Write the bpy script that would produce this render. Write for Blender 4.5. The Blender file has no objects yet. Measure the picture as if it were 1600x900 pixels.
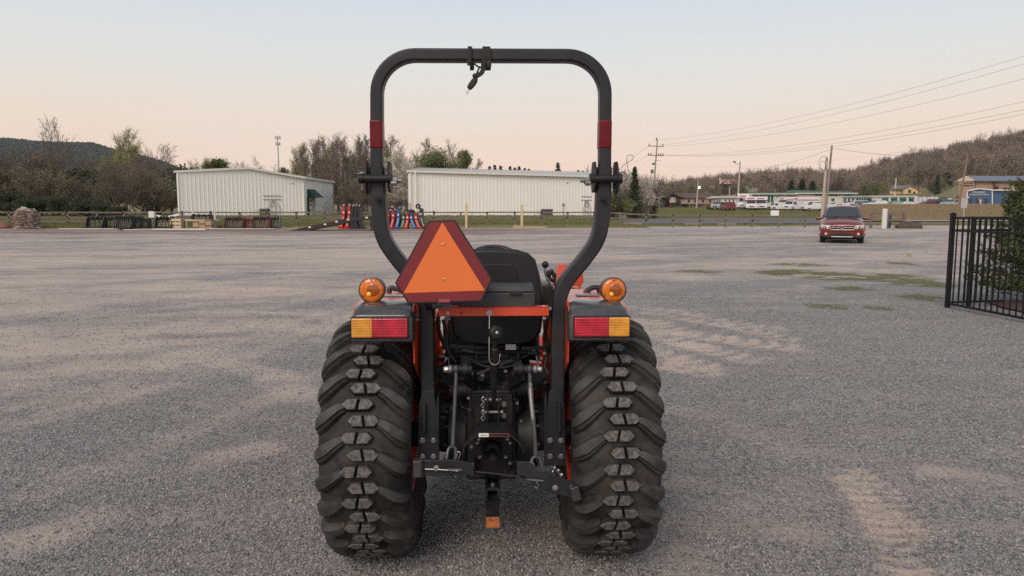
import bpy, math, random
import numpy as np
from mathutils import Vector, Matrix
from math import pi, sin, cos, radians

sc = bpy.context.scene
C = sc.collection
# ---------------------------------------------------------------- camera
F = 1155.0; PITCH = radians(6.2); CAMH = 1.6
cam_d = bpy.data.cameras.new('camera'); cam = bpy.data.objects.new('camera', cam_d); C.objects.link(cam)
cam.location = (0, 0, CAMH); cam.rotation_euler = (pi/2 - PITCH, 0, 0)
cam_d.sensor_width = 36; cam_d.lens = 36*F/1600; cam_d.clip_end = 6000; cam_d.clip_start = 0.05
sc.camera = cam
# ---------------------------------------------------------------- sky, sun, exposure
SUN_EL, SUN_AZ = radians(40), radians(205)          # afterglow of the set sun: behind and to the left
w = bpy.data.worlds.new('World'); sc.world = w; w.use_nodes = True
nt = w.node_tree; nt.nodes.clear()
def nn(t, **k):
    n = nt.nodes.new(t)
    for a, b in k.items(): setattr(n, a, b)
    return n
out = nn('ShaderNodeOutputWorld'); bg = nn('ShaderNodeBackground'); tc = nn('ShaderNodeTexCoord'); sp = nn('ShaderNodeSeparateXYZ')
ramp = nn('ShaderNodeValToRGB'); cr = ramp.color_ramp
def lin(c): return tuple(((x/255)/12.92 if x/255 <= .04045 else ((x/255+.055)/1.055)**2.4) for x in c)
stops = [(0.0, (242,210,195)), (0.055, (246,215,195)), (0.107, (240,220,200)), (0.185, (224,223,218)), (0.26, (210,218,226)), (0.40, (194,203,214)), (0.7, (170,180,193)), (1.0, (155,166,182))]
while len(cr.elements) < len(stops): cr.elements.new(.5)
for e, (p, c) in zip(cr.elements, stops): e.position = p; e.color = (*lin(c), 1)
sky = nn('ShaderNodeTexSky', sky_type='NISHITA', sun_disc=False, sun_elevation=SUN_EL, sun_rotation=SUN_AZ, dust_density=2.0)
# thin high cloud
mp = nn('ShaderNodeMapping'); mp.inputs['Scale'].default_value = (1.2, 1.2, 7)
nz = nn('ShaderNodeTexNoise'); nz.inputs['Scale'].default_value = 1.8; nz.inputs['Detail'].default_value = 5
mr = nn('ShaderNodeMapRange'); mr.inputs[1].default_value = .42; mr.inputs[2].default_value = .75; mr.inputs[3].default_value = 0; mr.inputs[4].default_value = .30
mixc = nn('ShaderNodeMix', data_type='RGBA'); mixc.inputs[7].default_value = (*lin((236,228,220)), 1)
mixs = nn('ShaderNodeMix', data_type='RGBA', blend_type='ADD'); mixs.inputs[0].default_value = 0.012
L = nt.links.new
L(tc.outputs['Generated'], sp.inputs[0]); L(sp.outputs[2], ramp.inputs[0])
L(tc.outputs['Generated'], mp.inputs[0]); L(mp.outputs[0], nz.inputs[0]); L(nz.outputs[0], mr.inputs[0]); L(mr.outputs[0], mixc.inputs[0])
L(ramp.outputs[0], mixc.inputs[6]); L(mixc.outputs[2], mixs.inputs[6]); L(sky.outputs[0], mixs.inputs[7]); L(mixs.outputs[2], bg.inputs[0]); L(bg.outputs[0], out.inputs[0])
bg.inputs[1].default_value = 1.0
sun_d = bpy.data.lights.new('sun', 'SUN'); sun_d.energy = 2.15; sun_d.angle = radians(34); sun_d.color = (1, .83, .70)
sun = bpy.data.objects.new('sun', sun_d); C.objects.link(sun)
# lamp direction matches the sky's sun_rotation (0 = +Y, clockwise seen from above)
sd = Vector((sin(SUN_AZ)*cos(SUN_EL), cos(SUN_AZ)*cos(SUN_EL), sin(SUN_EL)))
sun.rotation_euler = sd.to_track_quat('Z', 'Y').to_euler(); sun.location = sd*50
sc.view_settings.view_transform = 'Standard'; sc.view_settings.look = 'None'; sc.view_settings.exposure = 0; sc.view_settings.gamma = 1
sc.render.engine = 'CYCLES'; sc.cycles.use_denoising = False; sc.cycles.use_adaptive_sampling = False; sc.cycles.max_bounces = 6; sc.cycles.volume_bounces = 0
sc.cycles.transparent_max_bounces = 4; sc.cycles.caustics_reflective = False; sc.cycles.caustics_refractive = False

# ---------------------------------------------------------------- projection helpers (pixel of the photograph at a known distance -> place)
def ray(u, v):
    dx, dz = (u-800)/F, (450-v)/F
    return Vector((dx, cos(PITCH)+dz*sin(PITCH), -sin(PITCH)+dz*cos(PITCH)))
def W(u, v, Y):
    r = ray(u, v); return Vector((0, 0, CAMH)) + r*(Y/r.y)
def XP(u, Y): return (u-800)/F*Y/1.0058
def ZP(v, Y): return W(800, v, Y).z
def GP(u, v, z=0.0):
    r = ray(u, v); return Vector((0, 0, CAMH)) + r*((z-CAMH)/r.z)
TA = radians(1.63); TD = 3.40
TM = Matrix.Translation((-sin(TA)*TD, cos(TA)*TD, 0)) @ Matrix.Rotation(TA, 4, 'Z'); TMI = TM.inverted()
def T(u, v, yl):
    """tractor-local point seen at pixel u,v at local depth yl"""
    o = TMI @ Vector((0, 0, CAMH)); d = TMI.to_3x3() @ ray(u, v)
    return o + d*((yl-o.y)/d.y)

# ---------------------------------------------------------------- materials
def mat(name, col, rough=.6, metal=0., var=.12, scale=6., bump=0., bscale=40., coat=0., spec=.5, dust=None, dustamt=.3, trans=0., dscale=3., isl=0., stretch=None):
    m = bpy.data.materials.new(name); m.use_nodes = True
    t = m.node_tree; b = t.nodes['Principled BSDF']; N = t.nodes.new; K = t.links.new
    b.inputs['Roughness'].default_value = rough; b.inputs['Metallic'].default_value = metal
    b.inputs['Coat Weight'].default_value = coat; b.inputs['Coat Roughness'].default_value = .08; b.inputs['Specular IOR Level'].default_value = spec
    b.inputs['Transmission Weight'].default_value = trans
    tc = N('ShaderNodeTexCoord'); src = tc.outputs['Object']
    if stretch:
        mpn = N('ShaderNodeMapping'); mpn.inputs['Scale'].default_value = stretch; K(src, mpn.inputs[0]); src = mpn.outputs[0]
    nz = N('ShaderNodeTexNoise'); nz.inputs['Scale'].default_value = scale; nz.inputs['Detail'].default_value = 6; nz.inputs['Roughness'].default_value = .62; K(src, nz.inputs['Vector'])
    mr = N('ShaderNodeMapRange'); mr.inputs[1].default_value = .3; mr.inputs[2].default_value = .7; K(nz.outputs[0], mr.inputs[0])
    mx = N('ShaderNodeMix'); mx.data_type = 'RGBA'
    mx.inputs[6].default_value = (*[max(0, c*(1-var)) for c in col], 1); mx.inputs[7].default_value = (*[min(1, c*(1+var)) for c in col], 1)
    K(mr.outputs[0], mx.inputs[0]); last = mx.outputs[2]
    if isl:
        g = N('ShaderNodeNewGeometry'); hs = N('ShaderNodeHueSaturation'); m2 = N('ShaderNodeMapRange')
        m2.inputs[3].default_value = 1-isl; m2.inputs[4].default_value = 1+isl
        K(g.outputs['Random Per Island'], m2.inputs[0]); K(m2.outputs[0], hs.inputs['Value']); K(last, hs.inputs['Color']); last = hs.outputs[0]
    if dust:
        n2 = N('ShaderNodeTexNoise'); n2.inputs['Scale'].default_value = dscale; n2.inputs['Detail'].default_value = 8; n2.inputs['Roughness'].default_value = .7; K(tc.outputs['Object'], n2.inputs['Vector'])
        m3 = N('ShaderNodeMapRange'); m3.inputs[1].default_value = .42; m3.inputs[2].default_value = .72; m3.inputs[4].default_value = dustamt; K(n2.outputs[0], m3.inputs[0])
        x2 = N('ShaderNodeMix'); x2.data_type = 'RGBA'; x2.inputs[7].default_value = (*dust, 1); K(m3.outputs[0], x2.inputs[0]); K(last, x2.inputs[6]); last = x2.outputs[2]
    K(last, b.inputs['Base Color'])
    if rough < .9:
        m4 = N('ShaderNodeMapRange'); m4.inputs[3].default_value = max(0, rough-.06); m4.inputs[4].default_value = min(1, rough+.1); K(nz.outputs[0], m4.inputs[0]); K(m4.outputs[0], b.inputs['Roughness'])
    if bump:
        n3 = N('ShaderNodeTexNoise'); n3.inputs['Scale'].default_value = bscale; n3.inputs['Detail'].default_value = 4; K(src, n3.inputs['Vector'])
        bp = N('ShaderNodeBump'); bp.inputs['Strength'].default_value = bump; bp.inputs['Distance'].default_value = .3/bscale; K(n3.outputs[0], bp.inputs['Height']); K(bp.outputs[0], b.inputs['Normal'])
    return m
_mc = {}
def M(name, *a, **k):
    if name not in _mc: _mc[name] = mat(name, *a, **k)
    return _mc[name]

# ---------------------------------------------------------------- mesh builder
class MB:
    def __init__(s): s.v = []; s.f = []; s.m = []
    def add(s, vs, fs, mi=0):
        o = len(s.v); s.v += [tuple(p) for p in vs]; s.f += [tuple(i+o for i in f) for f in fs]; s.m += [mi]*len(fs); return s
    def box(s, c, d, rot=None, mi=0, tx=1, ty=1):
        x, y, z = d[0]/2, d[1]/2, d[2]/2
        vs = [Vector((a*x*(tx if k > 0 else 1), b*y*(ty if k > 0 else 1), k*z)) for k in (-1, 1) for a, b in ((-1,-1),(1,-1),(1,1),(-1,1))]
        if rot is not None:
            if not isinstance(rot, Matrix): rot = Matrix.Rotation(rot, 3, 'Z')
            vs = [rot @ p for p in vs]
        c = Vector(c)
        return s.add([p+c for p in vs], [(3,2,1,0),(4,5,6,7),(0,1,5,4),(1,2,6,5),(2,3,7,6),(3,0,4,7)], mi)
    def bb(s, x0, x1, y0, y1, z0, z1, mi=0): return s.box(((x0+x1)/2, (y0+y1)/2, (z0+z1)/2), (x1-x0, y1-y0, z1-z0), mi=mi)
    def beam(s, a, b, w, h, up=(0,0,1), mi=0):
        a = Vector(a); b = Vector(b); t = (b-a); l = t.length; t.normalize(); up = Vector(up)
        if abs(t.dot(up)) > .99: up = Vector((0,1,0))
        x = t.cross(up).normalized(); z = x.cross(t)
        return s.box((a+b)/2, (w, l, h), Matrix((x, t, z)).transposed(), mi)
    def tube(s, pts, r, n=8, closed=False, mi=0, caps=True, flat=1.0):
        pts = [Vector(p) for p in pts]; k = len(pts); rs = r if isinstance(r, (list, tuple)) else [r]*k
        ts = []
        for i in range(k):
            a = pts[i-1] if (i > 0 or closed) else pts[0]; b = pts[(i+1) % k] if (i < k-1 or closed) else pts[-1]
            ts.append((b-a).normalized())
        up = Vector((0,0,1)) if abs(ts[0].z) < .9 else Vector((0,1,0))
        x = ts[0].cross(up).normalized(); vs = []
        for i in range(k):
            x = (x - ts[i]*x.dot(ts[i])).normalized(); y = ts[i].cross(x)
            vs += [pts[i] + (x*cos(2*pi*j/n) + y*sin(2*pi*j/n)*flat)*rs[i] for j in range(n)]
        fs = [(i*n+j, i*n+(j+1) % n, ((i+1) % k)*n+(j+1) % n, ((i+1) % k)*n+j) for i in range(k if closed else k-1) for j in range(n)]
        if caps and not closed: fs += [tuple(range(n-1, -1, -1)), tuple((k-1)*n+j for j in range(n))]
        return s.add(vs, fs, mi)
    def cyl(s, a, b, r, r2=None, n=14, mi=0): return s.tube([a, b], [r, r if r2 is None else r2], n, mi=mi)
    def sweep(s, pts, sec, fix=(0,1,0), mi=0):
        """section (a,b) swept along pts lying in a plane with normal fix"""
        pts = [Vector(p) for p in pts]; fix = Vector(fix); k = len(pts); n = len(sec); vs = []
        for i in range(k):
            a = pts[max(0, i-1)]; b = pts[min(k-1, i+1)]; t = (b-a).normalized(); sd_ = t.cross(fix).normalized(); fx = sd_.cross(t)
            vs += [pts[i] + sd_*p + fx*q for p, q in sec]
        fs = [(i*n+j, i*n+(j+1) % n, (i+1)*n+(j+1) % n, (i+1)*n+j) for i in range(k-1) for j in range(n)]
        fs += [tuple(range(n-1, -1, -1)), tuple((k-1)*n+j for j in range(n))]
        return s.add(vs, fs, mi)
    def lathe(s, prof, o, ax=(1,0,0), n=32, mi=0, closed=False):
        """prof: (radius, along axis)"""
        o = Vector(o); ax = Vector(ax).normalized(); up = Vector((0,0,1)) if abs(ax.z) < .9 else Vector((0,1,0))
        x = ax.cross(up).normalized(); y = ax.cross(x); k = len(prof)
        vs = [o + ax*h + (x*cos(2*pi*j/n)+y*sin(2*pi*j/n))*r for r, h in prof for j in range(n)]
        fs = [(i*n+j, i*n+(j+1) % n, ((i+1) % k)*n+(j+1) % n, ((i+1) % k)*n+j) for i in range(k if closed else k-1) for j in range(n)]
        return s.add(vs, fs, mi)
    def prism(s, poly, ext, mi=0):
        n = len(poly); poly = [Vector(p) for p in poly]; e = Vector(ext)
        return s.add(poly+[p+e for p in poly], [tuple(range(n-1, -1, -1)), tuple(range(n, 2*n))]+[(i, (i+1) % n, n+(i+1) % n, n+i) for i in range(n)], mi)
    def ball(s, c, r, n=10, m=7, sx=1, sy=1, sz=1, mi=0):
        c = Vector(c); vs = [c+Vector((0,0,-r*sz))]
        for i in range(1, m):
            t = -pi/2+pi*i/m; vs += [c+Vector((r*sx*cos(t)*cos(2*pi*j/n), r*sy*cos(t)*sin(2*pi*j/n), r*sz*sin(t))) for j in range(n)]
        vs.append(c+Vector((0,0,r*sz))); fs = []
        for j in range(n): fs.append((0, 1+(j+1) % n, 1+j)); fs.append((len(vs)-1, 1+(m-2)*n+j, 1+(m-2)*n+(j+1) % n))
        fs += [(1+i*n+j, 1+i*n+(j+1) % n, 1+(i+1)*n+(j+1) % n, 1+(i+1)*n+j) for i in range(m-2) for j in range(n)]
        return s.add(vs, fs, mi)
    def mesh(s, name, mats, sharp=35, fixn=True):
        me = bpy.data.meshes.new(name); me.from_pydata(s.v, [], s.f)
        for m_ in (mats if isinstance(mats, (list, tuple)) else [mats]): me.materials.append(m_)
        me.polygons.foreach_set('material_index', s.m); me.update()
        if fixn:
            import bmesh
            bm = bmesh.new(); bm.from_mesh(me); bmesh.ops.recalc_face_normals(bm, faces=bm.faces); bm.to_mesh(me); bm.free()
        me.polygons.foreach_set('use_smooth', [True]*len(me.polygons)); me.set_sharp_from_angle(angle=radians(sharp))
        return me
    def build(s, name, mats, parent=None, bevel=0, seg=2, sharp=35, loc=None, wn=False):
        o = bpy.data.objects.new(name, s.mesh(name, mats, sharp)); C.objects.link(o)
        if parent is not None: o.parent = parent
        if loc is not None: o.location = loc
        if bevel:
            b = o.modifiers.new('bevel', 'BEVEL'); b.width = bevel; b.segments = seg; b.limit_method = 'ANGLE'; b.angle_limit = radians(38); b.use_clamp_overlap = True
        if bevel or wn:
            n_ = o.modifiers.new('normals', 'WEIGHTED_NORMAL'); n_.keep_sharp = True; n_.weight = 80
        return o
def tag(o, label=None, cat=None, group=None, kind=None):
    if label: o['label'] = label
    if cat: o['category'] = cat
    if group: o['group'] = group
    if kind: o['kind'] = kind
    return o
def thing(name, label, cat, loc=(0,0,0), rz=0, group=None):
    o = bpy.data.objects.new(name, None); C.objects.link(o); o.location = loc; o.rotation_euler = (0, 0, rz); o.empty_display_size = .2
    return tag(o, label, cat, group)
def dup(root, loc=None, rz=None, scale=None, label=None, group=None):
    r = root.copy(); C.objects.link(r)
    if loc is not None: r.location = loc
    if rz is not None: r.rotation_euler = (0, 0, rz)
    if scale is not None: r.scale = scale if isinstance(scale, tuple) else (scale,)*3
    if label: r['label'] = label
    if group: r['group'] = group
    for ch in list(root.children):
        c = ch.copy(); C.objects.link(c); c.parent = r
        for g in list(ch.children):
            d = g.copy(); C.objects.link(d); d.parent = c
    return r
def share(name, me, parent=None, loc=(0,0,0), rot=(0,0,0), scale=None):
    o = bpy.data.objects.new(name, me); C.objects.link(o); o.parent = parent; o.location = loc; o.rotation_euler = rot
    if scale: o.scale = scale
    return o
def npmesh(name, V, Q, mats, smooth=False):
    me = bpy.data.meshes.new(name); V = np.asarray(V, np.float32); Q = np.asarray(Q, np.int32); k = Q.shape[1]
    me.vertices.add(len(V)); me.vertices.foreach_set('co', V.ravel()); me.loops.add(Q.size); me.loops.foreach_set('vertex_index', Q.ravel())
    me.polygons.add(len(Q)); me.polygons.foreach_set('loop_start', np.arange(0, Q.size, k, dtype=np.int32))
    me.polygons.foreach_set('use_smooth', np.full(len(Q), smooth)); me.update(calc_edges=True)
    for m_ in (mats if isinstance(mats, (list, tuple)) else [mats]): me.materials.append(m_)
    return me
# value noise (numpy), used for ground relief and dirt
def _h(ix, iy, seed):
    n = (ix.astype(np.int64)*374761393 + iy.astype(np.int64)*668265263 + seed*1274126177) & 0xffffffff
    n = ((n ^ (n >> 13))*1274126177) & 0xffffffff
    return ((n ^ (n >> 16)) & 0xffff)/65535.0
def vnoise(x, y, seed=0):
    x = np.asarray(x, float); y = np.asarray(y, float); ix = np.floor(x); iy = np.floor(y); fx = x-ix; fy = y-iy
    fx = fx*fx*(3-2*fx); fy = fy*fy*(3-2*fy)
    a = _h(ix, iy, seed); b = _h(ix+1, iy, seed); c = _h(ix, iy+1, seed); d = _h(ix+1, iy+1, seed)
    return a+(b-a)*fx+(c-a)*fy+(a-b-c+d)*fx*fy
def fbm(x, y, seed=0, o=4):
    s = 0; a = .5; t = 0
    for i in range(o): s = s+a*vnoise(x*2**i+17*i, y*2**i-9*i, seed+i); t += a; a *= .55
    return s/t
def sm(a, b, x): t = np.clip((x-a)/(b-a), 0, 1); return t*t*(3-2*t)
# ================================================================ THE GROUND
CR_U = [940, 1000, 1040, 1100, 1160, 1230, 1290, 1340, 1400, 1450, 1500, 1550, 1600, 1720, 2100]
CR_V = [318, 300, 294, 286, 277, 272, 274, 271, 261, 253, 249, 240, 232, 216, 196]
CL_U = [-700, 0, 60, 105, 150, 175, 220, 260, 290, 330, 380, 460, 560, 900]
CL_V = [232, 214, 219, 222, 221, 228, 239, 250, 262, 278, 290, 300, 306, 312]
def ground_z(x, y):
    x = np.asarray(x, float); y = np.asarray(y, float)
    ys = np.maximum(y, 1.0); a = np.clip(800+x/ys*F*1.0058, -900, 2300); a = np.where(y > 1, a, 800)
    wl = 1-sm(6, 13, x)
    z = wl*(sm(57, 61.5, y)*.25+sm(62, 76, y)*.5)
    wr = sm(6, 13, x); bank = sm(1290, 1350, a)
    z = z + wr*((sm(94, 118, y)*1.95-sm(120, 129, y)*.6)*bank + sm(105, 170, y)*1.4*(1-bank))
    z = z + wr*sm(225, 300, y)*5.2*sm(1330, 1400, a) + wr*sm(165, 215, y)*4.5*sm(1460, 1500, a)
    crest = np.interp(a, CR_U, CR_V); zc = np.maximum(0, 1.6+(324.5-crest)/F*650-12)
    z = z + sm(300, 650, y)*zc*(.92+.16*fbm(x/60, y/60, 3))*wr
    cl = np.interp(a, CL_U, CL_V); zl = 1.6+(324.5-cl)/F*1500-15
    z = z + sm(750, 1500, y)*np.maximum(0, zl)*(.94+.1*fbm(x/120, y/120, 5))*(1-wr*sm(6,13,x))
    return np.where(y > 40, z, 0)
# ---- polar sheet helper
def polar(az, rad, zf):
    A, R = np.meshgrid(az, rad); X = R*np.sin(A); Y = R*np.cos(A); Z = zf(X, Y); n = len(az); k = len(rad)
    V = np.stack([X, Y, Z], -1).reshape(-1, 3); i, j = np.meshgrid(np.arange(k-1), np.arange(n-1), indexing='ij'); b = (i*n+j).ravel()
    return V, np.stack([b, b+1, b+n+1, b+n], -1)
front = np.radians(np.concatenate([np.arange(-60, -38, 2), np.arange(-38, 38.01, .5), np.arange(40, 61, 2)])); back = np.radians(np.arange(60, 301, 6))
azf = np.concatenate([front, back[1:]])
rad = np.concatenate([[.1, 20, 50], np.arange(56, 130, 1.5), np.geomspace(130, 2600, 90)])
def zfield(X, Y): return ground_z(X, Y) - .03 + np.where(Y > 57, (fbm(X/3, Y/3, 8)-.5)*.12*sm(56, 62, Y), 0)
V, Q = polar(azf, rad, zfield)
def field_mat():
    m = bpy.data.materials.new('field_grass'); m.use_nodes = True; t = m.node_tree; b = t.nodes['Principled BSDF']; N = t.nodes.new; K = t.links.new
    b.inputs['Roughness'].default_value = .95; b.inputs['Specular IOR Level'].default_value = .15
    tc = N('ShaderNodeTexCoord')
    def noise(s, d=5, st=None):
        n = N('ShaderNodeTexNoise'); n.inputs['Scale'].default_value = s; n.inputs['Detail'].default_value = d; n.inputs['Roughness'].default_value = .65
        if st: q = N('ShaderNodeMapping'); q.inputs['Scale'].default_value = st; K(tc.outputs['Object'], q.inputs[0]); K(q.outputs[0], n.inputs['Vector'])
        else: K(tc.outputs['Object'], n.inputs['Vector'])
        return n.outputs[0]
    r = N('ShaderNodeValToRGB'); e = r.color_ramp.elements
    e[0].position = .36; e[0].color = (.12, .13, .05, 1); e[1].position = .64; e[1].color = (.31, .225, .135, 1)
    x = e.new(.5); x.color = (.19, .175, .085, 1)
    a = N('ShaderNodeMath'); a.operation = 'MULTIPLY_ADD'; a.inputs[1].default_value = .45; K(noise(.35, 6), a.inputs[0])
    b2 = N('ShaderNodeMath'); b2.operation = 'MULTIPLY'; b2.inputs[1].default_value = .55; K(noise(4, 6), b2.inputs[0]); K(b2.outputs[0], a.inputs[2]); 
    at = N('ShaderNodeAttribute'); at.attribute_name = 'dry'; ad = N('ShaderNodeMath'); ad.operation = 'ADD'; K(a.outputs[0], ad.inputs[0]); K(at.outputs['Fac'], ad.inputs[1])
    K(ad.outputs[0], r.inputs[0]); K(r.outputs[0], b.inputs['Base Color'])
    bp = N('ShaderNodeBump'); bp.inputs['Strength'].default_value = .8; bp.inputs['Distance'].default_value = .08; K(noise(9, 4), bp.inputs['Height']); K(bp.outputs[0], b.inputs['Normal'])
    return m
me = npmesh('grass_field', V, Q, field_mat(), True)
Xv, Yv = V[:, 0], V[:, 1]; av = 800+Xv/np.maximum(Yv, 1)*F
dry = (.10+.16*fbm(Xv/5, Yv/3, 99))*sm(1290, 1340, av)*sm(96, 104, Yv)*(1-sm(124, 140, Yv)) + .2*(1-sm(57, 59.5, Yv)) - .07*sm(58, 60, Yv)*(1-sm(66, 80, Yv)) + .1*sm(330, 420, Yv)
at_ = me.attributes.new('dry', 'FLOAT', 'POINT'); at_.data.foreach_set('value', dry.astype(np.float32))
tag(share('grass_field', me), kind='structure')

# ---- the gravel lot
def seg_d(X, Y, p, q):
    px, py = p; qx, qy = q; dx, dy = qx-px, qy-py; l2 = dx*dx+dy*dy; t = np.clip(((X-px)*dx+(Y-py)*dy)/l2, 0, 1)
    return np.hypot(X-px-t*dx, Y-py-t*dy), t*math.sqrt(l2)
TRACKS = []   # (path pixels, half width, strength)
for pts, hw, st in [([(1000, 517), (1080, 540), (1160, 562)], .26, .8), ([(985, 562), (1050, 573), (1100, 584)], .2, .75), ([(1010, 490), (1130, 508), (1225, 530)], .22, .6), ([(1000, 500), (1060, 520), (1130, 530), (1240, 545)], .30, .8), ([(985, 545), (1060, 560), (1110, 575)], .22, .7), ([(990, 480), (1090, 492), (1200, 512)], .25, .45),
                    ([(1325, 745), (1365, 800), (1420, 905)], .13, .75), ([(1345, 735), (1395, 770), (1440, 850)], .07, .45), ([(0, 668), (180, 622), (360, 566), (520, 505), (600, 472)], .22, .42), ([(0, 640), (180, 596), (350, 542), (500, 490)], .16, .38), ([(0, 560), (220, 520), (420, 480), (620, 440)], .3, .42), ([(60, 770), (260, 690), (420, 625), (490, 585)], .18, .34), ([(0, 480), (250, 450), (520, 425)], .4, .4), ([(1060, 640), (1250, 700), (1450, 735)], .2, .25), ([(0, 590), (120, 575), (250, 560), (330, 545)], .35, .5),
                    ([(90, 635), (190, 600), (300, 575)], .25, .3), ([(330, 560), (430, 590), (470, 615)], .25, .5), ([(380, 500), (520, 520)], .4, .4), ([(340, 715), (410, 700)], .18, .75), ([(0, 855), (60, 840), (130, 815)], .2, .45),
                    ([(1460, 735), (1570, 748)], .1, .6), ([(0, 520), (200, 500), (420, 480)], .5, .35), ([(150, 470), (400, 450), (560, 440)], .6, .35), ([(1230, 835), (1270, 845)], .12, .45), ([(1000, 455), (1300, 400), (1500, 385)], .5, .25),
                    ([(1040, 860), (1090, 890)], .2, .55), ([(640, 760), (660, 700)], .2, .4)]:
    TRACKS.append(([tuple(GP(*p)[:2]) for p in pts], hw, st))
def dirt_f(X, Y):
    # worn sandy dirt showing through, streaked along the way vehicles turn
    c, s = cos(.25), sin(.25); U, Vv = X*c+Y*s, -X*s+Y*c
    wx = fbm(X/5, Y/5, 40, 3)-.5
    big = fbm(U/6.5+wx*1.5, Vv/2.2+wx*2, 11, 4); mid = fbm(U/1.6, Vv/.7, 23, 4); fine = fbm(X/.16, Y/.16, 31, 3)
    far = sm(6, 24, Y)*.38
    d = (big-.52)*1.7 + (mid-.5)*1.3 + (fine-.5)*.5 + far + .14
    d = d - .10*sm(0, 5, X)*(1-sm(16, 28, Y)) + .17*(1-sm(-6, 0, X))*sm(4, 7, Y)
    for path, hw, st in TRACKS:
        off = 0; barred = any(path is t_[0] for t_ in TRACKS[:8])
        for p, q in zip(path, path[1:]):
            dd, tt = seg_d(X, Y, p, q); edge = hw*(.7+.8*fbm(X/.25, Y/.25, 57, 3))
            bar = 1.0 if not barred else .55+.75*sm(-.3, .5, np.sin((tt+off+dd*.4)*2*pi/(.24 if hw > .18 else .11)+3*fbm(X/.5, Y/.5, 58, 2))); off += math.dist(p, q)
            d = np.maximum(d, d*.5+st*bar*(1-sm(edge*.35, edge*1.25, dd))*(.65+.7*mid))
    return np.clip(d, 0, 1)
def rut_z(X, Y):
    z = (fbm(X/2.2, Y/2.2, 61, 4)-.5)*.05*sm(1.5, 5, np.hypot(X, Y)) + (fbm(X/.12, Y/.12, 67, 3)-.5)*.008
    for path, hw, st in TRACKS[:8]:
        off = 0
        for p, q in zip(path, path[1:]):
            dd, tt = seg_d(X, Y, p, q); z = z + (1-sm(hw*.7, hw*1.1, dd))*(.016*np.sin((tt+off+dd*.4)*2*pi/(.24 if hw > .18 else .11)+3*fbm(X/.5, Y/.5, 58, 2))-.008)*(.4+.9*fbm(X/.3, Y/.3, 71, 2)); off += math.dist(p, q)
    # flat where the tractor stands
    k = 1-(1-sm(1.1, 1.8, np.hypot(X+.1, (Y-3.9)*.6)))
    return z*(.35+.65*k)
def moss_f(X, Y):
    m = np.zeros_like(np.asarray(X, float)); n = fbm(X/.5, Y/.35, 81, 4)
    for u, v, ru, rv, st in [(1250, 427, 80, 6, 1), (1340, 433, 120, 7, 1), (1420, 441, 70, 9, .8), (1300, 480, 60, 6, .6), (1370, 482, 40, 5, .45), (1410, 413, 28, 2.5, .7), (1330, 452, 60, 5, .45), (1090, 425, 50, 4, .35), (1250, 414, 60, 3, .4), (1440, 465, 50, 8, .5)]:
        c = GP(u, v); ex = XP(u+ru, c.y)-c.x; ey = GP(u, v-rv).y-c.y
        m = np.maximum(m, st*(1-sm(.25, 1.15, np.hypot((X-c.x)/ex, (Y-c.y)/ey))))
    return np.clip(m*sm(.30, .55, n)*1.7, 0, 1)
def lot_edge(az):  # distance to the lot's ragged far edge
    u = 800+np.tan(az)*F; ye = np.interp(u, [-400, 100, 600, 940, 1250, 1360, 1480, 2000], [56, 57.5, 60, 63, 66, 67.5, 68, 66])
    return ye/np.cos(az)
azn = np.radians(np.concatenate([np.arange(-60, -37, 1.5), np.arange(-37, 37.01, .16), np.arange(38.5, 61, 1.5)]))
rn = np.concatenate([[.3, 1.2], np.geomspace(2, 24, 480), np.geomspace(24.3, 1, 2)[:0], np.geomspace(24.5, 70, 80)])
A, Rr = np.meshgrid(azn, rn/70); E = lot_edge(A); nzv = (fbm(A*60, A*0+3, 91, 4)-.5)*2.4
R = Rr*70; R = np.where(Rr > .5, R*(1+((E+nzv)/70-1)*sm(.5, 1, Rr)), R)
X = R*np.sin(A); Y = R*np.cos(A); Z = rut_z(X, Y)*(1-.6*sm(30, 60, R))+.004
n, k = len(azn), len(rn); V = np.stack([X, Y, Z], -1).reshape(-1, 3)
i, j = np.meshgrid(np.arange(k-1), np.arange(n-1), indexing='ij'); b0 = (i*n+j).ravel(); Q = np.stack([b0, b0+1, b0+n+1, b0+n], -1)
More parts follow.
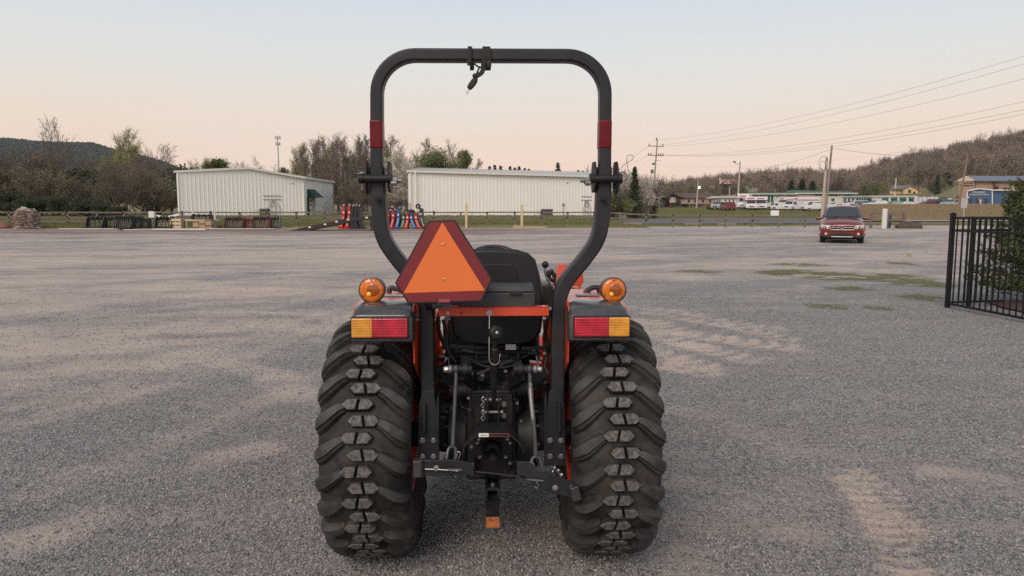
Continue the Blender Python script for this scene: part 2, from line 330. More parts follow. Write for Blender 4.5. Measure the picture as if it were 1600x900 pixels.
def gravel_mat():
    m = bpy.data.materials.new('gravel'); m.use_nodes = True; t = m.node_tree; b = t.nodes['Principled BSDF']; N = t.nodes.new; K = t.links.new
    b.inputs['Roughness'].default_value = .9; b.inputs['Specular IOR Level'].default_value = .25
    tc = N('ShaderNodeTexCoord')
    def mixn(f, a, c):
        x = N('ShaderNodeMix'); x.data_type = 'RGBA'
        for s, i in ((f, 0), (a, 6), (c, 7)):
            if isinstance(s, tuple): x.inputs[i].default_value = (*s, 1)
            elif isinstance(s, float): x.inputs[i].default_value = s
            else: K(s, x.inputs[i])
        return x.outputs[2]
    def mrange(s, a, b_, c=0., d=1.):
        x = N('ShaderNodeMapRange'); K(s, x.inputs[0])
        for i, q in enumerate((a, b_, c, d)): x.inputs[i+1].default_value = q
        return x.outputs[0]
    def att(nm): x = N('ShaderNodeAttribute'); x.attribute_name = nm; return x.outputs['Fac']
    vo = N('ShaderNodeTexVoronoi'); vo.inputs['Scale'].default_value = 85; K(tc.outputs['Object'], vo.inputs['Vector'])
    v2 = N('ShaderNodeTexVoronoi'); v2.inputs['Scale'].default_value = 38; K(tc.outputs['Object'], v2.inputs['Vector'])
    sv = N('ShaderNodeSeparateColor'); K(vo.outputs['Color'], sv.inputs[0]); s2 = N('ShaderNodeSeparateColor'); K(v2.outputs['Color'], s2.inputs[0])
    r = N('ShaderNodeValToRGB'); e = r.color_ramp.elements; e[0].color = (.105, .10, .10, 1); e[1].color = (.50, .48, .47, 1); x = e.new(.5); x.color = (.265, .253, .25, 1); x = e.new(.85); x.color = (.38, .36, .355, 1)
    K(sv.outputs[0], r.inputs[0])
    stones = mixn(mrange(s2.outputs[1], .82, .9), r.outputs[0], (.36, .34, .335))
    nz = N('ShaderNodeTexNoise'); nz.inputs['Scale'].default_value = 160; nz.inputs['Detail'].default_value = 5; K(tc.outputs['Object'], nz.inputs['Vector'])
    n4 = N('ShaderNodeTexNoise'); n4.inputs['Scale'].default_value = 1.3; n4.inputs['Detail'].default_value = 9; n4.inputs['Roughness'].default_value = .7; K(tc.outputs['Object'], n4.inputs['Vector'])
    def nz2(s, det, ro, st):
        n = N('ShaderNodeTexNoise'); n.inputs['Scale'].default_value = s; n.inputs['Detail'].default_value = det; n.inputs['Roughness'].default_value = ro
        q = N('ShaderNodeMapping'); q.inputs['Scale'].default_value = st; q.inputs['Rotation'].default_value = (0, 0, .12); K(tc.outputs['Object'], q.inputs[0]); K(q.outputs[0], n.inputs['Vector']); return n.outputs[0]
    streak = nz2(1.0, 10, .72, (.35, 2.6, 1)); grain = nz2(26, 8, .85, (1, 1, 1)); patchn = nz2(.5, 10, .75, (.5, 1.6, 1))
    def math_(op, a, b_, c_=None, cl=False):
        x = N('ShaderNodeMath'); x.operation = op; x.use_clamp = cl
        for i, s in enumerate((a, b_, c_)):
            if s is None: continue
            if isinstance(s, float): x.inputs[i].default_value = s
            else: K(s, x.inputs[i])
        return x.outputs[0]
    dirt = mixn(mrange(nz.outputs[0], .3, .7), (.42, .34, .285), (.71, .60, .51))
    n5 = N('ShaderNodeTexNoise'); n5.inputs['Scale'].default_value = 22; n5.inputs['Detail'].default_value = 4; K(tc.outputs['Object'], n5.inputs['Vector'])
    f = N('ShaderNodeMath'); f.operation = 'MULTIPLY_ADD'; f.inputs[1].default_value = .5; f.inputs[2].default_value = -.25; K(n5.outputs[0], f.inputs[0])
    g = N('ShaderNodeMath'); g.operation = 'ADD'; g.use_clamp = True; K(f.outputs[0], g.inputs[0]); K(att('dirt'), g.inputs[1])
    gg = math_('ADD', g.outputs[0], math_('MULTIPLY_ADD', streak, 1.5, -.75)); gg = math_('ADD', gg, math_('MULTIPLY_ADD', grain, 1.1, -.55))
    c = mixn(mrange(gg, .05, .85, 0, .9), stones, dirt)
    hs = N('ShaderNodeHueSaturation'); K(math_('MULTIPLY', mrange(grain, .25, .75, .72, 1.28), mrange(patchn, .3, .7, .84, 1.16)), hs.inputs['Value']); K(c, hs.inputs['Color']); c = hs.outputs[0]
    c = mixn(mrange(n4.outputs[0], .35, .65, 0, .22), c, (.16, .15, .155))
    redf = mrange(att('far'), 0, 1, 0, .8); c = mixn(redf, c, (.19, .115, .092))
    moss = mixn(mrange(nz.outputs[0], .35, .65), (.075, .09, .035), (.17, .165, .08))
    c = mixn(mrange(att('moss'), .03, .6, 0, .85), c, moss)
    K(c, b.inputs['Base Color'])
    ml = N('ShaderNodeMath'); ml.operation = 'MULTIPLY_ADD'; ml.inputs[1].default_value = -1.0; ml.inputs[2].default_value = 1; K(vo.outputs['Distance'], ml.inputs[0])
    ml2 = N('ShaderNodeMath'); ml2.operation = 'MULTIPLY_ADD'; ml2.inputs[1].default_value = .6; K(nz.outputs[0], ml2.inputs[0]); K(ml.outputs[0], ml2.inputs[2]); ml3 = math_('MULTIPLY_ADD', grain, 2.2, ml2.outputs[0]); ml4 = math_('MULTIPLY_ADD', streak, 3.0, ml3)
    bp = N('ShaderNodeBump'); bp.inputs['Strength'].default_value = .9; bp.inputs['Distance'].default_value = .009; K(ml4, bp.inputs['Height']); K(bp.outputs[0], b.inputs['Normal'])
    return m
me = npmesh('gravel_lot', V, Q, gravel_mat(), True)
xs, ys = V[:, 0], V[:, 1]
for nm, val in (('dirt', dirt_f(xs, ys)), ('moss', moss_f(xs, ys)), ('far', sm(38, 50, ys+(fbm(xs/6, ys/3, 93)-.5)*14)*(1-sm(-5, 12, xs))*sm(.25, .5, fbm(xs/7, ys/1.6, 95)))):
    a_ = me.attributes.new(nm, 'FLOAT', 'POINT'); a_.data.foreach_set('value', val.astype(np.float32))
tag(share('gravel_lot', me), kind='structure')
bk = MB(); K2 = 24; ang = [radians(60)+radians(240)*i/K2 for i in range(K2+1)]
bk.add([(0, 0, 0)]+[(60*sin(a), 60*cos(a), 0) for a in ang], [(0, i+2, i+1) for i in range(K2)])
o = bk.build('gravel_lot', me.materials[0]); tag(o, kind='structure')

# ---- loose gravel, scattered as uncountable stuff
rg = np.random.default_rng(4)
NS = 230000; r_ = 2.4*np.exp(rg.random(NS)*math.log(20/2.4)); a_ = (rg.random(NS)-.5)*radians(80); X = r_*np.sin(a_); Y = r_*np.cos(a_)
dm = dirt_f(X, Y); keep = (rg.random(NS) > dm*.85) & (rg.random(NS) > sm(9, 19, r_)); X, Y = X[keep], Y[keep]; r_ = r_[keep]
Z = rut_z(X, Y)+.004
sz = .88*(.0035+.0045*rg.random(len(X))**2.2)*(1+.07*(r_-2.4)); sz = np.where(rg.random(len(X)) > .9985, sz*2.1, sz)
def scatter(name, P, sizes, instance, mat_=None, flat=(1, 1, 1), rotfull=True, label=None, zoff=None):
    me = bpy.data.meshes.new(name); me.vertices.add(len(P)); me.vertices.foreach_set('co', np.asarray(P, np.float32).ravel()); me.update()
    a = me.attributes.new('size', 'FLOAT', 'POINT'); a.data.foreach_set('value', np.asarray(sizes, np.float32))
    R3 = rg.random((len(P), 3))*6.283
    if not rotfull: R3[:, :2] = (R3[:, :2]/6.283-.5)*.12
    a = me.attributes.new('turn', 'FLOAT_VECTOR', 'POINT'); a.data.foreach_set('vector', R3.astype(np.float32).ravel())
    g = bpy.data.node_groups.new(name, 'GeometryNodeTree'); g.interface.new_socket('Geometry', in_out='INPUT', socket_type='NodeSocketGeometry'); g.interface.new_socket('Geometry', in_out='OUTPUT', socket_type='NodeSocketGeometry')
    N = g.nodes.new; K = g.links.new; gi = N('NodeGroupInput'); go = N('NodeGroupOutput'); ip = N('GeometryNodeInstanceOnPoints')
    s = N('GeometryNodeInputNamedAttribute'); s.data_type = 'FLOAT'; s.inputs[0].default_value = 'size'
    t = N('GeometryNodeInputNamedAttribute'); t.data_type = 'FLOAT_VECTOR'; t.inputs[0].default_value = 'turn'
    K(gi.outputs[0], ip.inputs['Points']); K(s.outputs[0], ip.inputs['Scale']); K(t.outputs[0], ip.inputs['Rotation'])
    if instance == 'stone':
        ic = N('GeometryNodeMeshIcoSphere'); ic.inputs['Subdivisions'].default_value = 1; ic.inputs['Radius'].default_value = 1
        tr = N('GeometryNodeTransform'); tr.inputs['Scale'].default_value = (1.15, .85, .62); smm = N('GeometryNodeSetMaterial'); smm.inputs['Material'].default_value = mat_
        K(ic.outputs[0], tr.inputs[0]); K(tr.outputs[0], smm.inputs[0]); K(smm.outputs[0], ip.inputs['Instance'])
    else:
        oi = N('GeometryNodeObjectInfo'); oi.inputs[0].default_value = instance; oi.transform_space = 'ORIGINAL'; K(oi.outputs['Geometry'], ip.inputs['Instance'])
    K(ip.outputs[0], go.inputs[0])
    o = bpy.data.objects.new(name, me); C.objects.link(o); md = o.modifiers.new('scatter', 'NODES'); md.node_group = g
    return tag(o, label, kind='stuff')
def rnd_mat(name, cols, rough=.85):
    m = bpy.data.materials.new(name); m.use_nodes = True; t = m.node_tree; b = t.nodes['Principled BSDF']; b.inputs['Roughness'].default_value = rough; b.inputs['Specular IOR Level'].default_value = .3
    oi = t.nodes.new('ShaderNodeObjectInfo'); r = t.nodes.new('ShaderNodeValToRGB'); e = r.color_ramp.elements
    e[0].color = (*cols[0], 1); e[1].color = (*cols[-1], 1)
    for i, c in enumerate(cols[1:-1]): x = e.new((i+1)/(len(cols)-1)); x.color = (*c, 1)
    t.links.new(oi.outputs['Random'], r.inputs[0]); t.links.new(r.outputs[0], b.inputs['Base Color']); return m
stone_m = rnd_mat('loose_stone', [(.10, .098, .10), (.17, .165, .166), (.23, .222, .222), (.28, .27, .266), (.35, .335, .33), (.26, .215, .19), (.44, .43, .42)])
scatter('loose_gravel', np.stack([X, Y, Z+sz*.25], -1), sz, 'stone', stone_m, label='loose grey crushed stone gravel lying over the parking lot')

# ---- road and asphalt beyond the fence
def strip(name, rows, m, zoff=.02, nx=60):
    """rows: list of (u0,u1,Y) edges from near to far, following the terrain"""
    V = []; ny = 8; R_ = []
    for (a, b), (c, d) in zip(rows[0], rows[1]): pass
def patch(name, P, m, zoff=.03, nx=80, ny=10, jit=.0):
    """P: four plan corners near-left, near-right, far-right, far-left"""
    s, t = np.meshgrid(np.linspace(0, 1, nx), np.linspace(0, 1, ny)); p = [np.array(q[:2], float) for q in P]
    X = (p[0][0]*(1-s)+p[1][0]*s)*(1-t)+(p[3][0]*(1-s)+p[2][0]*s)*t; Y = (p[0][1]*(1-s)+p[1][1]*s)*(1-t)+(p[3][1]*(1-s)+p[2][1]*s)*t
    if jit: Y = Y+(fbm(X/2.5, Y/2.5, 5)-.5)*jit*(np.abs(t-.5) > .49); X = X+(fbm(X/2.5, Y/2.5, 9)-.5)*jit*(np.abs(s-.5) > .49)
    V = np.stack([X, Y, ground_z(X, Y)+zoff], -1).reshape(-1, 3); i, j = np.meshgrid(np.arange(ny-1), np.arange(nx-1), indexing='ij'); b = (i*nx+j).ravel()
    o = share(name, npmesh(name, V, np.stack([b, b+1, b+nx+1, b+nx], -1), m, True)); return tag(o, kind='structure')
asph = M('asphalt', (.115, .112, .125), .85, var=.12, scale=2, bump=.2, bscale=60)
conc = M('pale_road', (.30, .29, .285), .9, var=.1, scale=1.5)
patch('asphalt_yard', [(9.2, 72.5), (34, 74), (46, 112), (12, 108)], asph, .06, jit=.8)
patch('road', [(38, 85.5), (130, 82), (140, 91), (41, 93.5)], conc, .07)
patch('storage_yard', [(46, 148), (120, 134), (130, 160), (60, 176)], M('yard_dirt', (.17, .15, .125), .95, var=.2, scale=1), .09)
pale = M('pale_fines', (.66, .57, .49), .95, var=.15, scale=3, bump=.3, bscale=20)
for (u0, u1, y0, y1) in [(88, 235, 53.6, 56.2), (185, 322, 51.6, 55.6), (330, 425, 53.8, 56)]:
    patch('crushed_stone_pad', [(XP(u0, y0), y0), (XP(u1, y0), y0), (XP(u1+2, y1), y1), (XP(u0-2, y1), y1)], pale, .045, nx=40, ny=6, jit=1.2)
mulch = M('mulch', (.085, .05, .04), .95, var=.5, scale=30, bump=.9, bscale=40)
patch('mulch_bed', [(7.25, 9.0), (12, 8.4), (13, 14), (8.0, 12.3)], mulch, .035, nx=40, ny=20, jit=.5)
# ================================================================ THE TRACTOR
DUSTC = (.30, .26, .23)
rubber = M('rubber', (.0105, .0105, .0105), .68, var=.3, scale=9, bump=.25, bscale=120, dust=(.125, .105, .09), dustamt=.6, dscale=5, spec=.4)
tread = M('tread_face', (.075, .072, .070), .9, var=.45, scale=60, bump=.7, bscale=160, dust=(.27, .245, .225), dustamt=.8, dscale=55, spec=.25)
frame_m = M('grey_frame_paint', (.015, .0165, .020), .42, var=.12, scale=5, bump=.05, bscale=150, dust=DUSTC, dustamt=.06, dscale=5, spec=.4)
black_m = M('black_casting', (.011, .0115, .013), .5, var=.3, scale=14, bump=.2, bscale=80, dust=DUSTC, dustamt=.07, dscale=9, spec=.35)
plast = M('grey_plastic', (.028, .030, .034), .42, var=.1, scale=8, bump=.12, bscale=400, dust=DUSTC, dustamt=.12)
seat_m = M('black_vinyl', (.007, .007, .009), .55, var=.2, scale=12, bump=.15, bscale=300)
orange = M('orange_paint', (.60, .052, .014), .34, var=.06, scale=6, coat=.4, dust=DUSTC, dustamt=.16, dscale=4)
steel = M('zinc_steel', (.44, .425, .40), .36, metal=1, var=.15, scale=40)
steel_d = M('dull_steel', (.22, .215, .21), .45, metal=.7, var=.2, scale=30)
hose_m = M('hose_rubber', (.014, .014, .015), .55, var=.2)
white_m = M('white_print', (.75, .74, .72), .5, var=.05)
redtape = M('red_reflective_tape', (.13, .004, .009), .35, var=.12, scale=30, spec=.3)
maroon = M('maroon_reflective', (.19, .018, .026), .3, var=.1, scale=8, coat=.5)
flu = M('fluorescent_orange', (.78, .175, .035), .55, var=.04, scale=3)

tr = thing('tractor', 'orange and dark grey compact tractor standing on the gravel with its rear towards the camera', 'tractor', TM.translation, TA)
def P(mb, name, m, parent=tr, **k): return mb.build(name, m, parent, **k)
bolt_me = None
def hexbolt(r=.010, h=.008):
    b = MB(); b.lathe([(0, .0), (r*1.35, 0), (r*1.35, .002), (r, .002), (r, h), (r*.8, h+.002), (0, h+.002)], (0, 0, 0), (0, -1, 0), 6); return b.mesh('bolt', steel)
bolt_me = hexbolt(); bolt_s = hexbolt(.006, .005)
def bolt(u, v, yl, parent=tr, me=None):
    p = T(u, v, yl); return share('bolt', me or bolt_me, parent, p)

# ---- rear wheels
ZC = .54; RT = .512
prof = [(0, .514), (.06, .513), (.105, .508), (.14, .496), (.163, .474), (.178, .44), (.184, .40), (.182, .36), (.172, .32), (.156, .285), (.146, .262), (.150, .247)]
prof = [(x*1.03, r) for x, r in prof]; _s = [0];
for (a, b), (c, d) in zip(prof, prof[1:]): _s.append(_s[-1]+math.hypot(c-a, d-b))
def pcurve(s):
    a = abs(s); x = float(np.interp(a, _s, [p[0] for p in prof])); r = float(np.interp(a, _s, [p[1] for p in prof]))
    e = .006; x2 = float(np.interp(a+e, _s, [p[0] for p in prof])); r2 = float(np.interp(a+e, _s, [p[1] for p in prof])); x1 = float(np.interp(max(0, a-e), _s, [p[0] for p in prof])); r1 = float(np.interp(max(0, a-e), _s, [p[1] for p in prof]))
    tx, tr_ = x2-x1, r2-r1; l = math.hypot(tx, tr_) or 1
    nx, nr = -tr_/l, tx/l
    if a < .006: nx, nr = 0, 1
    sg = 1 if s >= 0 else -1
    return sg*x, r, sg*nx, nr
NROW = 50
def make_tyre(side, rs):
    cx = side*.527; mb = MB()
    def mp_(s, th, h):
        x, r, nx, nr = pcurve(s); x += nx*h; r += nr*h
        return (cx+x, -r*cos(th), ZC+r*sin(th))
    full = [(r, cx+x) for x, r in prof]; lf = [(r, cx-x) for x, r in prof[:0:-1]]
    mb.lathe(lf+full, (0, 0, ZC), (1, 0, 0), 120)
    def block(poly, th0, h, taper=.82, base=1.22):
        n = len(poly); cs = sum(p[0] for p in poly)/n; ca = sum(p[1] for p in poly)/n
        rings = [[(cs+(s-cs)*k, ca+(a-ca)*k) for s, a in poly] for k in (base, 1.0, .93)]; hs = [-.004, h*.86, h]
        vs = []
        for ring, hh in zip(rings, hs): vs += [mp_(s, th0+a/RT, hh) for s, a in ring]
        fs = [(i, (i+1) % n, n+(i+1) % n, n+i) for i in range(n)]; fs2 = [(n+i, n+(i+1) % n, 2*n+(i+1) % n, 2*n+i) for i in range(n)]
        mb.add(vs, fs, 0); o = len(mb.v)-len(vs); mb.f += [tuple(q+o for q in f) for f in fs2]+[tuple(o+2*n+i for i in range(n))]; mb.m += [1]*n+[1]
    def lug(path, wd, hs, th0, mi=1):
        vs = []; k = len(path)
        for i, (s, a) in enumerate(path):
            s0, a0 = path[max(0, i-1)]; s1, a1 = path[min(k-1, i+1)]; ds, da = s1-s0, a1-a0; l = math.hypot(ds, da); px, py = -da/l, ds/l; w_ = wd[i]/2; h = hs[i]
            for q, hh in ((-w_*1.35, -.004), (-w_, h*.85), (-w_*.84, h), (w_*.84, h), (w_, h*.85), (w_*1.35, -.004)): vs.append(mp_(s+px*q, th0+(a+py*q)/RT, hh))
        fs = []; ms = []
        for i in range(k-1):
            for j in range(5): fs.append((i*6+j, i*6+j+1, (i+1)*6+j+1, (i+1)*6+j)); ms.append(mi if j == 2 else 0)
        fs += [tuple(range(6)), tuple((k-1)*6+j for j in range(6))]; ms += [0, 0]
        o = len(mb.v); mb.v += vs; mb.f += [tuple(q+o for q in f) for f in fs]; mb.m += ms
    r = random.Random(rs); off0 = r.random()*.1
    for i in range(NROW):
        th = 2*pi*i/NROW+off0; sd_ = -1 if i % 2 == 0 else 1; o = sd_*.013; sl = .004*sd_*-1
        hh = .030
        hb = .0208; left = [(-.063+o, .000), (-.043+o, hb), (-.0055+o+sl, hb), (-.0055+o-sl, -hb), (-.043+o, -hb)]
        right = [(.063+o, .000), (.043+o, -hb), (.0055+o-sl, -hb), (.0055+o+sl, hb), (.043+o, hb)]
        block(left, th, hh); block(right, th, hh)
        # shoulder bar on the side the pair leans to: a broad step and a narrower ridge on it
        p = [(sd_*s, a) for s, a in ((.070, -.008), (.092, -.018), (.116, -.036), (.140, -.056), (.162, -.072), (.188, -.082), (.216, -.086))]
        lug(p, [.036, .044, .050, .054, .058, .058, .050], [.014, .022, .024, .024, .021, .015, .006], th, 0)
        p2 = [(s, a+.006) for s, a in p]
        lug(p2, [.026, .033, .038, .041, .042, .041, .032], [.022, .032, .035, .035, .032, .023, .009], th, 2)
    return mb
def rear_wheel(side):
    wh = MB(); cx = side*.527
    # dished orange disc, hub and nuts
    wh.lathe([(.0, cx+side*.02), (.06, cx+side*.02), (.085, cx+side*.03), (.10, cx+side*.005), (.17, cx-side*.02), (.20, cx+side*.04), (.215, cx+side*.05), (.215, cx+side*.044), (.17, cx-side*.028), (.10, cx-side*.002), (0, cx-side*.002)], (0, 0, ZC), (1, 0, 0), 40)
    wheel = P(wh, 'rear_wheel', orange)
    P(make_tyre(side, 3 if side < 0 else 8), 'tyre', [rubber, tread, M('worn_rubber', (.027, .026, .0255), .65, var=.4, scale=20, bump=.4, bscale=140, dust=(.16, .14, .125), dustamt=.4, dscale=12)], wheel, sharp=28)
    b = MB(); b.lathe([(.247, cx-.155), (.262, cx-.158), (.262, cx-.15), (.238, cx-.145), (.225, cx-.06), (.215, cx+.0), (.225, cx+.06), (.238, cx+.145), (.262, cx+.15), (.262, cx+.158), (.247, cx+.155), (.228, cx+.14), (.205, cx+.0), (.228, cx-.14)], (0, 0, ZC), (1, 0, 0), 64, closed=True)
    P(b, 'rim', orange, wheel)
    for k in range(6):
        a = k*pi/3; m = MB(); m.cyl((cx+side*.02, .068*cos(a), ZC+.068*sin(a)), (cx+side*.045, .068*cos(a), ZC+.068*sin(a)), .011, n=6); P(m, 'wheel_nut', steel, wheel)
rear_wheel(-1); rear_wheel(1)

# ---- roll bar
def rrect(wx, wy, r=.010, k=3):
    out_ = []
    for cx, cy, a0 in ((wx/2-r, wy/2-r, 0), (-wx/2+r, wy/2-r, 90), (-wx/2+r, -wy/2+r, 180), (wx/2-r, -wy/2+r, 270)):
        out_ += [(cx+r*cos(radians(a0+90*i/k)), cy+r*sin(radians(a0+90*i/k))) for i in range(k+1)]
    return out_
YR = -.25
def smoothpath(pts, n=8):
    pts = [Vector(p) for p in pts]; out_ = []
    for i in range(len(pts)-1):
        p0 = pts[max(0, i-1)]; p1 = pts[i]; p2 = pts[i+1]; p3 = pts[min(len(pts)-1, i+2)]
        for k in range(n):
            t = k/n; out_.append(.5*((2*p1)+(p2-p0)*t+(2*p0-5*p1+4*p2-p3)*t*t+(3*p1-p0-3*p2+p3)*t**3))
    return out_+[pts[-1]]
def arc_px(cx, cy, r, a0, a1, n=12): return [(cx+r*cos(radians(a0+(a1-a0)*i/n)), cy-r*sin(radians(a0+(a1-a0)*i/n))) for i in range(n+1)]
px = [(590, 302), (589.5, 230)]+arc_px(649.5, 147, 60, 180, 90)+arc_px(885, 148, 60, 90, 0)+[(944.5, 230), (944, 302)]
mb = MB(); mb.sweep([T(u, v, YR) for u, v in px], rrect(.050, .072, .009))
P(mb, 'roll_bar_hoop', frame_m, wn=True)
for nm, pxs in (('l', [(590, 262), (592, 305), (594.5, 345), (602, 375), (621, 404), (649, 438), (662, 462), (667, 490), (668, 560), (671, 640), (672, 700)]),
                ('r', [(943.5, 262), (942, 305), (939.5, 345), (932, 375), (913, 404), (886, 437), (875.5, 460), (872.5, 485), (871, 560), (870, 640), (869, 700)])):
    pts = [T(u, v, YR) for u, v in pxs]; mb = MB(); mb.sweep(smoothpath(pts, 6), rrect(.061, .082, .010)); P(mb, 'roll_bar_post', frame_m, wn=True)
for u, w_ in ((589, -1), (944.7, 1)):
    a = T(u, 187.5, YR); b = T(u, 234, YR); mb = MB(); mb.bb(a.x-.0265, a.x+.0265, YR-.0385, YR+.0385, b.z, a.z); t_ = P(mb, 'reflective_tape', redtape, bevel=.010, seg=3)
    # hinge: two curved cheek plates with a pivot pin
for s, uc in ((-1, 590.5), (1, 943)):
    x0 = T(uc, 278, YR).x
    for q in (-1, 1):
        xx = x0+q*.046; mb = MB(); zt = T(uc, 253, YR).z; zb = T(uc, 304 if q*s > 0 else 301, YR).z; mid = (zt+zb)/2; hh = (zt-zb)/2
        poly = [(xx, YR+yy, mid+zz*hh) for yy, zz in ((-.03, 1), (.03, 1), (.05, .6), (.052, -.6), (.03, -1), (-.03, -1), (-.062, -.55), (-.07, 0), (-.062, .55))]
        mb.prism(poly, (.009, 0, 0)); P(mb, 'hinge_plate', black_m, bevel=.002)
    z1 = T(uc, 279, YR-.07).z; mb = MB(); mb.cyl((x0-.062, YR-.062, z1), (x0+.062, YR-.062, z1), .0165, n=18); mb.cyl((x0-.068, YR-.062, z1), (x0-.05, YR-.062, z1), .021, n=18); mb.cyl((x0+.05, YR-.062, z1), (x0+.068, YR-.062, z1), .021, n=18); P(mb, 'hinge_pin', black_m)
    mb = MB(); xi = x0-s*.075; mb.cyl((xi+s*.02, YR-.06, z1-.008), (xi-s*.015, YR-.06, z1-.008), .016, n=6); mb.cyl((xi-s*.01, YR-.06, z1-.008), (xi-s*.03, YR-.06, z1-.008), .009, n=10); mb.cyl((xi+s*.01, YR-.075, z1-.02), (xi-s*.012, YR-.075, z1-.02), .011, n=6); P(mb, 'pivot_nut', steel_d)
    p = T(uc, 311, YR-.045); mb = MB(); mb.cyl(p, p+Vector((0, -.02, 0)), .012, n=6); mb.cyl(p, p+Vector((0, -.03, -.01)), .006, n=8); P(mb, 'latch_bolt', black_m)
# left: ring and hanging hair pin; right: ring, thin wire loop and green tag
def ring(c, r, wr, ax='y', n=22): 
    c = Vector(c); f = {'y': lambda a: Vector((r*cos(a), 0, r*sin(a))), 'x': lambda a: Vector((0, r*cos(a), r*sin(a)))}[ax]
    m = MB(); m.tube([c+f(2*pi*i/n) for i in range(n)], wr, 6, closed=True); return m
x0 = T(566, 273, YR)
mb = MB(); mb.tube([T(u, v, YR-.06) for u, v in ((557, 271.5), (563, 271), (570, 270.5))], [.002, .005, .005], 8, flat=.5); P(mb, 'pin_head', steel)
P(ring(T(566, 274, YR-.05), .012, .0035), 'pin_ring', steel)
mb = MB(); mb.tube([T(u, v, YR-.05) for u, v in ((565, 279), (563.5, 284), (566, 290), (565, 297))], .0018, 5); mb.tube([T(u, v, YR-.05) for u, v in ((567, 280), (565, 285), (567.5, 289), (566, 293), (569, 295))], .0018, 5); P(mb, 'hair_pin', steel)
P(ring(T(973, 276, YR-.04), .019, .0026), 'pin_ring', steel_d); P(ring(T(966.5, 273, YR-.02), .011, .002), 'pin_ring', steel)
mb = MB(); mb.tube(smoothpath([T(u, v, YR-.03) for u, v in ((965, 268), (972, 261), (979, 255), (987, 250), (990, 245), (987, 242.5), (981, 243), (979, 249), (980, 256), (982, 268))], 5), .0011, 5); P(mb, 'thin_wire_loop', hose_m)
green_p = M('green_plastic', (.015, .075, .05), .35)
mb = MB(); mb.prism([T(u, v, YR+.0) for u, v in ((958, 279), (964, 276), (968, 283), (969, 293), (958, 295))], (0, .02, 0)); P(mb, 'green_tag', green_p, bevel=.003)

# ---- mounting plates of the roll bar
for s in (-1, 1):
    def U(u): return u if s < 0 else 1536.5-u
    mb = MB(); mb.prism([T(U(u), v, YR-.045) for u, v in ((659.5, 611), (678, 610), (682, 640), (686, 680), (686, 728), (653, 728), (653, 680), (654.5, 632))], (0, .014, 0)); P(mb, 'mounting_plate', frame_m, bevel=.002)
    mb = MB(); mb.prism([T(U(u), v, YR-.075) for u, v in ((660, 632), (665, 632), (664.5, 680), (660, 672))], (0, .05, 0)); mb.prism([T(U(u), v, YR-.05) for u, v in ((682, 620), (686, 622), (686, 676), (682, 676))], (0, .12, 0)); P(mb, 'plate_rib', frame_m, bevel=.002)
    for (u, v) in ((660, 688), (677, 688), (660, 713), (677, 713)): bolt(U(u), v, YR-.046)
    # diagonal brace, post to housing
    mb = MB(); mb.beam(T(U(682), 577, YR+.05), T(U(716), 606, YR+.16), .01, .052, up=(0, 0, 1)); P(mb, 'diagonal_brace', frame_m, bevel=.003)

# ---- axle, transmission housing
mb = MB()
for s in (-1, 1): mb.lathe([(.11, s*.10), (.125, s*.13), (.12, s*.17), (.085, s*.20), (.080, s*.30), (.10, s*.315), (.10, s*.33), (.06, s*.335), (.06, s*.52)], (0, 0, ZC), (1, 0, 0), 28)
P(mb, 'rear_axle_housing', black_m)
for s in (-1, 1):
    mb = MB(); mb.lathe([(.0, s*.205), (.13, s*.205), (.145, s*.195), (.145, s*.165), (.135, s*.15), (.135, s*.12), (.12, s*.11)], (0, -.01, ZC-.01), (1, 0, 0), 32)
    for k in range(10):
        a = 2*pi*k/10; c_ = Vector((s*.20, -.01+.132*cos(a), ZC-.01+.132*sin(a))); mb.cyl(c_, c_+Vector((s*.018, 0, 0)), .010, n=6)
    P(mb, 'final_drive_flange', black_m)
mb = MB(); mb.bb(-.115, .115, -.13, .9, .36, .70); mb.bb(-.09, .09, -.16, .2, .66, .79); mb.cyl((-.12, -.04, .76), (.12, -.04, .76), .055, n=20); mb.bb(-.10, .10, .2, 1.2, .38, .60)
P(mb, 'transmission_housing', black_m, bevel=.014, seg=3)
mb = MB(); mb.cyl((-.19, -.10, .775), (.19, -.10, .775), .026, n=16)
for s in (-1, 1): mb.lathe([(.0, s*.05), (.046, s*.05), (.046, s*.105), (.032, s*.11), (.032, s*.16)], (0, -.10, .775), (1, 0, 0), 18)
P(mb, 'rock_shaft', black_m)

# ---- three point linkage
rod_m = M('rod_steel', (.07, .073, .08), .4, metal=.4, var=.2, scale=30)
for s, U in ((-1, lambda u: u), (1, lambda u: 1540-u)):
    a = T(U(745), 603, -.12); b = T(U(722), 585, -.3); mb = MB(); mb.beam(a, b, .022, .05); mb.beam(a+Vector((0, 0, .01)), T(U(733), 590, -.2), .035, .065)
    mb.cyl(T(U(706), 577, -.34), T(U(738), 577, -.34), .018, n=16); mb.cyl(T(U(722), 577, -.34), T(U(732), 577, -.34), .025, n=16); P(mb, 'lift_arm', black_m, bevel=.004)
    mb = MB(); mb.ball(T(U(703.5), 577, -.35), .019, 12, 8, sx=.8); P(mb, 'ball_joint', steel_d)
    c_ = T(U(700), 577, -.35); mb = MB(); mb.cyl(c_, c_+Vector((s*.014, 0, 0)), .014, n=8); mb.cyl(c_+Vector((s*.014, -.01, -.008)), c_+Vector((s*.018, -.01, .012)), .004, n=6); P(mb, 'castle_nut', steel)
mb = MB(); mb.tube([T(712.6, 572, -.35), T(712.6, 590, -.36), T(707.3, 696, -.44)], [.011, .0085, .0085], 12); P(mb, 'lift_rod', rod_m); mb = MB(); mb.ball(T(712.6, 577, -.35), .02, 12, 8, sx=.7); P(mb, 'rod_eye', rod_m)
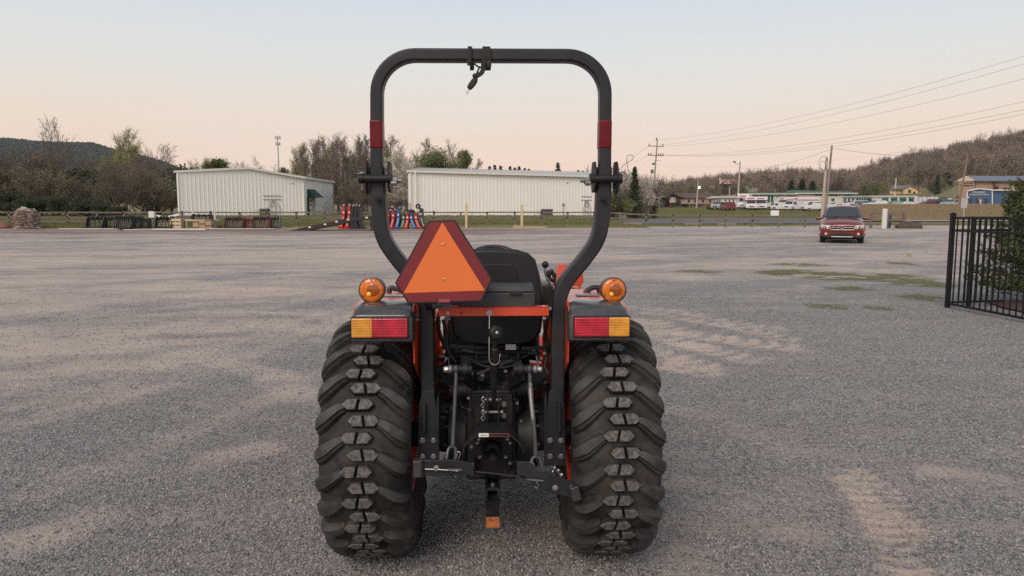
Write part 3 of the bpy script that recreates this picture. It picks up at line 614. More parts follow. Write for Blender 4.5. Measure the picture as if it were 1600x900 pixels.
def fork(cu, v0, v1, yl, name, du=0, w_=6.5):
    m = MB()
    for q in (-1, 1): m.tube(smoothpath([T(cu, v0, yl), T(cu+q*w_*.8, v0+4, yl), T(cu+q*w_+du*.4, (v0+v1)/2, yl-.01), T(cu+q*w_+du, v1, yl-.02)], 4), .0068, 8)
    m.cyl(T(cu-w_+du, v1-2, yl-.02), T(cu+w_+du, v1-2, yl-.02), .006, n=8); return P(m, name, rod_m)
fork(706.5, 697, 722, -.45, 'rod_fork', -2.5)
bs = M('bright_rod', (.20, .20, .20), .38, metal=.7, var=.2, scale=20)
mb = MB(); mb.tube([T(827.5, 577, -.35), T(828.2, 598, -.36)], .009, 10); P(mb, 'upper_rod', rod_m); mb = MB(); mb.ball(T(827.5, 577, -.35), .02, 12, 8, sx=.7); P(mb, 'rod_eye', rod_m); mb = MB(); mb.tube([T(833.5, 655, -.42), T(836.3, 690, -.45), T(837, 712, -.46)], [.009, .0085, .010], 10); P(mb, 'lift_rod', rod_m)
mb = MB(); mb.tube([T(828.2, 598, -.36), T(828.6, 606, -.365)], .011, 6); mb.tube([T(828.6, 607, -.365), T(829.6, 622, -.38)], .0115, 14); mb.tube([T(829.6, 622, -.38), T(832.6, 653, -.415), T(833.6, 665, -.42)], [.0105, .0105, .0105], 14); mb.tube([T(833.8, 671, -.425), T(834.9, 678, -.43)], .0105, 6); P(mb, 'turnbuckle', bs)
fork(837.5, 713, 742, -.46, 'rod_fork', 4, 7.5)
# lower links
mb = MB(); mb.prism([T(u, v, -.50) for u, v in ((655, 719), (692, 719.5), (712, 719.5), (736, 724), (741, 741), (735, 742), (711, 743.5), (655, 744.5))], (0, .014, 0)); P(mb, 'lower_link', frame_m, bevel=.002)
mb = MB(); a = T(738, 733, -.49); b = Vector((-.075, .0, .40)); mb.beam(a, b, .016, .055); P(mb, 'lower_link_arm', frame_m, bevel=.003)
mb = MB(); c_ = T(652.5, 731.5, -.51); mb.box(c_, (.034, .036, .070)); mb.box(c_+Vector((.012, .004, 0)), (.02, .03, .074)); P(mb, 'link_end', plast, bevel=.005)
bolt(681.5, 731.5, -.505)
mb = MB(); mb.tube([T(u, v, -.512) for u, v in ((664, 733), (682, 733.5), (700, 734.5), (716, 736))], .0022, 6); P(mb, 'pin_wire', steel)
mb = MB(); mb.beam(T(700, 733, -.515), T(722, 734, -.515), .003, .006); P(mb, 'lynch_pin', steel)
mb = MB(); mb.tube(smoothpath([T(u, v, -.47) for u, v in ((715, 706), (719, 707), (717, 716), (714.5, 722), (712.5, 718), (715, 708))], 4), .0022, 6); P(mb, 'hair_pin', steel)
mb = MB(); mb.prism([T(u, v, -.52) for u, v in ((808, 722), (826, 722), (842, 738), (862, 741), (896, 755), (899, 779), (872, 773), (835, 763), (824, 746), (808, 742))], (0, .014, 0)); P(mb, 'lower_link', frame_m, bevel=.002)
mb = MB(); mb.beam(T(815, 733, -.5), Vector((.09, .0, .40)), .016, .055); P(mb, 'lower_link_arm', frame_m, bevel=.003)
mb = MB(); c_ = T(899, 770, -.53); mb.box(c_, (.036, .036, .060), Matrix.Rotation(-.25, 3, 'Y')); mb.box(c_+Vector((-.012, .004, .003)), (.02, .03, .066), Matrix.Rotation(-.25, 3, 'Y')); P(mb, 'link_end', plast, bevel=.005)
bolt(867.5, 762, -.525)
P(ring(T(828.5, 728.5, -.50), .017, .0028), 'lynch_ring', steel)
mb = MB(); mb.cyl(T(825, 729, -.50), T(831, 727, -.50), .010, n=8); P(mb, 'lynch_pin', steel)
mb = MB(); mb.beam(T(824, 749, -.535), T(849, 751, -.535), .003, .006); mb.tube([T(838, 752, -.53), T(841, 757, -.53), T(839, 763, -.53), T(835, 760, -.53)], .003, 6); P(mb, 'link_pin', steel)
mb = MB()
for (u, v, r) in ((867, 731, .010), (873, 735, .009), (864, 737, .009), (878, 742, .011), (869, 745, .008), (876, 747, .010)): mb.ball(T(u, v, -.36), r, 8, 6)
mb.tube([T(865, 728, -.36), T(872, 738, -.36), T(880, 748, -.36)], .006, 6); P(mb, 'stabiliser_chain', steel)
mb = MB(); mb.tube(smoothpath([T(u, v, -.47) for u, v in ((738, 737), (765, 739), (795, 743), (822, 746))], 4), .0035, 6); P(mb, 'check_cable', hose_m)

# ---- top link, its bracket and the wire hook
mb = MB(); bk_y = -.20
mb.prism([T(u, v, bk_y) for u, v in ((742, 616), (800, 616), (802, 640), (800, 676), (742, 676))], (0, .03, 0)); P(mb, 'top_link_bracket', black_m, bevel=.003)
for u in (762, 779.5):
    mb = MB(); mb.prism([T(u-1.5, v, y) for v, y in ((618, -.21), (616, -.27), (640, -.28), (672, -.25), (672, -.21))], (.007, 0, 0)); P(mb, 'bracket_cheek', black_m, bevel=.001)
for (u, v) in ((787, 631.5), (787, 649.6), (754, 668.4), (787, 668.4)): bolt(u, v, bk_y-.002)
mb = MB(); mb.cyl(T(754.5, 644, -.255), T(785, 644, -.255), .0082, n=12); mb.cyl(T(783.5, 644, -.255), T(786, 644, -.255), .013, n=12); P(mb, 'clevis_pin', bs)
mb = MB(); mb.cyl(T(757, 624.5, -.25), T(783, 624.5, -.25), .008, n=12); mb.cyl(T(765, 624.5, -.25), T(767, 624.5, -.25), .013, n=12); mb.cyl(T(778, 624.5, -.25), T(780.5, 624.5, -.25), .013, n=12); P(mb, 'clevis_pin', bs)
for v in (622, 642):
    mb = MB(); mb.tube(smoothpath([T(u, v+dv, -.27) for u, dv in ((756, -2), (752, 2), (755, 7), (751.5, 12), (755.5, 15), (757, 8), (754, 3))], 3), .0024, 6); P(mb, 'hair_pin', steel)
mb = MB(); mb.tube([T(771.5, 626, -.25), T(771.5, 612, -.27), T(772, 604, -.28), T(772.5, 600, -.285)], [.010, .011, .012, .0125], 14); mb.tube([T(772.5, 602, -.285), T(773, 545, -.345)], .0188, 18); mb.tube([T(773, 546, -.345), T(773, 543, -.347)], [.0175, .013], 18); mb.tube([T(773, 545, -.345), T(773.5, 528, -.36)], .0115, 14)
P(mb, 'top_link', black_m)
mb = MB(); c_ = T(774, 519.5, -.375); ax = Vector((.5, -.85, .0)).normalized(); mb.lathe([(.010, -.018), (.024, -.016), (.029, -.010), (.029, .010), (.024, .016), (.010, .018)], c_, ax, 24); P(mb, 'top_link_eye', black_m)
mb = MB(); mb.ball(c_+ax*.010, .0125, 12, 8); P(mb, 'eye_ball', steel)
mb = MB(); mb.tube(smoothpath([T(u, v, y) for u, v, y in ((764.6, 492, -.325), (764.4, 530, -.355), (764.3, 560, -.37), (767, 567, -.372), (773, 570, -.375), (779.5, 566, -.372), (780.5, 556, -.37), (782, 552.5, -.365))], 5), .0019, 6); P(mb, 'wire_hook', steel)
mb = MB(); c_ = T(764.8, 489, -.318); mb.lathe([(0, .005), (.007, .005), (.007, .002), (.013, .002), (.013, -.003), (0, -.003)], c_, (0, -1, 0), 16); P(mb, 'hook_washer', steel)

# ---- PTO shield, shaft, drawbar
out1 = [(721, 709), (724, 697), (731, 688), (741, 681), (752, 679), (787, 679), (801, 681), (812, 690), (818, 699), (821, 707)]
mb = MB(); n = len(out1); inn = [(u+(770-u)*.05, v+2.2) for u, v in out1]
A_ = [T(u, v, -.42) for u, v in out1]; B_ = [T(u, v, -.42) for u, v in inn]; A2 = [p+Vector((0, .2, .0)) for p in A_]; B2 = [p+Vector((0, .2, 0)) for p in B_]
A2 = [Vector((p.x*.8, -.18, p.z)) for p in A_]; B2 = [Vector((p.x*.8, -.18, p.z)) for p in B_]
fs = []
for i in range(n-1): fs += [(i, i+1, n+i+1, n+i), (i, i+1, 2*n+i+1, 2*n+i), (n+i, n+i+1, 3*n+i+1, 3*n+i)]
fs += [(0, n, 3*n, 2*n), (n-1, 2*n-1, 4*n-1, 3*n-1)]
mb.add(A_+B_+A2+B2, fs); P(mb, 'shaft_shield', black_m)
mb = MB(); mb.prism([T(u, v, -.425) for u, v in ((748, 677.2), (763.5, 677.2), (763.5, 682.8), (748, 682.8))], (0, .003, 0)); lab = P(mb, 'warning_label', white_m)
mb = MB(); mb.beam(T(751, 680.6, -.4262), T(755, 679.6, -.4262), .001, .0022); mb.beam(T(755, 679.8, -.4262), T(761, 680.6, -.4262), .001, .0016); P(mb, 'scribble_print', black_m, lab)
redd = M('dark_red_print', (.16, .05, .045), .5)
mb = MB(); mb.prism([T(u, v, -.425) for u, v in ((764, 677.2), (796, 677.4), (796, 683.0), (764, 682.8))], (0, .003, 0)); lab = P(mb, 'warning_label', redd)
mb = MB(); mb.prism([T(u, v, -.4262) for u, v in ((766, 678.2), (794.6, 678.4), (794.6, 682.0), (766, 681.8))], (0, .001, 0)); P(mb, 'label_print', black_m, lab)
mb = MB(); mb.prism([T(u, v, -.14) for u, v in ((741, 684), (801, 684), (801, 716), (797, 736), (793, 740), (790, 716), (750, 716), (747, 740), (743, 736), (741, 716))], (0, .05, 0)); P(mb, 'rear_gearbox_cover', black_m, bevel=.004)
mb = MB(); c_ = T(769.5, 703, -.16); mb.lathe([(0, -.11), (.016, -.11), (.0175, -.10), (.0175, -.03), (.030, -.028), (.042, -.018), (.042, .02)], c_, (0, 1, 0), 24)
for k in range(6): a = k*pi/3; mb.beam(c_+Vector((.0175*cos(a), -.10, .0175*sin(a))), c_+Vector((.0175*cos(a), -.03, .0175*sin(a))), .006, .006)
P(mb, 'power_take_off_shaft', black_m)
for (u, v) in ((748, 686), (793, 686), (742, 723.5), (797, 723.5)): bolt(u, v, -.15, me=bolt_s)
for (u, v) in ((746, 692), (797, 692), (750, 714), (790, 714)): bolt(u, v, -.15, me=bolt_s)
mb = MB(); xs_ = .026
for q in (-1, 1): mb.bb(q*xs_-.006+.004, q*xs_+.006+.004, -.30, .30, .315, .385)
mb.bb(-.022, .030, -.30, -.24, .375, .389); mb.bb(-.022, .030, -.02, .2, .31, .39); P(mb, 'drawbar_carrier', black_m, bevel=.002)
mb = MB(); mb.bb(-.0235, .0315, -.50, .2, .325, .345); P(mb, 'drawbar', black_m, bevel=.002)
mb = MB(); zt = .3455; rust = M('rusty_orange_steel', (.42, .13, .035), .7, var=.35, scale=30, bump=.3, bscale=120)
c0 = Vector((.004, -.528, 0)); rO = [(c0.x-.0265, c0.y-.0275), (c0.x+.0265, c0.y-.0275), (c0.x+.0265, c0.y+.0275), (c0.x-.0265, c0.y+.0275)]
nh = 16; hole = [(c0.x+.012*cos(2*pi*i/nh-3*pi/4), c0.y+.012*sin(2*pi*i/nh-3*pi/4)) for i in range(nh)]
def sq(i): 
    a = 2*pi*i/nh-3*pi/4; m_ = max(abs(cos(a)), abs(sin(a))); return (c0.x+.0265*cos(a)/m_, c0.y+.0275*sin(a)/m_)
so = [sq(i) for i in range(nh)]; vs = [(x, y, z) for z in (.3455, .3245) for ring_ in (so, hole) for x, y in ring_]; fs = []
for i in range(nh):
    j = (i+1) % nh; fs += [(i, j, nh+j, nh+i), (2*nh+i, 2*nh+j, 3*nh+j, 3*nh+i), (i, j, 2*nh+j, 2*nh+i), (nh+i, nh+j, 3*nh+j, 3*nh+i)]
mb.add(vs, fs); P(mb, 'drawbar_eye', rust)
c_ = Vector((.004, -.27, .389)); mb = MB(); mb.cyl(c_, c_+Vector((0, 0, .014)), .013, n=6); P(mb, 'drawbar_bolt', steel)

# ---- fenders with lamp housings
amber = M('amber_lens', (.72, .31, .035), .2, var=.25, scale=25, coat=.8); redl = M('red_lens', (.46, .012, .035), .2, var=.35, scale=22, coat=.8)
def lensgrid(m):   # moulded prism grid of a lamp lens
    t = m.node_tree; N = t.nodes.new; K = t.links.new; b = t.nodes['Principled BSDF']; tc = N('ShaderNodeTexCoord'); ws = []
    for d_ in ('X', 'Z'): w_ = N('ShaderNodeTexWave'); w_.bands_direction = d_; w_.inputs['Scale'].default_value = 34 if d_ == 'X' else 30; K(tc.outputs['Object'], w_.inputs['Vector']); ws.append(w_.outputs['Fac'])
    mu = N('ShaderNodeMath'); mu.operation = 'MULTIPLY'; K(ws[0], mu.inputs[0]); K(ws[1], mu.inputs[1]); r = N('ShaderNodeMapRange'); r.inputs[3].default_value = .88; r.inputs[4].default_value = 1.10; K(mu.outputs[0], r.inputs[0])
    hs = N('ShaderNodeHueSaturation'); K(r.outputs[0], hs.inputs['Value']); src = b.inputs['Base Color'].links[0].from_socket; K(src, hs.inputs['Color']); K(hs.outputs[0], b.inputs['Base Color'])
    bp = N('ShaderNodeBump'); bp.inputs['Strength'].default_value = .6; bp.inputs['Distance'].default_value = .002; K(mu.outputs[0], bp.inputs['Height']); K(bp.outputs[0], b.inputs['Normal'])
lensgrid(amber); lensgrid(redl)
fp = [(-.40, 1.07), (-.43, 1.10), (-.43, 1.165), (-.40, 1.195), (-.33, 1.207), (.10, 1.212), (.30, 1.19), (.48, 1.10), (.62, .92), (.70, .70), (.74, .60)]
for s in (-1, 1):
    x0, x1 = sorted((s*.322, s*.560))
    mb = MB(); pin = [(y+.012*(1 if y < .2 else -.5), z-.012) for y, z in fp]; n = len(fp)
    vs = [(x, y, z) for x in (x0, x1) for y, z in fp+pin]; fs = []
    for i in range(n-1): fs += [(i, i+1, 2*n+i+1, 2*n+i), (n+i, n+i+1, 3*n+i+1, 3*n+i), (i, i+1, n+i+1, n+i), (2*n+i, 2*n+i+1, 3*n+i+1, 3*n+i)]
    fs += [(0, n, 3*n, 2*n), (n-1, 2*n-1, 4*n-1, 3*n-1)]; mb.add(vs, fs); fender = P(mb, 'fender', orange, bevel=.004)
    mb = MB(); xi = s*.322; mb.prism([(xi, y, z) for y, z in [(-.18, .84), (-.38, .96)]+fp[:]+[(.74, .56)]], (-s*.006, 0, 0)); P(mb, 'inner_panel', orange, fender)
    # warning stickers on top, a cup and a grab rail
    mb = MB(); zz = 1.2125; mb.box((s*.43, -.12, zz), (.10, .07, .002)); P(mb, 'sticker', M('sticker_grey', (.34, .35, .36), .4), fender)
    mb = MB(); mb.box((s*.52, -.10, zz), (.05, .06, .002)); P(mb, 'sticker', white_m, fender)
    # lamp housing
    a = T(768.5+s*(549-768.5)*-1, 535, -.44); zb = T(768, 535, -.45).z; zl = T(768, 495, -.47).z; xo = abs(T(549, 510, -.46).x); xi = abs(T(645, 510, -.46).x); xa, xb = sorted((s*xi, s*xo))
    mb = MB(); pr = [(-.455, zb), (-.475, zb+.012), (-.475, zb+.030), (-.468, zl), (-.462, zl+.010), (-.44, zl+.033), (-.40, 1.213), (-.345, 1.217), (-.345, 1.19), (-.40, zb)]
    n = len(pr); xs4 = [xa, xa+.012, xa+.035, xb-.035, xb-.012, xb]; drop = [.028, .010, 0, 0, .010, .028]; vs = []
    for x, d in zip(xs4, drop): vs += [(x, y+(.012 if d > .02 else 0), z-d*sm(zl-.02, 1.2, z)) for y, z in pr]
    fs = [(i*n+j, i*n+(j+1) % n, (i+1)*n+(j+1) % n, (i+1)*n+j) for i in range(5) for j in range(n)]+[tuple(range(n)), tuple(5*n+j for j in range(n))]
    mb.add(vs, fs); hs = P(mb, 'lamp_housing', M('glossy_grey_plastic', (.038, .040, .046), .24, var=.12, scale=7, coat=.5, dust=DUSTC, dustamt=.2, dscale=6), bevel=.004, sharp=50)
    la, lb = zb+.028, zl-.002; xq = s*(xo-.005); xm = s*(xo-.088); xe = s*(xi+.018)
    for nm, p, q, m_ in (('amber_lens', xq, xm, amber), ('red_lens', xm, xe, redl)):
        p, q = sorted((p, q)); mb = MB(); mb.bb(p, q, -.490, -.462, la, lb); P(mb, nm, m_, hs, bevel=.004)
    mb = MB(); p, q = sorted((xq+s*.004, xe-s*.004)); mb.bb(p, q, -.483, -.46, la-.005, lb+.005); P(mb, 'lens_gasket', M('gasket_black', (.012, .012, .013), .6), hs, bevel=.003)
    # beacon lamp
    uc = 581 if s < 0 else 958.5; c_ = T(uc, 453.5, -.36); mb = MB(); mb.lathe([(.0, .050), (.048, .050), (.0515, .046), (.053, .006), (.0545, .004), (.0545, -.002), (.050, -.004), (.0505, .002), (.0, .004)], c_, (s*-.03, 1, 0), 36)
    bc = P(mb, 'flasher_lamp', plast)
    mb = MB(); cz = c_.z-.052; mb.cyl((c_.x, c_.y+.022, cz+.006), (c_.x, c_.y+.022, cz-.010), .020, .020, n=16); mb.bb(c_.x-.022, c_.x+.022, c_.y+.0, c_.y+.045, cz-.030, cz-.008); P(mb, 'lamp_stalk', hose_m, bc, bevel=.003)
    al = bpy.data.materials.get('amber_dome') or mat('amber_dome', (.88, .19, .007), .12, var=.3, scale=60, trans=.15, coat=.6)
    mb = MB(); mb.lathe([(.0495, .003), (.0495, -.004), (.045, -.0085), (.030, -.011), (.0, -.0125), ], c_, (s*-.03, 1, 0), 36); P(mb, 'lens', al, bc, sharp=60)
    mb = MB(); mb.lathe([(.048, .001), (.036, .003), (.030, .010), (.016, .020), (.0, .024)], c_+Vector((0, -.003, 0)), (s*-.03, 1, 0), 28); P(mb, 'reflector', M('reflector', (.75, .42, .10), .15, metal=.9), bc, sharp=60)
    for r_0, r_1, y_, cc_ in ((.026, .022, -.0125, (.30, .07, .004)), (.009, .005, -.0155, (1.0, .5, .06))): mb = MB(); mb.lathe([(r_0, .002), (r_0, 0), (r_1, -.002), (0, -.0025)], c_+(Vector((.007, y_, .002)) if r_0 > .02 else Vector((-.010, y_, -.015))), (0, 1, 0), 24); P(mb, 'lens_ring_and_glint', M('amber_ring_and_glint_%d' % int(r_0*1000), cc_, .1, coat=.6), bc)  # dark inner disc, plus a small bright disc painted in as a highlight
    mb = MB(); mb.ball(c_+Vector((0, .001, -.002)), .011, 10, 8); P(mb, 'bulb', amber, bc)
    for k in range(3):
        an = radians(90+120*k); q = c_+Vector((.043*cos(an), -.0085, .043*sin(an))); mb = MB(); mb.lathe([(0, .004), (.0042, .004), (.0052, .0)], q, (0, -1, 0), 8); P(mb, 'lens_screw', steel_d, bc)
# grab rails
for pts in ([(632, 470), (628, 455), (617, 451), (609, 451), (608, 466)], [(902, 470), (912, 460), (922, 451), (932, 449), (936, 452), (938, 466)]):
    mb = MB(); mb.tube(smoothpath([T(u, v, .0) for u, v in pts], 4), .0125, 10); P(mb, 'grab_rail', plast)
mb = MB(); mb.lathe([(0, .014), (.035, .014), (.038, .010), (.038, -.006), (0, -.006)], T(931, 466, -.08), (0, 0, 1), 20); P(mb, 'filler_cap', seat_m)

# ---- cross bar, toolbox, seat
mb = MB(); a = T(684.5, 480, -.315); b = T(857.5, 493.5, -.315); mb.bb(a.x, b.x, -.315, -.309, b.z, a.z); mb.bb(a.x, b.x, -.315, -.26, a.z-.005, a.z); P(mb, 'cross_bar', orange, bevel=.0015)
mb = MB(); a = T(685.5, 476, -.33); b = T(704, 484, -.33); mb.bb(a.x, b.x, -.335, -.30, b.z, a.z); P(mb, 'bar_bracket', orange, bevel=.002)
bolt(700, 489, -.315, me=bolt_s); bolt(859.5, 482, -.30, me=bolt_s)
mb = MB(); c_ = T(721, 489, -.3155); mb.cyl(c_, c_+Vector((0, -.001, 0)), .004, n=10); P(mb, 'bar_hole', hose_m)
a = T(717, 457, -.30); b = T(836.5, 481, -.30); mb = MB(); mb.box(((a.x+b.x)/2, -.215, (a.z+b.z)/2), (b.x-a.x, .17, a.z-b.z), tx=1.0); box_ = P(mb, 'toolbox', plast, bevel=.007, seg=3)
zt = T(780, 446, -.27).z; mb = MB(); mb.box(((a.x+b.x)/2-.003, -.215, (a.z+zt)/2), (b.x-a.x+.002, .178, zt-a.z), tx=.96, ty=.92); P(mb, 'toolbox_lid', plast, box_, bevel=.006, seg=3)
l0 = T(797, 455.5, -.305); l1 = T(815.5, 461, -.305); mb = MB(); mb.bb(l0.x, l1.x, -.312, -.30, l1.z, l0.z); P(mb, 'latch', seat_m, box_, bevel=.002)
# seat: curved shell back, recessed panel, pan below
YS = .02
back = [(690, 482), (690, 440), (696, 412), (706, 397), (725, 391.5), (768, 390), (805, 391.5), (824, 397), (835, 407), (842, 432), (847, 462), (848, 482)]
mb = MB(); n = len(back); layers = [(-.0, 1.0), (.02, 1.03), (.09, 1.0), (.11, .9)]; cc = T(768, 440, YS); vs = []
for dy, sc_ in layers: vs += [Vector((cc.x+(T(u, v, YS).x-cc.x)*sc_, YS+dy+.04*(T(u, v, YS).z-cc.z), cc.z+(T(u, v, YS).z-cc.z)*sc_)) for u, v in back]
fs = [(i*n+j, i*n+(j+1) % n, (i+1)*n+(j+1) % n, (i+1)*n+j) for i in range(len(layers)-1) for j in range(n)]+[tuple(range(n)), tuple(3*n+j for j in range(n))]
mb.add(vs, fs); seat = P(mb, 'seat', seat_m, bevel=.012, seg=3, sharp=50)
mb = MB(); rec = [(716, 470), (722, 420), (732, 412), (800, 412), (807, 420), (811, 446), (811, 470)]; mb.prism([T(u, v, YS-.005) for u, v in rec], (0, .02, 0)); P(mb, 'back_panel', M('seat_back_panel', (.008, .008, .010), .6), seat, bevel=.006, seg=2)
mb = MB(); pan = [(703, 478), (704, 500), (707, 520), (716, 531), (735, 536), (773, 539), (815, 537), (835, 532), (845, 520), (848, 500), (848, 478)]; n = len(pan)
vs = []
for yl, k in ((.0, .94), (.03, 1.0), (.40, 1.0), (.50, .9)): cc2 = T(775, 500, .02); vs += [Vector((cc2.x+(T(u, v, .02).x-cc2.x)*k, yl, cc2.z+(T(u, v, .02).z-cc2.z)*k)) for u, v in pan]
fs = [(i*n+j, i*n+(j+1) % n, (i+1)*n+(j+1) % n, (i+1)*n+j) for i in range(3) for j in range(n)]+[tuple(range(n)), tuple(3*n+j for j in range(n))]
mb.add(vs, fs); P(mb, 'seat_pan', seat_m, seat, sharp=60)
mb = MB(); c_ = T(771, 425, .78); mb.tube([c_+Vector((.19*cos(2*pi*i/32), .13*sin(2*pi*i/32), .135*sin(2*pi*i/32)-.0)) for i in range(32)], .014, 8, closed=True)
for a in (90, 210, 330): mb.beam(c_, c_+Vector((.19*cos(radians(a)), .13*sin(radians(a)), .135*sin(radians(a)))), .03, .01)
mb.cyl(c_, c_+Vector((0, .25, -.25)), .03, n=12); P(mb, 'steering_wheel', seat_m)
# loader lever and console on the right, orange loader mast
mb = MB(); p = T(852, 413.5, .25); mb.ball(p, .0175, 14, 10); lev = P(mb, 'lever_knob', seat_m)
mb = MB(); mb.tube(smoothpath([p, T(851.5, 424, .25), T(853, 432, .25), T(858, 440, .25), T(862, 448, .25)], 4), .0048, 8); P(mb, 'lever_rod', steel_d, lev)
mb = MB()
for (u, v, r) in ((857, 428, .016), (862, 425, .013), (866, 430, .012), (858, 436, .014), (864, 438, .010)): mb.ball(T(u, v, .35), r, 8, 6, sz=1.2)
mb.tube([T(866, 426, .35), T(868, 434, .35), T(866, 446, .35)], .005, 6); P(mb, 'valve_levers', black_m)
a = T(846.5, 444, .30); b = T(864, 464, .30); mb = MB(); mb.bb(a.x, b.x, .28, .45, b.z-.1, a.z); P(mb, 'valve_console', plast, bevel=.01)
mb = MB(); a = T(886, 424, 1.1); mb.prism([T(u, v, 1.1) for u, v in ((880, 470), (884, 436), (893, 430), (898, 424.5), (907, 423.5), (911, 428), (912, 442), (908, 446), (906, 470))], (0, .12, 0)); mb.beam(Vector((T(895, 470, 1.1).x, 1.16, 1.05)), Vector((T(895, 470, 1.1).x, 1.2, .55)), .10, .12); mast = P(mb, 'loader_mast', orange, bevel=.004)
mb = MB(); mb.prism([T(u, v, 1.095) for u, v in ((888.5, 448), (903, 448), (903, 466), (888.5, 466))], (0, .004, 0)); dec = P(mb, 'warning_label', white_m, mast)
mb = MB(); mb.prism([T(u, v, 1.093) for u, v in ((889.5, 449), (902, 449), (902, 451), (889.5, 451))], (0, .001, 0)); mb.prism([T(u, v, 1.093) for u, v in ((893, 461), (895, 455), (899, 454), (900, 458), (897, 459), (896, 462))], (0, .001, 0)); P(mb, 'label_print', redtape if 0 else black_m, mast)
mb = MB(); mb.prism([T(u, v, 1.093) for u, v in ((892, 430), (901, 429), (901, 438), (890, 438))], (0, .004, 0)); P(mb, 'dark_emblem', black_m, mast)
mb = MB(); a = T(655, 470, 1.1); mb.beam((a.x-.03, 1.16, 1.25), (a.x-.03, 1.2, .55), .10, .12); P(mb, 'loader_mast', orange, bevel=.004)
# loader arms and bucket beyond the bonnet (seen from a step to the side)
for s in (-1, 1):
    mb = MB(); mb.beam((s*.44, 1.15, 1.2), (s*.44, 2.0, .95), .06, .11); mb.beam((s*.44, 1.97, .97), (s*.44, 2.5, .35), .06, .11); P(mb, 'loader_arm', orange, bevel=.006)
mb = MB(); mb.prism([(-.75, y, z) for y, z in ((2.5, .12), (2.45, .50), (2.55, .56), (2.6, .18), (3.0, .06), (3.0, .04), (2.55, .08))], (1.5, 0, 0)); P(mb, 'bucket', orange, bevel=.004)
mb = MB(); mb.prism([(-.23, y, z) for y, z in ((1.05, .62), (1.0, 1.08), (1.2, 1.16), (1.9, 1.08), (2.12, .95), (2.15, .62))], (.46, 0, 0)); P(mb, 'bonnet', orange, bevel=.03, seg=3)
mb = MB(); mb.bb(-.2, .2, 1.0, 2.0, .42, .66); mb.bb(-.50, .50, 1.68, 1.78, .30, .38); P(mb, 'front_frame', black_m, bevel=.01)
for s in (-1, 1):
    mb = MB(); mb.lathe([(.17, -.10), (.26, -.115), (.31, -.10), (.33, -.06), (.335, 0), (.33, .06), (.31, .10), (.26, .115), (.17, .10)], (s*.50, 1.73, .33), (1, 0, 0), 40)
    for k in range(22):
        a = 2*pi*k/22; c_ = Vector((s*.50+(.045 if k % 2 else -.045), 1.73+.335*cos(a), .33+.335*sin(a))); mb.box(c_, (.11, .04, .03), Matrix.Rotation(a-pi/2, 3, 'X') @ Matrix.Rotation(.35*(1 if k % 2 else -1), 3, 'Z'))
    fw = P(mb, 'front_wheel', rubber); mb = MB(); mb.lathe([(0, .03), (.12, .02), (.17, .09), (.175, -.09), (.12, 0), (0, -.0)], (s*.50, 1.73, .33), (s, 0, 0), 24); P(mb, 'rim', orange, fw)
# deck, step, under-seat clutter
mb = MB(); mb.bb(-.50, .50, .62, 1.15, .48, .52); mb.bb(-.32, .32, .05, .65, .60, .63); P(mb, 'foot_deck', M('deck_rubber', (.03, .03, .032), .7))
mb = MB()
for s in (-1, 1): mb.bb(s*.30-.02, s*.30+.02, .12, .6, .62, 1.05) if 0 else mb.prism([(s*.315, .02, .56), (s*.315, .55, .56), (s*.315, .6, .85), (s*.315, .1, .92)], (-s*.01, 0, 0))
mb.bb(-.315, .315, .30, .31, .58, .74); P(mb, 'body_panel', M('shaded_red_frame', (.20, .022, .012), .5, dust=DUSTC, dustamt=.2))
mb = MB()
for u0, u1, v, y in ((715, 830, 552, .0), (740, 812, 560, -.05), (735, 815, 566, -.1), (690, 845, 575, -.02), (690, 740, 543, -.1), (815, 858, 545, -.1)): mb.bb(T(u0, v, y).x, T(u1, v, y).x, y, y+.03, T(u0, v+2.5, y).z, T(u0, v-2.5, y).z)
mb.bb(T(742, 550, -.1).x, T(746, 550, -.1).x, -.1, -.07, T(742, 572, -.1).z, T(742, 552, -.1).z); mb.bb(T(808, 550, -.1).x, T(812, 550, -.1).x, -.1, -.07, T(742, 572, -.1).z, T(742, 552, -.1).z)
mb.bb(-.14, .14, -.02, .3, .80, .90); P(mb, 'seat_frame', black_m, bevel=.002)
mb = MB(); mb.beam(T(745, 585, -.2), T(800, 563, -.16), .010, .012); P(mb, 'linkage_lever', plast, bevel=.003)
mb = MB(); mb.bb(-.27, .27, .66, .98, .56, 1.0); P(mb, 'fuel_tank', seat_m, bevel=.03)
mb = MB(); mb.bb(T(790, 541, -.05).x, T(806, 541, -.05).x, -.06, -.05, T(790, 546, -.05).z, T(790, 538, -.05).z); P(mb, 'grey_tag', M('tag_grey', (.4, .4, .4), .5))
rr = random.Random(5)
for pts, r_h in [([(688, 484), (684, 505), (690, 530), (700, 552), (697, 575)], .009), ([(692, 500), (697, 520), (699, 545), (706, 560)], .007), ([(702, 500), (706, 525), (702, 548), (712, 566)], .006), ([(862, 470), (856, 500), (850, 530), (854, 560), (846, 585)], .008), ([(858, 490), (852, 515), (858, 545), (850, 570)], .007), ([(888, 480), (896, 500), (890, 520), (884, 545)], .006),
                 ([(722, 600), (716, 615), (722, 635), (730, 640)], .006), ([(818, 600), (824, 620), (812, 640), (816, 655)], .006), ([(735, 560), (755, 572), (790, 574), (815, 566)], .007), ([(700, 560), (720, 556), (745, 560), (760, 575)], .006), ([(845, 552), (822, 556), (800, 570), (790, 585)], .006)]:
    y0 = -.08+rr.uniform(-.06, .08); mb = MB(); mb.tube(smoothpath([T(u, v, y0+rr.uniform(-.02, .02)) for u, v in pts], 5), r_h, 8); P(mb, 'hydraulic_hose', hose_m)
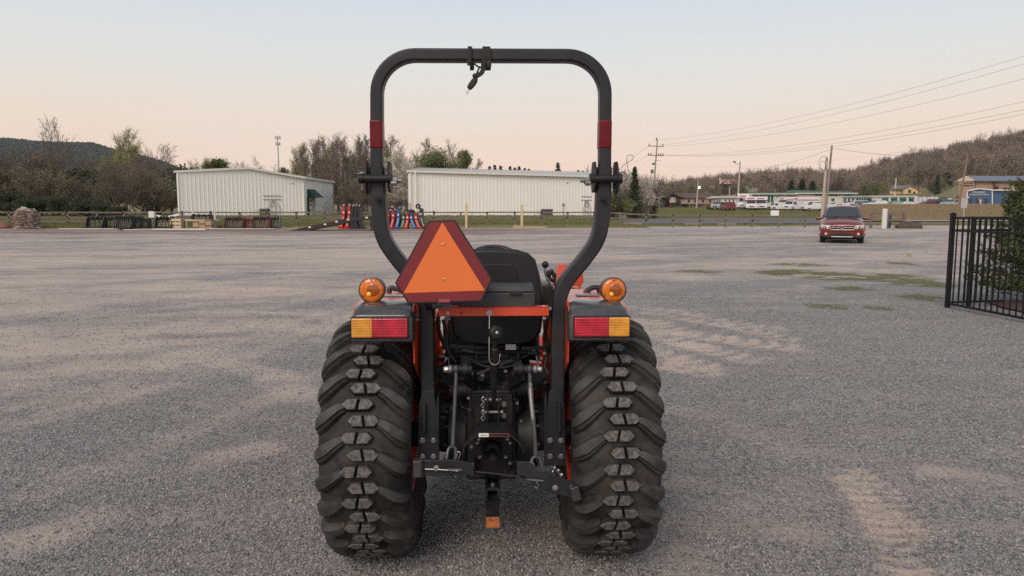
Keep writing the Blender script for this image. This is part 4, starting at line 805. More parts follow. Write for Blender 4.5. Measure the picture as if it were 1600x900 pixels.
for (u, v) in ((694, 549), (697, 560), (731, 578), (790, 580), (792, 588), (732, 622), (846, 560), (851, 552), (750, 583)): bolt(u, v, -.12+rr.uniform(-.04, .02), me=bolt_s)
mb = MB(); mb.cyl(T(697, 504, -.02), T(696, 525, -.02), .011, n=10); P(mb, 'brown_solenoid', M('brown_plastic', (.22, .09, .04), .5))
mb = MB(); mb.prism([T(u, v, -.02) for u, v in ((684, 566), (697, 566), (697, 570), (684, 570))], (0, .05, 0)); mb.prism([T(u, v, -.02) for u, v in ((828, 566), (846, 568), (840, 571), (828, 569))], (0, .05, 0)); P(mb, 'orange_link', orange)
mb = MB(); c_ = T(884, 473, -.1); mb.lathe([(0, .02), (.018, .02), (.022, .0), (.018, -.02)], c_, (0, 0, 1), 14); P(mb, 'yellow_cap', M('yellow_cap', (.8, .42, .05), .4))
mb = MB(); c_ = T(886, 500, -.15); mb.cyl(c_+Vector((0, 0, .02)), c_-Vector((0, 0, .03)), .026, n=14); P(mb, 'trailer_socket', hose_m, bevel=.003)
for s in (-1, 1):
    mb = MB(); mb.prism([T(768.5+s*q, v, .15) for q, v in ((80, 500), (100, 500), (100, 600), (84, 600))], (0, .02, 0)); P(mb, 'side_panel', orange)

for k, (u, v, y, sx, sz_, kd) in enumerate([(700, 588, -.05, .05, .03, 0), (690, 570, .02, .03, .08, 0), (728, 562, -.08, .05, .04, 0), (752, 588, -.16, .03, .03, 1), (793, 600, -.12, .03, .04, 1), (812, 590, -.06, .05, .03, 0), (842, 585, .0, .04, .05, 0), (850, 600, .0, .03, .07, 0), (738, 630, -.10, .03, .06, 0), (806, 632, -.10, .03, .06, 0), (730, 655, -.08, .03, .05, 1), (812, 660, -.08, .03, .05, 1), (716, 545, -.06, .04, .03, 0), (832, 548, -.06, .05, .03, 0), (785, 556, -.04, .06, .02, 0), (735, 700, -.10, .02, .05, 0), (806, 700, -.10, .02, .05, 0)]):
    c_ = T(u, v, y); mb = MB(); mb.box(c_, (sx, .05, sz_)) if kd == 0 else mb.cyl(c_+Vector((0, -.03, 0)), c_+Vector((0, .04, 0)), sx*.6, n=12); P(mb, 'valve_block' if kd == 0 else 'housing_boss', black_m, bevel=.003)
    if k % 2: bolt(u+2, v-2, y-.03, me=bolt_s)
for u0, v0, u1, v1, r_ in ((686, 596, 720, 612, .008), (846, 600, 818, 616, .008), (742, 604, 736, 636, .007), (798, 606, 806, 640, .007), (722, 548, 752, 552, .005), (700, 552, 700, 590, .005), (838, 556, 842, 596, .005), (760, 575, 786, 590, .006)):
    mb = MB(); mb.tube([T(u0, v0, -.10), T((u0+u1)/2+2, (v0+v1)/2, -.13), T(u1, v1, -.10)], r_, 8); P(mb, 'control_rod', rod_m)
# ---- slow moving vehicle emblem
YE = -.43
big_o = [(669.5, 344.7), (711, 343.4), (769.8, 436.3), (752.6, 471.7), (637.8, 474.9), (617, 442.4)]
mb = MB(); mb.prism([T(u, v, YE) for u, v in big_o], (0, .005, 0)); em = P(mb, 'slow_vehicle_emblem', hose_m, bevel=.0025, seg=2)
cu = sum(p[0] for p in big_o)/6; cv = sum(p[1] for p in big_o)/6
def inset(poly, d):
    n = len(poly); out_ = []
    for i in range(n):
        p0, p1, p2 = (Vector(poly[(i+k) % n]) for k in (-1, 0, 1)); a = (p1-p0).normalized(); b = (p2-p1).normalized(); na = Vector((-a.y, a.x)); nb = Vector((-b.y, b.x)); bis = (na+nb).normalized(); out_.append(tuple(p1+bis*d/bis.dot(na)))
    return out_
inner = inset(big_o, 2.6)
mb = MB(); mb.prism([T(u, v, YE-.0012) for u, v in inner], (0, .0018, 0)); P(mb, 'reflective_border', maroon, em)
mb = MB(); mb.prism([T(u, v, YE-.0022) for u, v in ((691.2, 347.5), (757.6, 453.9), (630.6, 457.9))], (0, .0015, 0)); P(mb, 'orange_triangle', flu, em)
mb = MB(); mb.prism([T(u, v, YE-.0022) for u, v in ((685.5, 467.2), (702.5, 467), (702.5, 472.3), (685.5, 472.6))], (0, .0015, 0)); P(mb, 'small_sticker', M('sticker_maroon', (.32, .07, .08), .4), em)
for (u, v) in ((692.2, 381.6), (693.5, 436)):
    q = T(u, v, YE-.0022); mb = MB(); mb.lathe([(0, .004), (.004, .0035), (.0072, .0)], q, (0, -1, 0), 12); P(mb, 'screw', M('brass_screw', (.8, .5, .28), .35, metal=.8), em)
mb = MB(); mb.beam(T(688, 470, YE+.005), T(670, 478, -.29), .03, .04); mb.bb(T(676, 470, -.41).x, T(706, 470, -.41).x, YE+.006, YE+.012, T(676, 480, -.4).z, T(676, 380, -.41).z); P(mb, 'emblem_bracket', frame_m)

# ---- the strap knotted round the roll bar: a thing of its own
st = thing('ratchet_strap', 'dark olive webbing strap wrapped and knotted around the middle of the roll bar', 'strap')
web = M('olive_webbing', (.028, .030, .022), .85, var=.3, scale=60, bump=.4, bscale=300)
def TW(u, v, yl): return TM @ T(u, v, yl)
def wrap(u0, u1, w_, t=.004, drop=0):
    """flat band once round the bar"""
    zc_ = T(0, 87.3, YR).z; hz = .0365; hy = .045; mb = MB(); path = []
    for k, (yy, zz) in enumerate([(-1, -1), (-1, 0), (-1, 1), (0, 1.05), (1, 1), (1, 0), (1, -1), (0, -1.1-drop), (-1, -1)]):
        u = u0+(u1-u0)*k/8; path.append(TM @ Vector((T(u, 87, YR).x, YR+yy*hy, zc_+zz*hz)))
    mb.sweep(path, [(-t, -w_/2), (t, -w_/2), (t, w_/2), (-t, w_/2)], fix=TM.to_3x3() @ Vector((1, 0, 0))); return mb
for a, b, w_ in ((733.5, 738, .017), (756, 761, .018), (760, 764, .018), (764, 761, .016)): wrap(a, b, w_).build('strap_wrap', web, st, bevel=.001)
mb = MB(); mb.tube(smoothpath([TW(u, v, -.30) for u, v in ((734, 96), (740, 99), (747, 104), (752, 105), (757, 100), (762, 98), (766, 102), (763, 105))], 4), [.006]*29, 8, flat=.6)
mb.tube(smoothpath([TW(u, v, -.30) for u, v in ((755, 96), (755, 106), (753, 113), (748, 117), (744, 119))], 4), .0095, 8, flat=.5); mb.tube(smoothpath([TW(u, v, -.295) for u, v in ((750, 104), (747, 110), (744, 118))], 4), .006, 8, flat=.6)
mb.ball(TW(742.5, 118.5, -.30), .011, 10, 8, sx=1.1); mb.ball(TW(763, 101, -.295), .013, 10, 8); mb.build('knot', web, st)
mb = MB(); mb.tube(smoothpath([TW(u, v, -.30) for u, v in ((744, 121), (741, 127), (736, 134), (732, 139))], 4), [.006, .009, .011, .012, .013, .0135, .0135, .013, .013, .012, .011, .010, .006], 10, flat=.6); mb.build('strap_tail', web, st)
mb = MB(); mb.tube(smoothpath([TW(u, v, -.30) for u, v in ((732, 139), (733, 142), (731, 145), (730, 147), (729, 144), (731, 141))], 3), .0012, 5); mb.build('frayed_thread', M('thread', (.35, .34, .32), .8), st)
# ================================================================ TREES
def tubes(P0, P1, R0, R1, n):
    P0 = np.asarray(P0); P1 = np.asarray(P1); R0 = np.asarray(R0)[:, None, None]; R1 = np.asarray(R1)[:, None, None]
    T_ = P1-P0; T_ /= np.linalg.norm(T_, axis=1, keepdims=True)+1e-9; up = np.where(np.abs(T_[:, 2:3]) < .9, [[0, 0, 1.]], [[0, 1., 0]])
    X = np.cross(T_, up); X /= np.linalg.norm(X, axis=1, keepdims=True); Y = np.cross(T_, X); a = np.arange(n)*2*pi/n
    c = X[:, None, :]*np.cos(a)[None, :, None]+Y[:, None, :]*np.sin(a)[None, :, None]
    V = np.concatenate([P0[:, None, :]+c*R0, P1[:, None, :]+c*R1], 1).reshape(-1, 3); j = np.arange(n); q = np.stack([j, (j+1) % n, n+(j+1) % n, n+j], -1)
    return V, (q[None]+(np.arange(len(P0))*2*n)[:, None, None]).reshape(-1, 4)
def grow(seed, H, kids=(9, 5, 4, 3), ang=(48, 42, 40, 38), lr=(.42, .5, .5, .5), up=.25, gnarl=.16, first=.25, tr=.018, stems=1, lean=.12, nseg=(7, 4, 3, 2, 1), taperlen=True, thin=1.0):
    """trunk and limbs as segments; returns thick segments, twigs, points along the twigs"""
    r = random.Random(seed); S = [[], []]; tips = []
    def rv(): return Vector((r.gauss(0, 1), r.gauss(0, 1), r.gauss(0, 1)))
    def br(p, d, L, rad, lv):
        n = nseg[lv]; k = kids[lv] if lv < len(kids) else 0; step = L/n; pts = [p]; ph = r.random()*6.28
        for i in range(n):
            d = (d+rv()*gnarl*(.5 if lv == 0 else 1)+Vector((0, 0, up*(.2+.12*lv)))).normalized(); q = pts[-1]+d*step
            ra, rb = rad*(1-.75*i/n), rad*(1-.75*(i+1)/n)
            S[0 if lv < 3 else 1].append((pts[-1], q, ra, rb)); pts.append(q)
        for c in range(k):
            t = (first if lv == 0 else .18)+(1-(first if lv == 0 else .18))*((c+r.random())/k); f = t*n; i = min(n-1, int(f)); q = pts[i].lerp(pts[i+1], f-i); dd = (pts[i+1]-pts[i]).normalized()
            ph += 2.4; a = radians(ang[lv]*r.uniform(.7, 1.25)); x = dd.orthogonal().normalized(); x = Matrix.Rotation(ph+r.random(), 3, dd) @ x
            nd = dd*cos(a)+x*sin(a); l = L*lr[lv]*r.uniform(.65, 1.2)*((1.15-.65*t) if (lv == 0 and taperlen) else 1)
            br(q, nd, l, max(.004, rad*(1-.75*t)*.55), lv+1)
        if lv >= len(kids)-1: tips.extend(pts[1:])
    for s in range(stems):
        a = 6.283*s/stems+r.random(); off = .0 if stems == 1 else .035*H; d = Vector((cos(a)*lean*r.uniform(.3, 1.2), sin(a)*lean*r.uniform(.3, 1.2), 1)).normalized()
        br(Vector((cos(a)*off, sin(a)*off, -.2)), d, H*r.uniform(.62, .78), H*tr/(stems**.4), 0)
    return S, np.array([tuple(t) for t in tips])
def tree_meshes(name, seed, H, bark, leaf=None, nleaf=0, lsize=.1, spreadf=.25, tw=.006, **k):
    S, tips = grow(seed, H, **k); V1, Q1 = tubes([s[0] for s in S[0]], [s[1] for s in S[0]], [max(s[2], tw) for s in S[0]], [max(s[3], tw*.8) for s in S[0]], 5)
    top = max(V1[:, 2].max(), tips[:, 2].max()); sc_ = H/top; ms = []
    V1 = V1*sc_; ms.append(('trunk', npmesh(name+'_trunk', V1, Q1, bark, True)))
    V2, Q2 = tubes([s[0] for s in S[1]], [s[1] for s in S[1]], [tw]*len(S[1]), [tw*.6]*len(S[1]), 3)
    ms.append(('twigs', npmesh(name+'_twigs', V2*sc_, Q2, bark, True)))
    if leaf is not None:
        g = np.random.default_rng(seed); i = g.integers(0, len(tips), nleaf); c = tips[i]*sc_+g.normal(0, spreadf, (nleaf, 3)); ms.append(('crown', leaves(name+'_crown', c, lsize, leaf, g)))
    return ms
def leaves(name, c, size, m, g, droop=0, asp=.6):
    n = len(c); a = g.normal(size=(n, 3)); a /= np.linalg.norm(a, axis=1, keepdims=True); b = g.normal(size=(n, 3)); b -= a*(a*b).sum(1, keepdims=True); b /= np.linalg.norm(b, axis=1, keepdims=True)
    s = size*g.uniform(.5, 1.3, (n, 1)); V = np.stack([c-a*s, c+b*s*asp, c+a*s, c-b*s*asp], 1).reshape(-1, 3); return npmesh(name, V, np.arange(4*n).reshape(-1, 4), m)
def leafmat(name, col, isl=.35, var=.35, scale=.9, tl=.25):
    m = mat(name, col, .8, var=var, scale=scale, isl=isl, spec=.2); return m
bark = M('bark_grey', (.16, .125, .105), .95, var=.25, scale=4); bark_p = M('bark_pale', (.235, .20, .175), .95, var=.25, scale=4); bark_r = M('twig_brown', (.155, .125, .10), .95, var=.2, scale=2)
lf_bud = leafmat('leaf_spring_buds', (.30, .28, .12)); lf_green = leafmat('leaf_green', (.15, .165, .07)); lf_bright = leafmat('leaf_bright_green', (.13, .16, .05)); lf_bl = leafmat('white_blossom', (.62, .57, .49), isl=.3)
lf_priv = leafmat('leaf_dark_olive', (.062, .070, .038)); lf_cedar = leafmat('leaf_cedar', (.038, .055, .026)); lf_brn = leafmat('leaf_brown_buds', (.17, .135, .085)); lf_pine = leafmat('leaf_pine', (.045, .06, .03))
PR = {}
PR['bare_a'] = tree_meshes('bare_spreading', 11, 10, bark, kids=(9, 6, 5, 4), lr=(.55, .55, .52, .55), first=.22, tw=.014)
PR['bare_b'] = tree_meshes('bare_spreading_two', 23, 10, bark_p, kids=(10, 6, 5, 3), ang=(42, 40, 42, 40), lr=(.52, .5, .55, .55), first=.3, tw=.014)
PR['up_a'] = tree_meshes('bare_upright', 31, 12, bark_p, leaf=lf_brn, nleaf=5000, lsize=.04, spreadf=.1, kids=(16, 5, 4, 3), ang=(30, 30, 34, 34), lr=(.28, .5, .55, .5), up=.5, first=.18, tr=.011, tw=.013)
PR['up_b'] = tree_meshes('bare_upright_two', 37, 12, bark, kids=(14, 6, 4, 3), ang=(34, 30, 34, 34), lr=(.32, .5, .5, .5), up=.45, first=.25, tr=.012, tw=.013)
PR['brush'] = tree_meshes('bare_brush', 43, 7, bark_r, leaf=lf_brn, nleaf=7000, lsize=.045, spreadf=.15, kids=(7, 5, 5, 4), ang=(34, 34, 36, 38), lr=(.5, .6, .6, .55), up=.3, stems=6, lean=.55, first=.1, tr=.012, tw=.013)
PR['brush_b'] = tree_meshes('bare_brush_two', 47, 7, bark, leaf=lf_bud, nleaf=6000, lsize=.05, spreadf=.15, kids=(7, 5, 5, 4), ang=(38, 36, 36, 38), lr=(.5, .6, .6, .55), up=.3, stems=5, lean=.5, first=.12, tr=.013, tw=.013)
PR['bud'] = tree_meshes('budding', 53, 10, bark_p, leaf=lf_bud, nleaf=15000, lsize=.06, spreadf=.16, kids=(10, 6, 5, 3), ang=(36, 36, 38, 38), lr=(.45, .5, .55, .5), up=.4, stems=2, lean=.2, tw=.013)
PR['blossom'] = tree_meshes('blossoming', 59, 8, bark, leaf=lf_bl, nleaf=20000, lsize=.065, spreadf=.13, kids=(10, 6, 5, 3), ang=(40, 36, 38, 38), lr=(.5, .55, .55, .5), up=.35, first=.08, stems=2, lean=.2, tw=.013)
PR['leafy'] = tree_meshes('leafy_green', 61, 8, bark, leaf=lf_green, nleaf=12000, lsize=.085, spreadf=.30, kids=(11, 6, 5), ang=(50, 40, 38), lr=(.5, .5, .55), first=.15, tw=.01, nseg=(7, 4, 3, 2))
PR['bright'] = tree_meshes('bright_green', 67, 8, bark, leaf=lf_bright, nleaf=9000, lsize=.09, spreadf=.16, kids=(16, 6, 4), ang=(38, 36, 38), lr=(.32, .5, .5), first=.12, up=.35, tw=.01, nseg=(7, 4, 3, 2))
def conifer(name, seed, H, Rb, leaf, tiers=22, per=9, k=16, ls=.10, pw=.9, base=.1, droop=-.15):
    g = np.random.default_rng(seed); segs = [((0, 0, -.2), (0, 0, H*.6), H*.018, H*.010), ((0, 0, H*.6), (0, 0, H*.98), H*.010, .01)]; pts = []
    for i in range(tiers):
        t = base+(1-base)*i/tiers; R_ = Rb*(1-t)**pw*(.75+.5*g.random())
        for j in range(per):
            a = g.random()*6.283; l = R_*g.uniform(.55, 1.15); z = H*t+g.normal()*H*.01; e = np.array((l*cos(a), l*sin(a), z+l*(droop+.25*t))); s0 = np.array((0, 0, z)); segs.append((tuple(s0), tuple(e), .014, .006))
            f = g.uniform(.15, 1.05, k); q = s0+(e-s0)*f[:, None]; pts.append(q+g.normal(0, .05+.07*l, (k, 3))*[1, 1, .55])
    V1, Q1 = tubes(*zip(*[(s[0], s[1]) for s in segs]), [s[2] for s in segs], [s[3] for s in segs], 5) if 0 else tubes([s[0] for s in segs], [s[1] for s in segs], [s[2] for s in segs], [s[3] for s in segs], 5)
    return [('trunk', npmesh(name+'_trunk', V1, Q1, bark)), ('crown', leaves(name+'_crown', np.concatenate(pts), ls, leaf, g, asp=.35))]
PR['cedar'] = conifer('cedar', 71, 6, 1.5, lf_cedar, tiers=26, per=12, k=26, ls=.10, pw=.75, base=.03, droop=.3)
PR['cedar_slim'] = conifer('cedar_slim', 73, 6, .95, lf_cedar, tiers=26, per=10, k=22, ls=.09, pw=.55, base=.03, droop=.5)
PR['pine'] = conifer('pine', 79, 9, 1.9, lf_pine, tiers=18, per=7, k=26, ls=.13, pw=.8, base=.25, droop=-.05)
def shrub_meshes(name, seed, Rx, H, leaf, n, ls=.08, lumps=26):
    g = np.random.default_rng(seed); c = []; segs = []
    for i in range(lumps):
        a = g.random()*6.283; q = g.random()**.5; p = np.array((Rx*q*cos(a), Rx*q*sin(a), H*(.25+.7*g.random()*(1-.55*q*q)))); rr_ = Rx*g.uniform(.16, .34); d = g.normal(size=(n//lumps, 3)); d /= np.linalg.norm(d, axis=1, keepdims=True); c.append(p+d*rr_*g.uniform(.5, 1.25, (n//lumps, 1))*[1, 1, .8])
        segs.append(((0, 0, 0), tuple(p), .03, .008))
    c = np.concatenate(c); c = c[c[:, 2] > .02]; V1, Q1 = tubes([s[0] for s in segs], [s[1] for s in segs], [s[2] for s in segs], [s[3] for s in segs], 4)
    return [('stem', npmesh(name+'_stem', V1, Q1, bark)), ('foliage', leaves(name+'_foliage', c, ls, leaf, g))]
PR['shrub'] = shrub_meshes('shrub', 83, 2.2, 3.0, lf_priv, 9000, .085); PR['shrub_g'] = shrub_meshes('shrub_green', 89, 1.6, 2.2, lf_green, 6000, .07)
HT = dict(bare_a=10, bare_b=10, up_a=12, up_b=12, brush=7, brush_b=7, bud=10, blossom=8, leafy=8, bright=8, cedar=6, cedar_slim=6, pine=9, shrub=3, shrub_g=2.2)
_rt = random.Random(77)
def plant(kind, u, Y, vtop, name, label, group, wide=1.0, cat='tree', rz=None, z=None, parts=True):
    x = XP(u, Y); z0 = float(ground_z(x, Y)) if z is None else z; zt = ZP(vtop, Y); s = (zt-z0)/HT[kind]; r = thing(name, label, cat, (x, Y, z0-.05), _rt.random()*6.28 if rz is None else rz, group); r.scale = (s*wide, s*wide, s)
    for nm, me in PR[kind]: share(nm, me, r)
    return r
GL = 'bare and budding trees at the left edge of the lot'
# left mass, from the frame edge to the white building
for kind, u, Y, v, wide, lab in [
    ('bare_a', 72, 96, 176, .62, 'tall thin vine-choked bare tree rising alone above the brush at the far left'),
    ('brush', -90, 86, 244, 1.3, 'brown thicket just outside the left frame edge'), ('brush_b', -150, 90, 240, 1.3, 'pale stemmed thicket second beyond the left frame edge'), ('brush', -220, 88, 246, 1.3, 'brown thicket third beyond the left frame edge'), ('bud', -190, 100, 226, 1.1, 'budding tree beyond the left frame edge'), ('brush', -300, 90, 248, 1.3, 'brown thicket farthest to the left'),
    ('brush', -30, 84, 246, 1.2, 'brown leafless thicket at the left frame edge, in front of the ridge'),
    ('brush', 25, 88, 236, 1.25, 'brown many-stemmed bare tree behind the heap of stacked stone'),
    ('brush_b', 62, 80, 262, 1.1, 'pale stemmed bare shrub just right of the stone heap'),
    ('brush', 100, 90, 238, 1.2, 'brown bare thicket right of the tall thin tree'),
    ('brush_b', 132, 96, 262, 1.2, 'bare brush in the dip between the left thicket and the budding tree'),
    ('blossom', 128, 99, 268, .9, 'small white blossoming tree half hidden in the dark left thicket'),
    ('blossom', 152, 101, 258, .8, 'white flowering tree higher up in the left thicket'),
    ('brush', 158, 86, 282, 1.2, 'dark low bare thicket behind the first black attachments'),
    ('bud', 196, 98, 198, .85, 'tall pale green budding tree standing above the left thicket'),
    ('bud', 182, 92, 236, 1.0, 'olive budding tree with a broad crown left of the white building'),
    ('brush', 190, 80, 258, 1.25, 'brown bare thicket with arching stems behind the black grapples'),
    ('bare_b', 225, 99, 214, .9, 'fine twigged bare tree between the budding tree and the white building'),
    ('bare_a', 268, 94, 218, 1.05, 'widely spreading bare tree beside the corner of the white building'),
    ('brush_b', 232, 86, 268, 1.2, 'olive brown brush in front of the spreading bare tree'),
    ('brush', 262, 84, 288, 1.1, 'low brown brush close to the corner of the white building'),
    ('brush', 215, 91, 250, 1.3, 'brown thicket under the fine twigged bare tree')]:
    plant(kind, u, Y, v-(15 if kind.startswith('brush') and u < 240 else 0), {'brush': 'bare_thicket', 'brush_b': 'bare_thicket', 'bud': 'budding_tree', 'blossom': 'blossoming_tree'}.get(kind, 'bare_tree'), lab, GL, wide)
GS = 'dark evergreen shrubs along the left fence'
for u, Y, v, lab in [(-35, 74, 284, 'dark privet shrub at the very left frame edge'), (5, 76, 290, 'dark green shrub left of the stone heap'), (38, 73, 303, 'low dark shrub directly behind the stone heap'), (60, 75, 300, 'dark shrub behind the fence right of the stone heap'),
                     (88, 76, 306, 'dark olive shrub midway along the left fence'), (112, 73, 298, 'rounded olive shrub behind the fence'), (136, 74, 304, 'dark shrub behind the first black attachment'), (158, 73, 312, 'low dark shrub behind the open black frame'), (182, 76, 318, 'low olive shrub behind the second row of attachments'),
                     (125, 90, 254, 'dark green evergreen bush inside the left thicket'), (236, 104, 246, 'dark green bushy crown behind the budding tree'), (248, 90, 278, 'yellow green bush left of the white building'), (20, 90, 272, 'dark evergreen bush under the left brown thicket')]:
    plant('shrub' if v != 278 else 'shrub_g', u, Y, v, 'evergreen_shrub', lab, GS, 1.0, 'shrub')
GB = 'trees behind the white metal buildings'
for kind, u, Y, v, wide, nm, lab in [
    ('bud', 312, 112, 247, 1.3, 'leafy_tree', 'rounded dark green tree above the left end of the white building roof'),
    ('bud', 331, 114, 246, 1.4, 'budding_tree', 'pale olive tree between two green ones above the left building'),
    ('bright', 351, 112, 249, 1.6, 'leafy_tree', 'rounded green tree near the peak of the left building roof'),
    ('bare_b', 402, 118, 241, 1.3, 'bare_tree', 'rounded bare tree above the middle of the left building'),
    ('bare_a', 364, 122, 248, 1.0, 'bare_tree', 'faint bare tree behind the roof peak'),
    ('bare_b', 385, 126, 252, 1.0, 'bare_tree', 'small bare tree just left of the rounded bare one'),
    ('bud', 466, 118, 221, .8, 'budding_tree', 'green tinged bare tree right of the cell tower'),
    ('bright', 449, 115, 262, .9, 'leafy_tree', 'low yellow green tree at the roof line right of the cell tower'),
    ('up_a', 486, 112, 222, 1.0, 'bare_tree', 'upright bare tree above the right corner of the left building'),
    ('up_b', 502, 106, 206, 1.0, 'bare_tree', 'tallest upright bare tree right of the left building'),
    ('up_a', 520, 104, 214, 1.0, 'bare_tree', 'upright bare tree directly right of the building with the awning'),
    ('up_b', 536, 102, 203, 1.0, 'bare_tree', 'tall grey bare tree above the standing black mowers'),
    ('up_a', 549, 106, 210, 1.0, 'bare_tree', 'slender bare tree left of the roll bar'),
    ('up_b', 566, 103, 206, 1.0, 'bare_tree', 'bare tree just left of the roll bar post'),
    ('up_a', 580, 106, 214, 1.0, 'bare_tree', 'bare tree behind the left roll bar post'),
    ('up_a', 607, 112, 210, .9, 'bare_tree', 'pale bare tree just right of the left roll bar post'),
    ('up_b', 626, 114, 216, .9, 'bare_tree', 'pale bare tree above the white blossoming one'),
    ('brush', 552, 92, 282, 1.3, 'bare_thicket', 'brown undergrowth behind the standing red mowers'),
    ('brush_b', 570, 94, 270, 1.2, 'bare_thicket', 'olive brown undergrowth left of the roll bar post'),
    ('brush', 578, 86, 276, 1.2, 'bare_thicket', 'brown undergrowth hidden partly by the left roll bar post'),
    ('brush', 534, 106, 262, 1.3, 'bare_thicket', 'brown thicket at the right corner of the building with the awning'),
    ('blossom', 622, 88, 234, .82, 'blossoming_tree', 'large creamy white blossoming tree left of the wide building'),
    ('blossom', 612, 84, 262, .95, 'blossoming_tree', 'lower white flowering tree right of the left roll bar post'),
    ('blossom', 640, 100, 246, .7, 'blossoming_tree', 'white flowering tree behind the left end of the wide building'),
    ('leafy', 608, 104, 236, .6, 'leafy_tree', 'dark green tree behind the white blossoms'),
    ('leafy', 676, 106, 230, 1.35, 'leafy_tree', 'broad olive green tree above the left part of the wide building'),
    ('leafy', 692, 110, 244, 1.3, 'leafy_tree', 'dark lower tree joined to the broad olive green one'),
    ('up_a', 687, 114, 213, 1.0, 'bare_tree', 'pale bare tree rising behind the broad green tree'),
    ('up_b', 702, 116, 214, 1.0, 'bare_tree', 'pale bare tree left of the pointed green tree'),
    ('bud', 713, 112, 236, .6, 'budding_tree', 'light budding tree beside the pointed green one'),
    ('bright', 723, 106, 234, .85, 'leafy_tree', 'pointed bright green tree above the wide building'),
    ('up_a', 736, 118, 246, .9, 'bare_tree', 'faint bare tree right of the pointed green tree'),
    ('up_a', 478, 110, 226, 1.1, 'bare_tree', 'low upright bare tree close behind the roof end of the left building'), ('bud', 505, 116, 222, 1.0, 'budding_tree', 'pale budding tree among the bare ones right of the left building'), ('up_a', 531, 117, 212, 1.2, 'bare_tree', 'broad bare tree in the back row above the mowers'), ('bud', 562, 116, 224, 1.1, 'budding_tree', 'pale budding tree in the back row left of the roll bar'), ('up_b', 586, 113, 208, 1.2, 'bare_tree', 'broad grey bare tree immediately behind the left roll bar post'), ('bare_b', 636, 118, 226, 1.1, 'bare_tree', 'spreading bare tree above the left end of the wide building'), ('bud', 655, 114, 232, 1.0, 'budding_tree', 'pale olive tree left of the broad olive green tree'), ('bare_b', 738, 120, 256, 1.0, 'bare_tree', 'low bare tree at the right end of the tree group above the wide roof'),
    ('up_b', 494, 112, 214, .9, 'bare_tree', 'grey bare tree between two upright ones right of the left building roof'), ('up_a', 511, 112, 210, .9, 'bare_tree', 'thin upright bare tree close to the tallest one'), ('up_b', 527, 110, 207, .9, 'bare_tree', 'thin bare tree above the corner of the side wall'), ('up_b', 543, 112, 208, .9, 'bare_tree', 'thin bare tree right above the red mowers'), ('up_a', 559, 111, 206, 1.0, 'bare_tree', 'dense bare tree above the rightmost black mower'), ('bare_b', 573, 115, 218, .8, 'bare_tree', 'spreading bare tree behind the roll bar hinge'), ('bud', 600, 116, 226, .8, 'budding_tree', 'olive tinted tree just right of the hinge on the left'),
    ('up_b', 920, 112, 256, .8, 'bare_tree', 'small bare tree left of the right roll bar hinge')]:
    plant(kind, u, Y, v, nm, lab, GB, wide)
for u, v, lab in [(765, 258, 'first small dark pine tip above the wide roof'), (773, 256, 'thin pine top second from the left above the wide roof'), (782, 257, 'pointed pine top third above the wide roof'), (797, 258, 'bushy pine top above the wide roof'), (804, 260, 'low pine top beside the bushy one'), (811, 258, 'narrow pine top above the wide roof'),
                  (820, 261, 'broad low pine top above the wide roof'), (826, 262, 'lowest pine top at the right of the row'), (871, 252, 'single pine top standing alone above the wide roof'), (903, 264, 'low dark pine top near the right roll bar post'), (910, 265, 'lowest pine tip beside the right roll bar post')]:
    plant('pine', u, 150, v, 'pine_tree', lab, 'pine tops above the wide building', 1.25)
for kind, u, Y, v, wide, nm, lab in [('shrub_g', 962, 98, 300, .9, 'budding_bush', 'yellow green bush right of the right roll bar post'), ('brush_b', 968, 104, 276, .9, 'bare_thicket', 'grey brown thicket right of the right roll bar hinge'),
    ('blossom', 980, 108, 264, .75, 'blossoming_tree', 'white blossoming tree behind the dark cedar'), ('cedar', 991, 103, 259, .85, 'cedar_tree', 'dark ragged cedar between two white blossoming trees'), ('blossom', 1009, 105, 274, .62, 'blossoming_tree', 'white blossoming tree between the two cedars'),
    ('cedar_slim', 1021, 106, 282, .9, 'cedar_tree', 'slim dark cedar beside the foot of the double-armed power pole'), ('brush', 955, 100, 296, .9, 'bare_thicket', 'brown brush just behind the right roll bar post'), ('brush', 1000, 112, 304, .9, 'bare_thicket', 'low brown brush under the cedars')]:
    plant(kind, u, Y, v, nm, lab, 'trees right of the roll bar', wide)
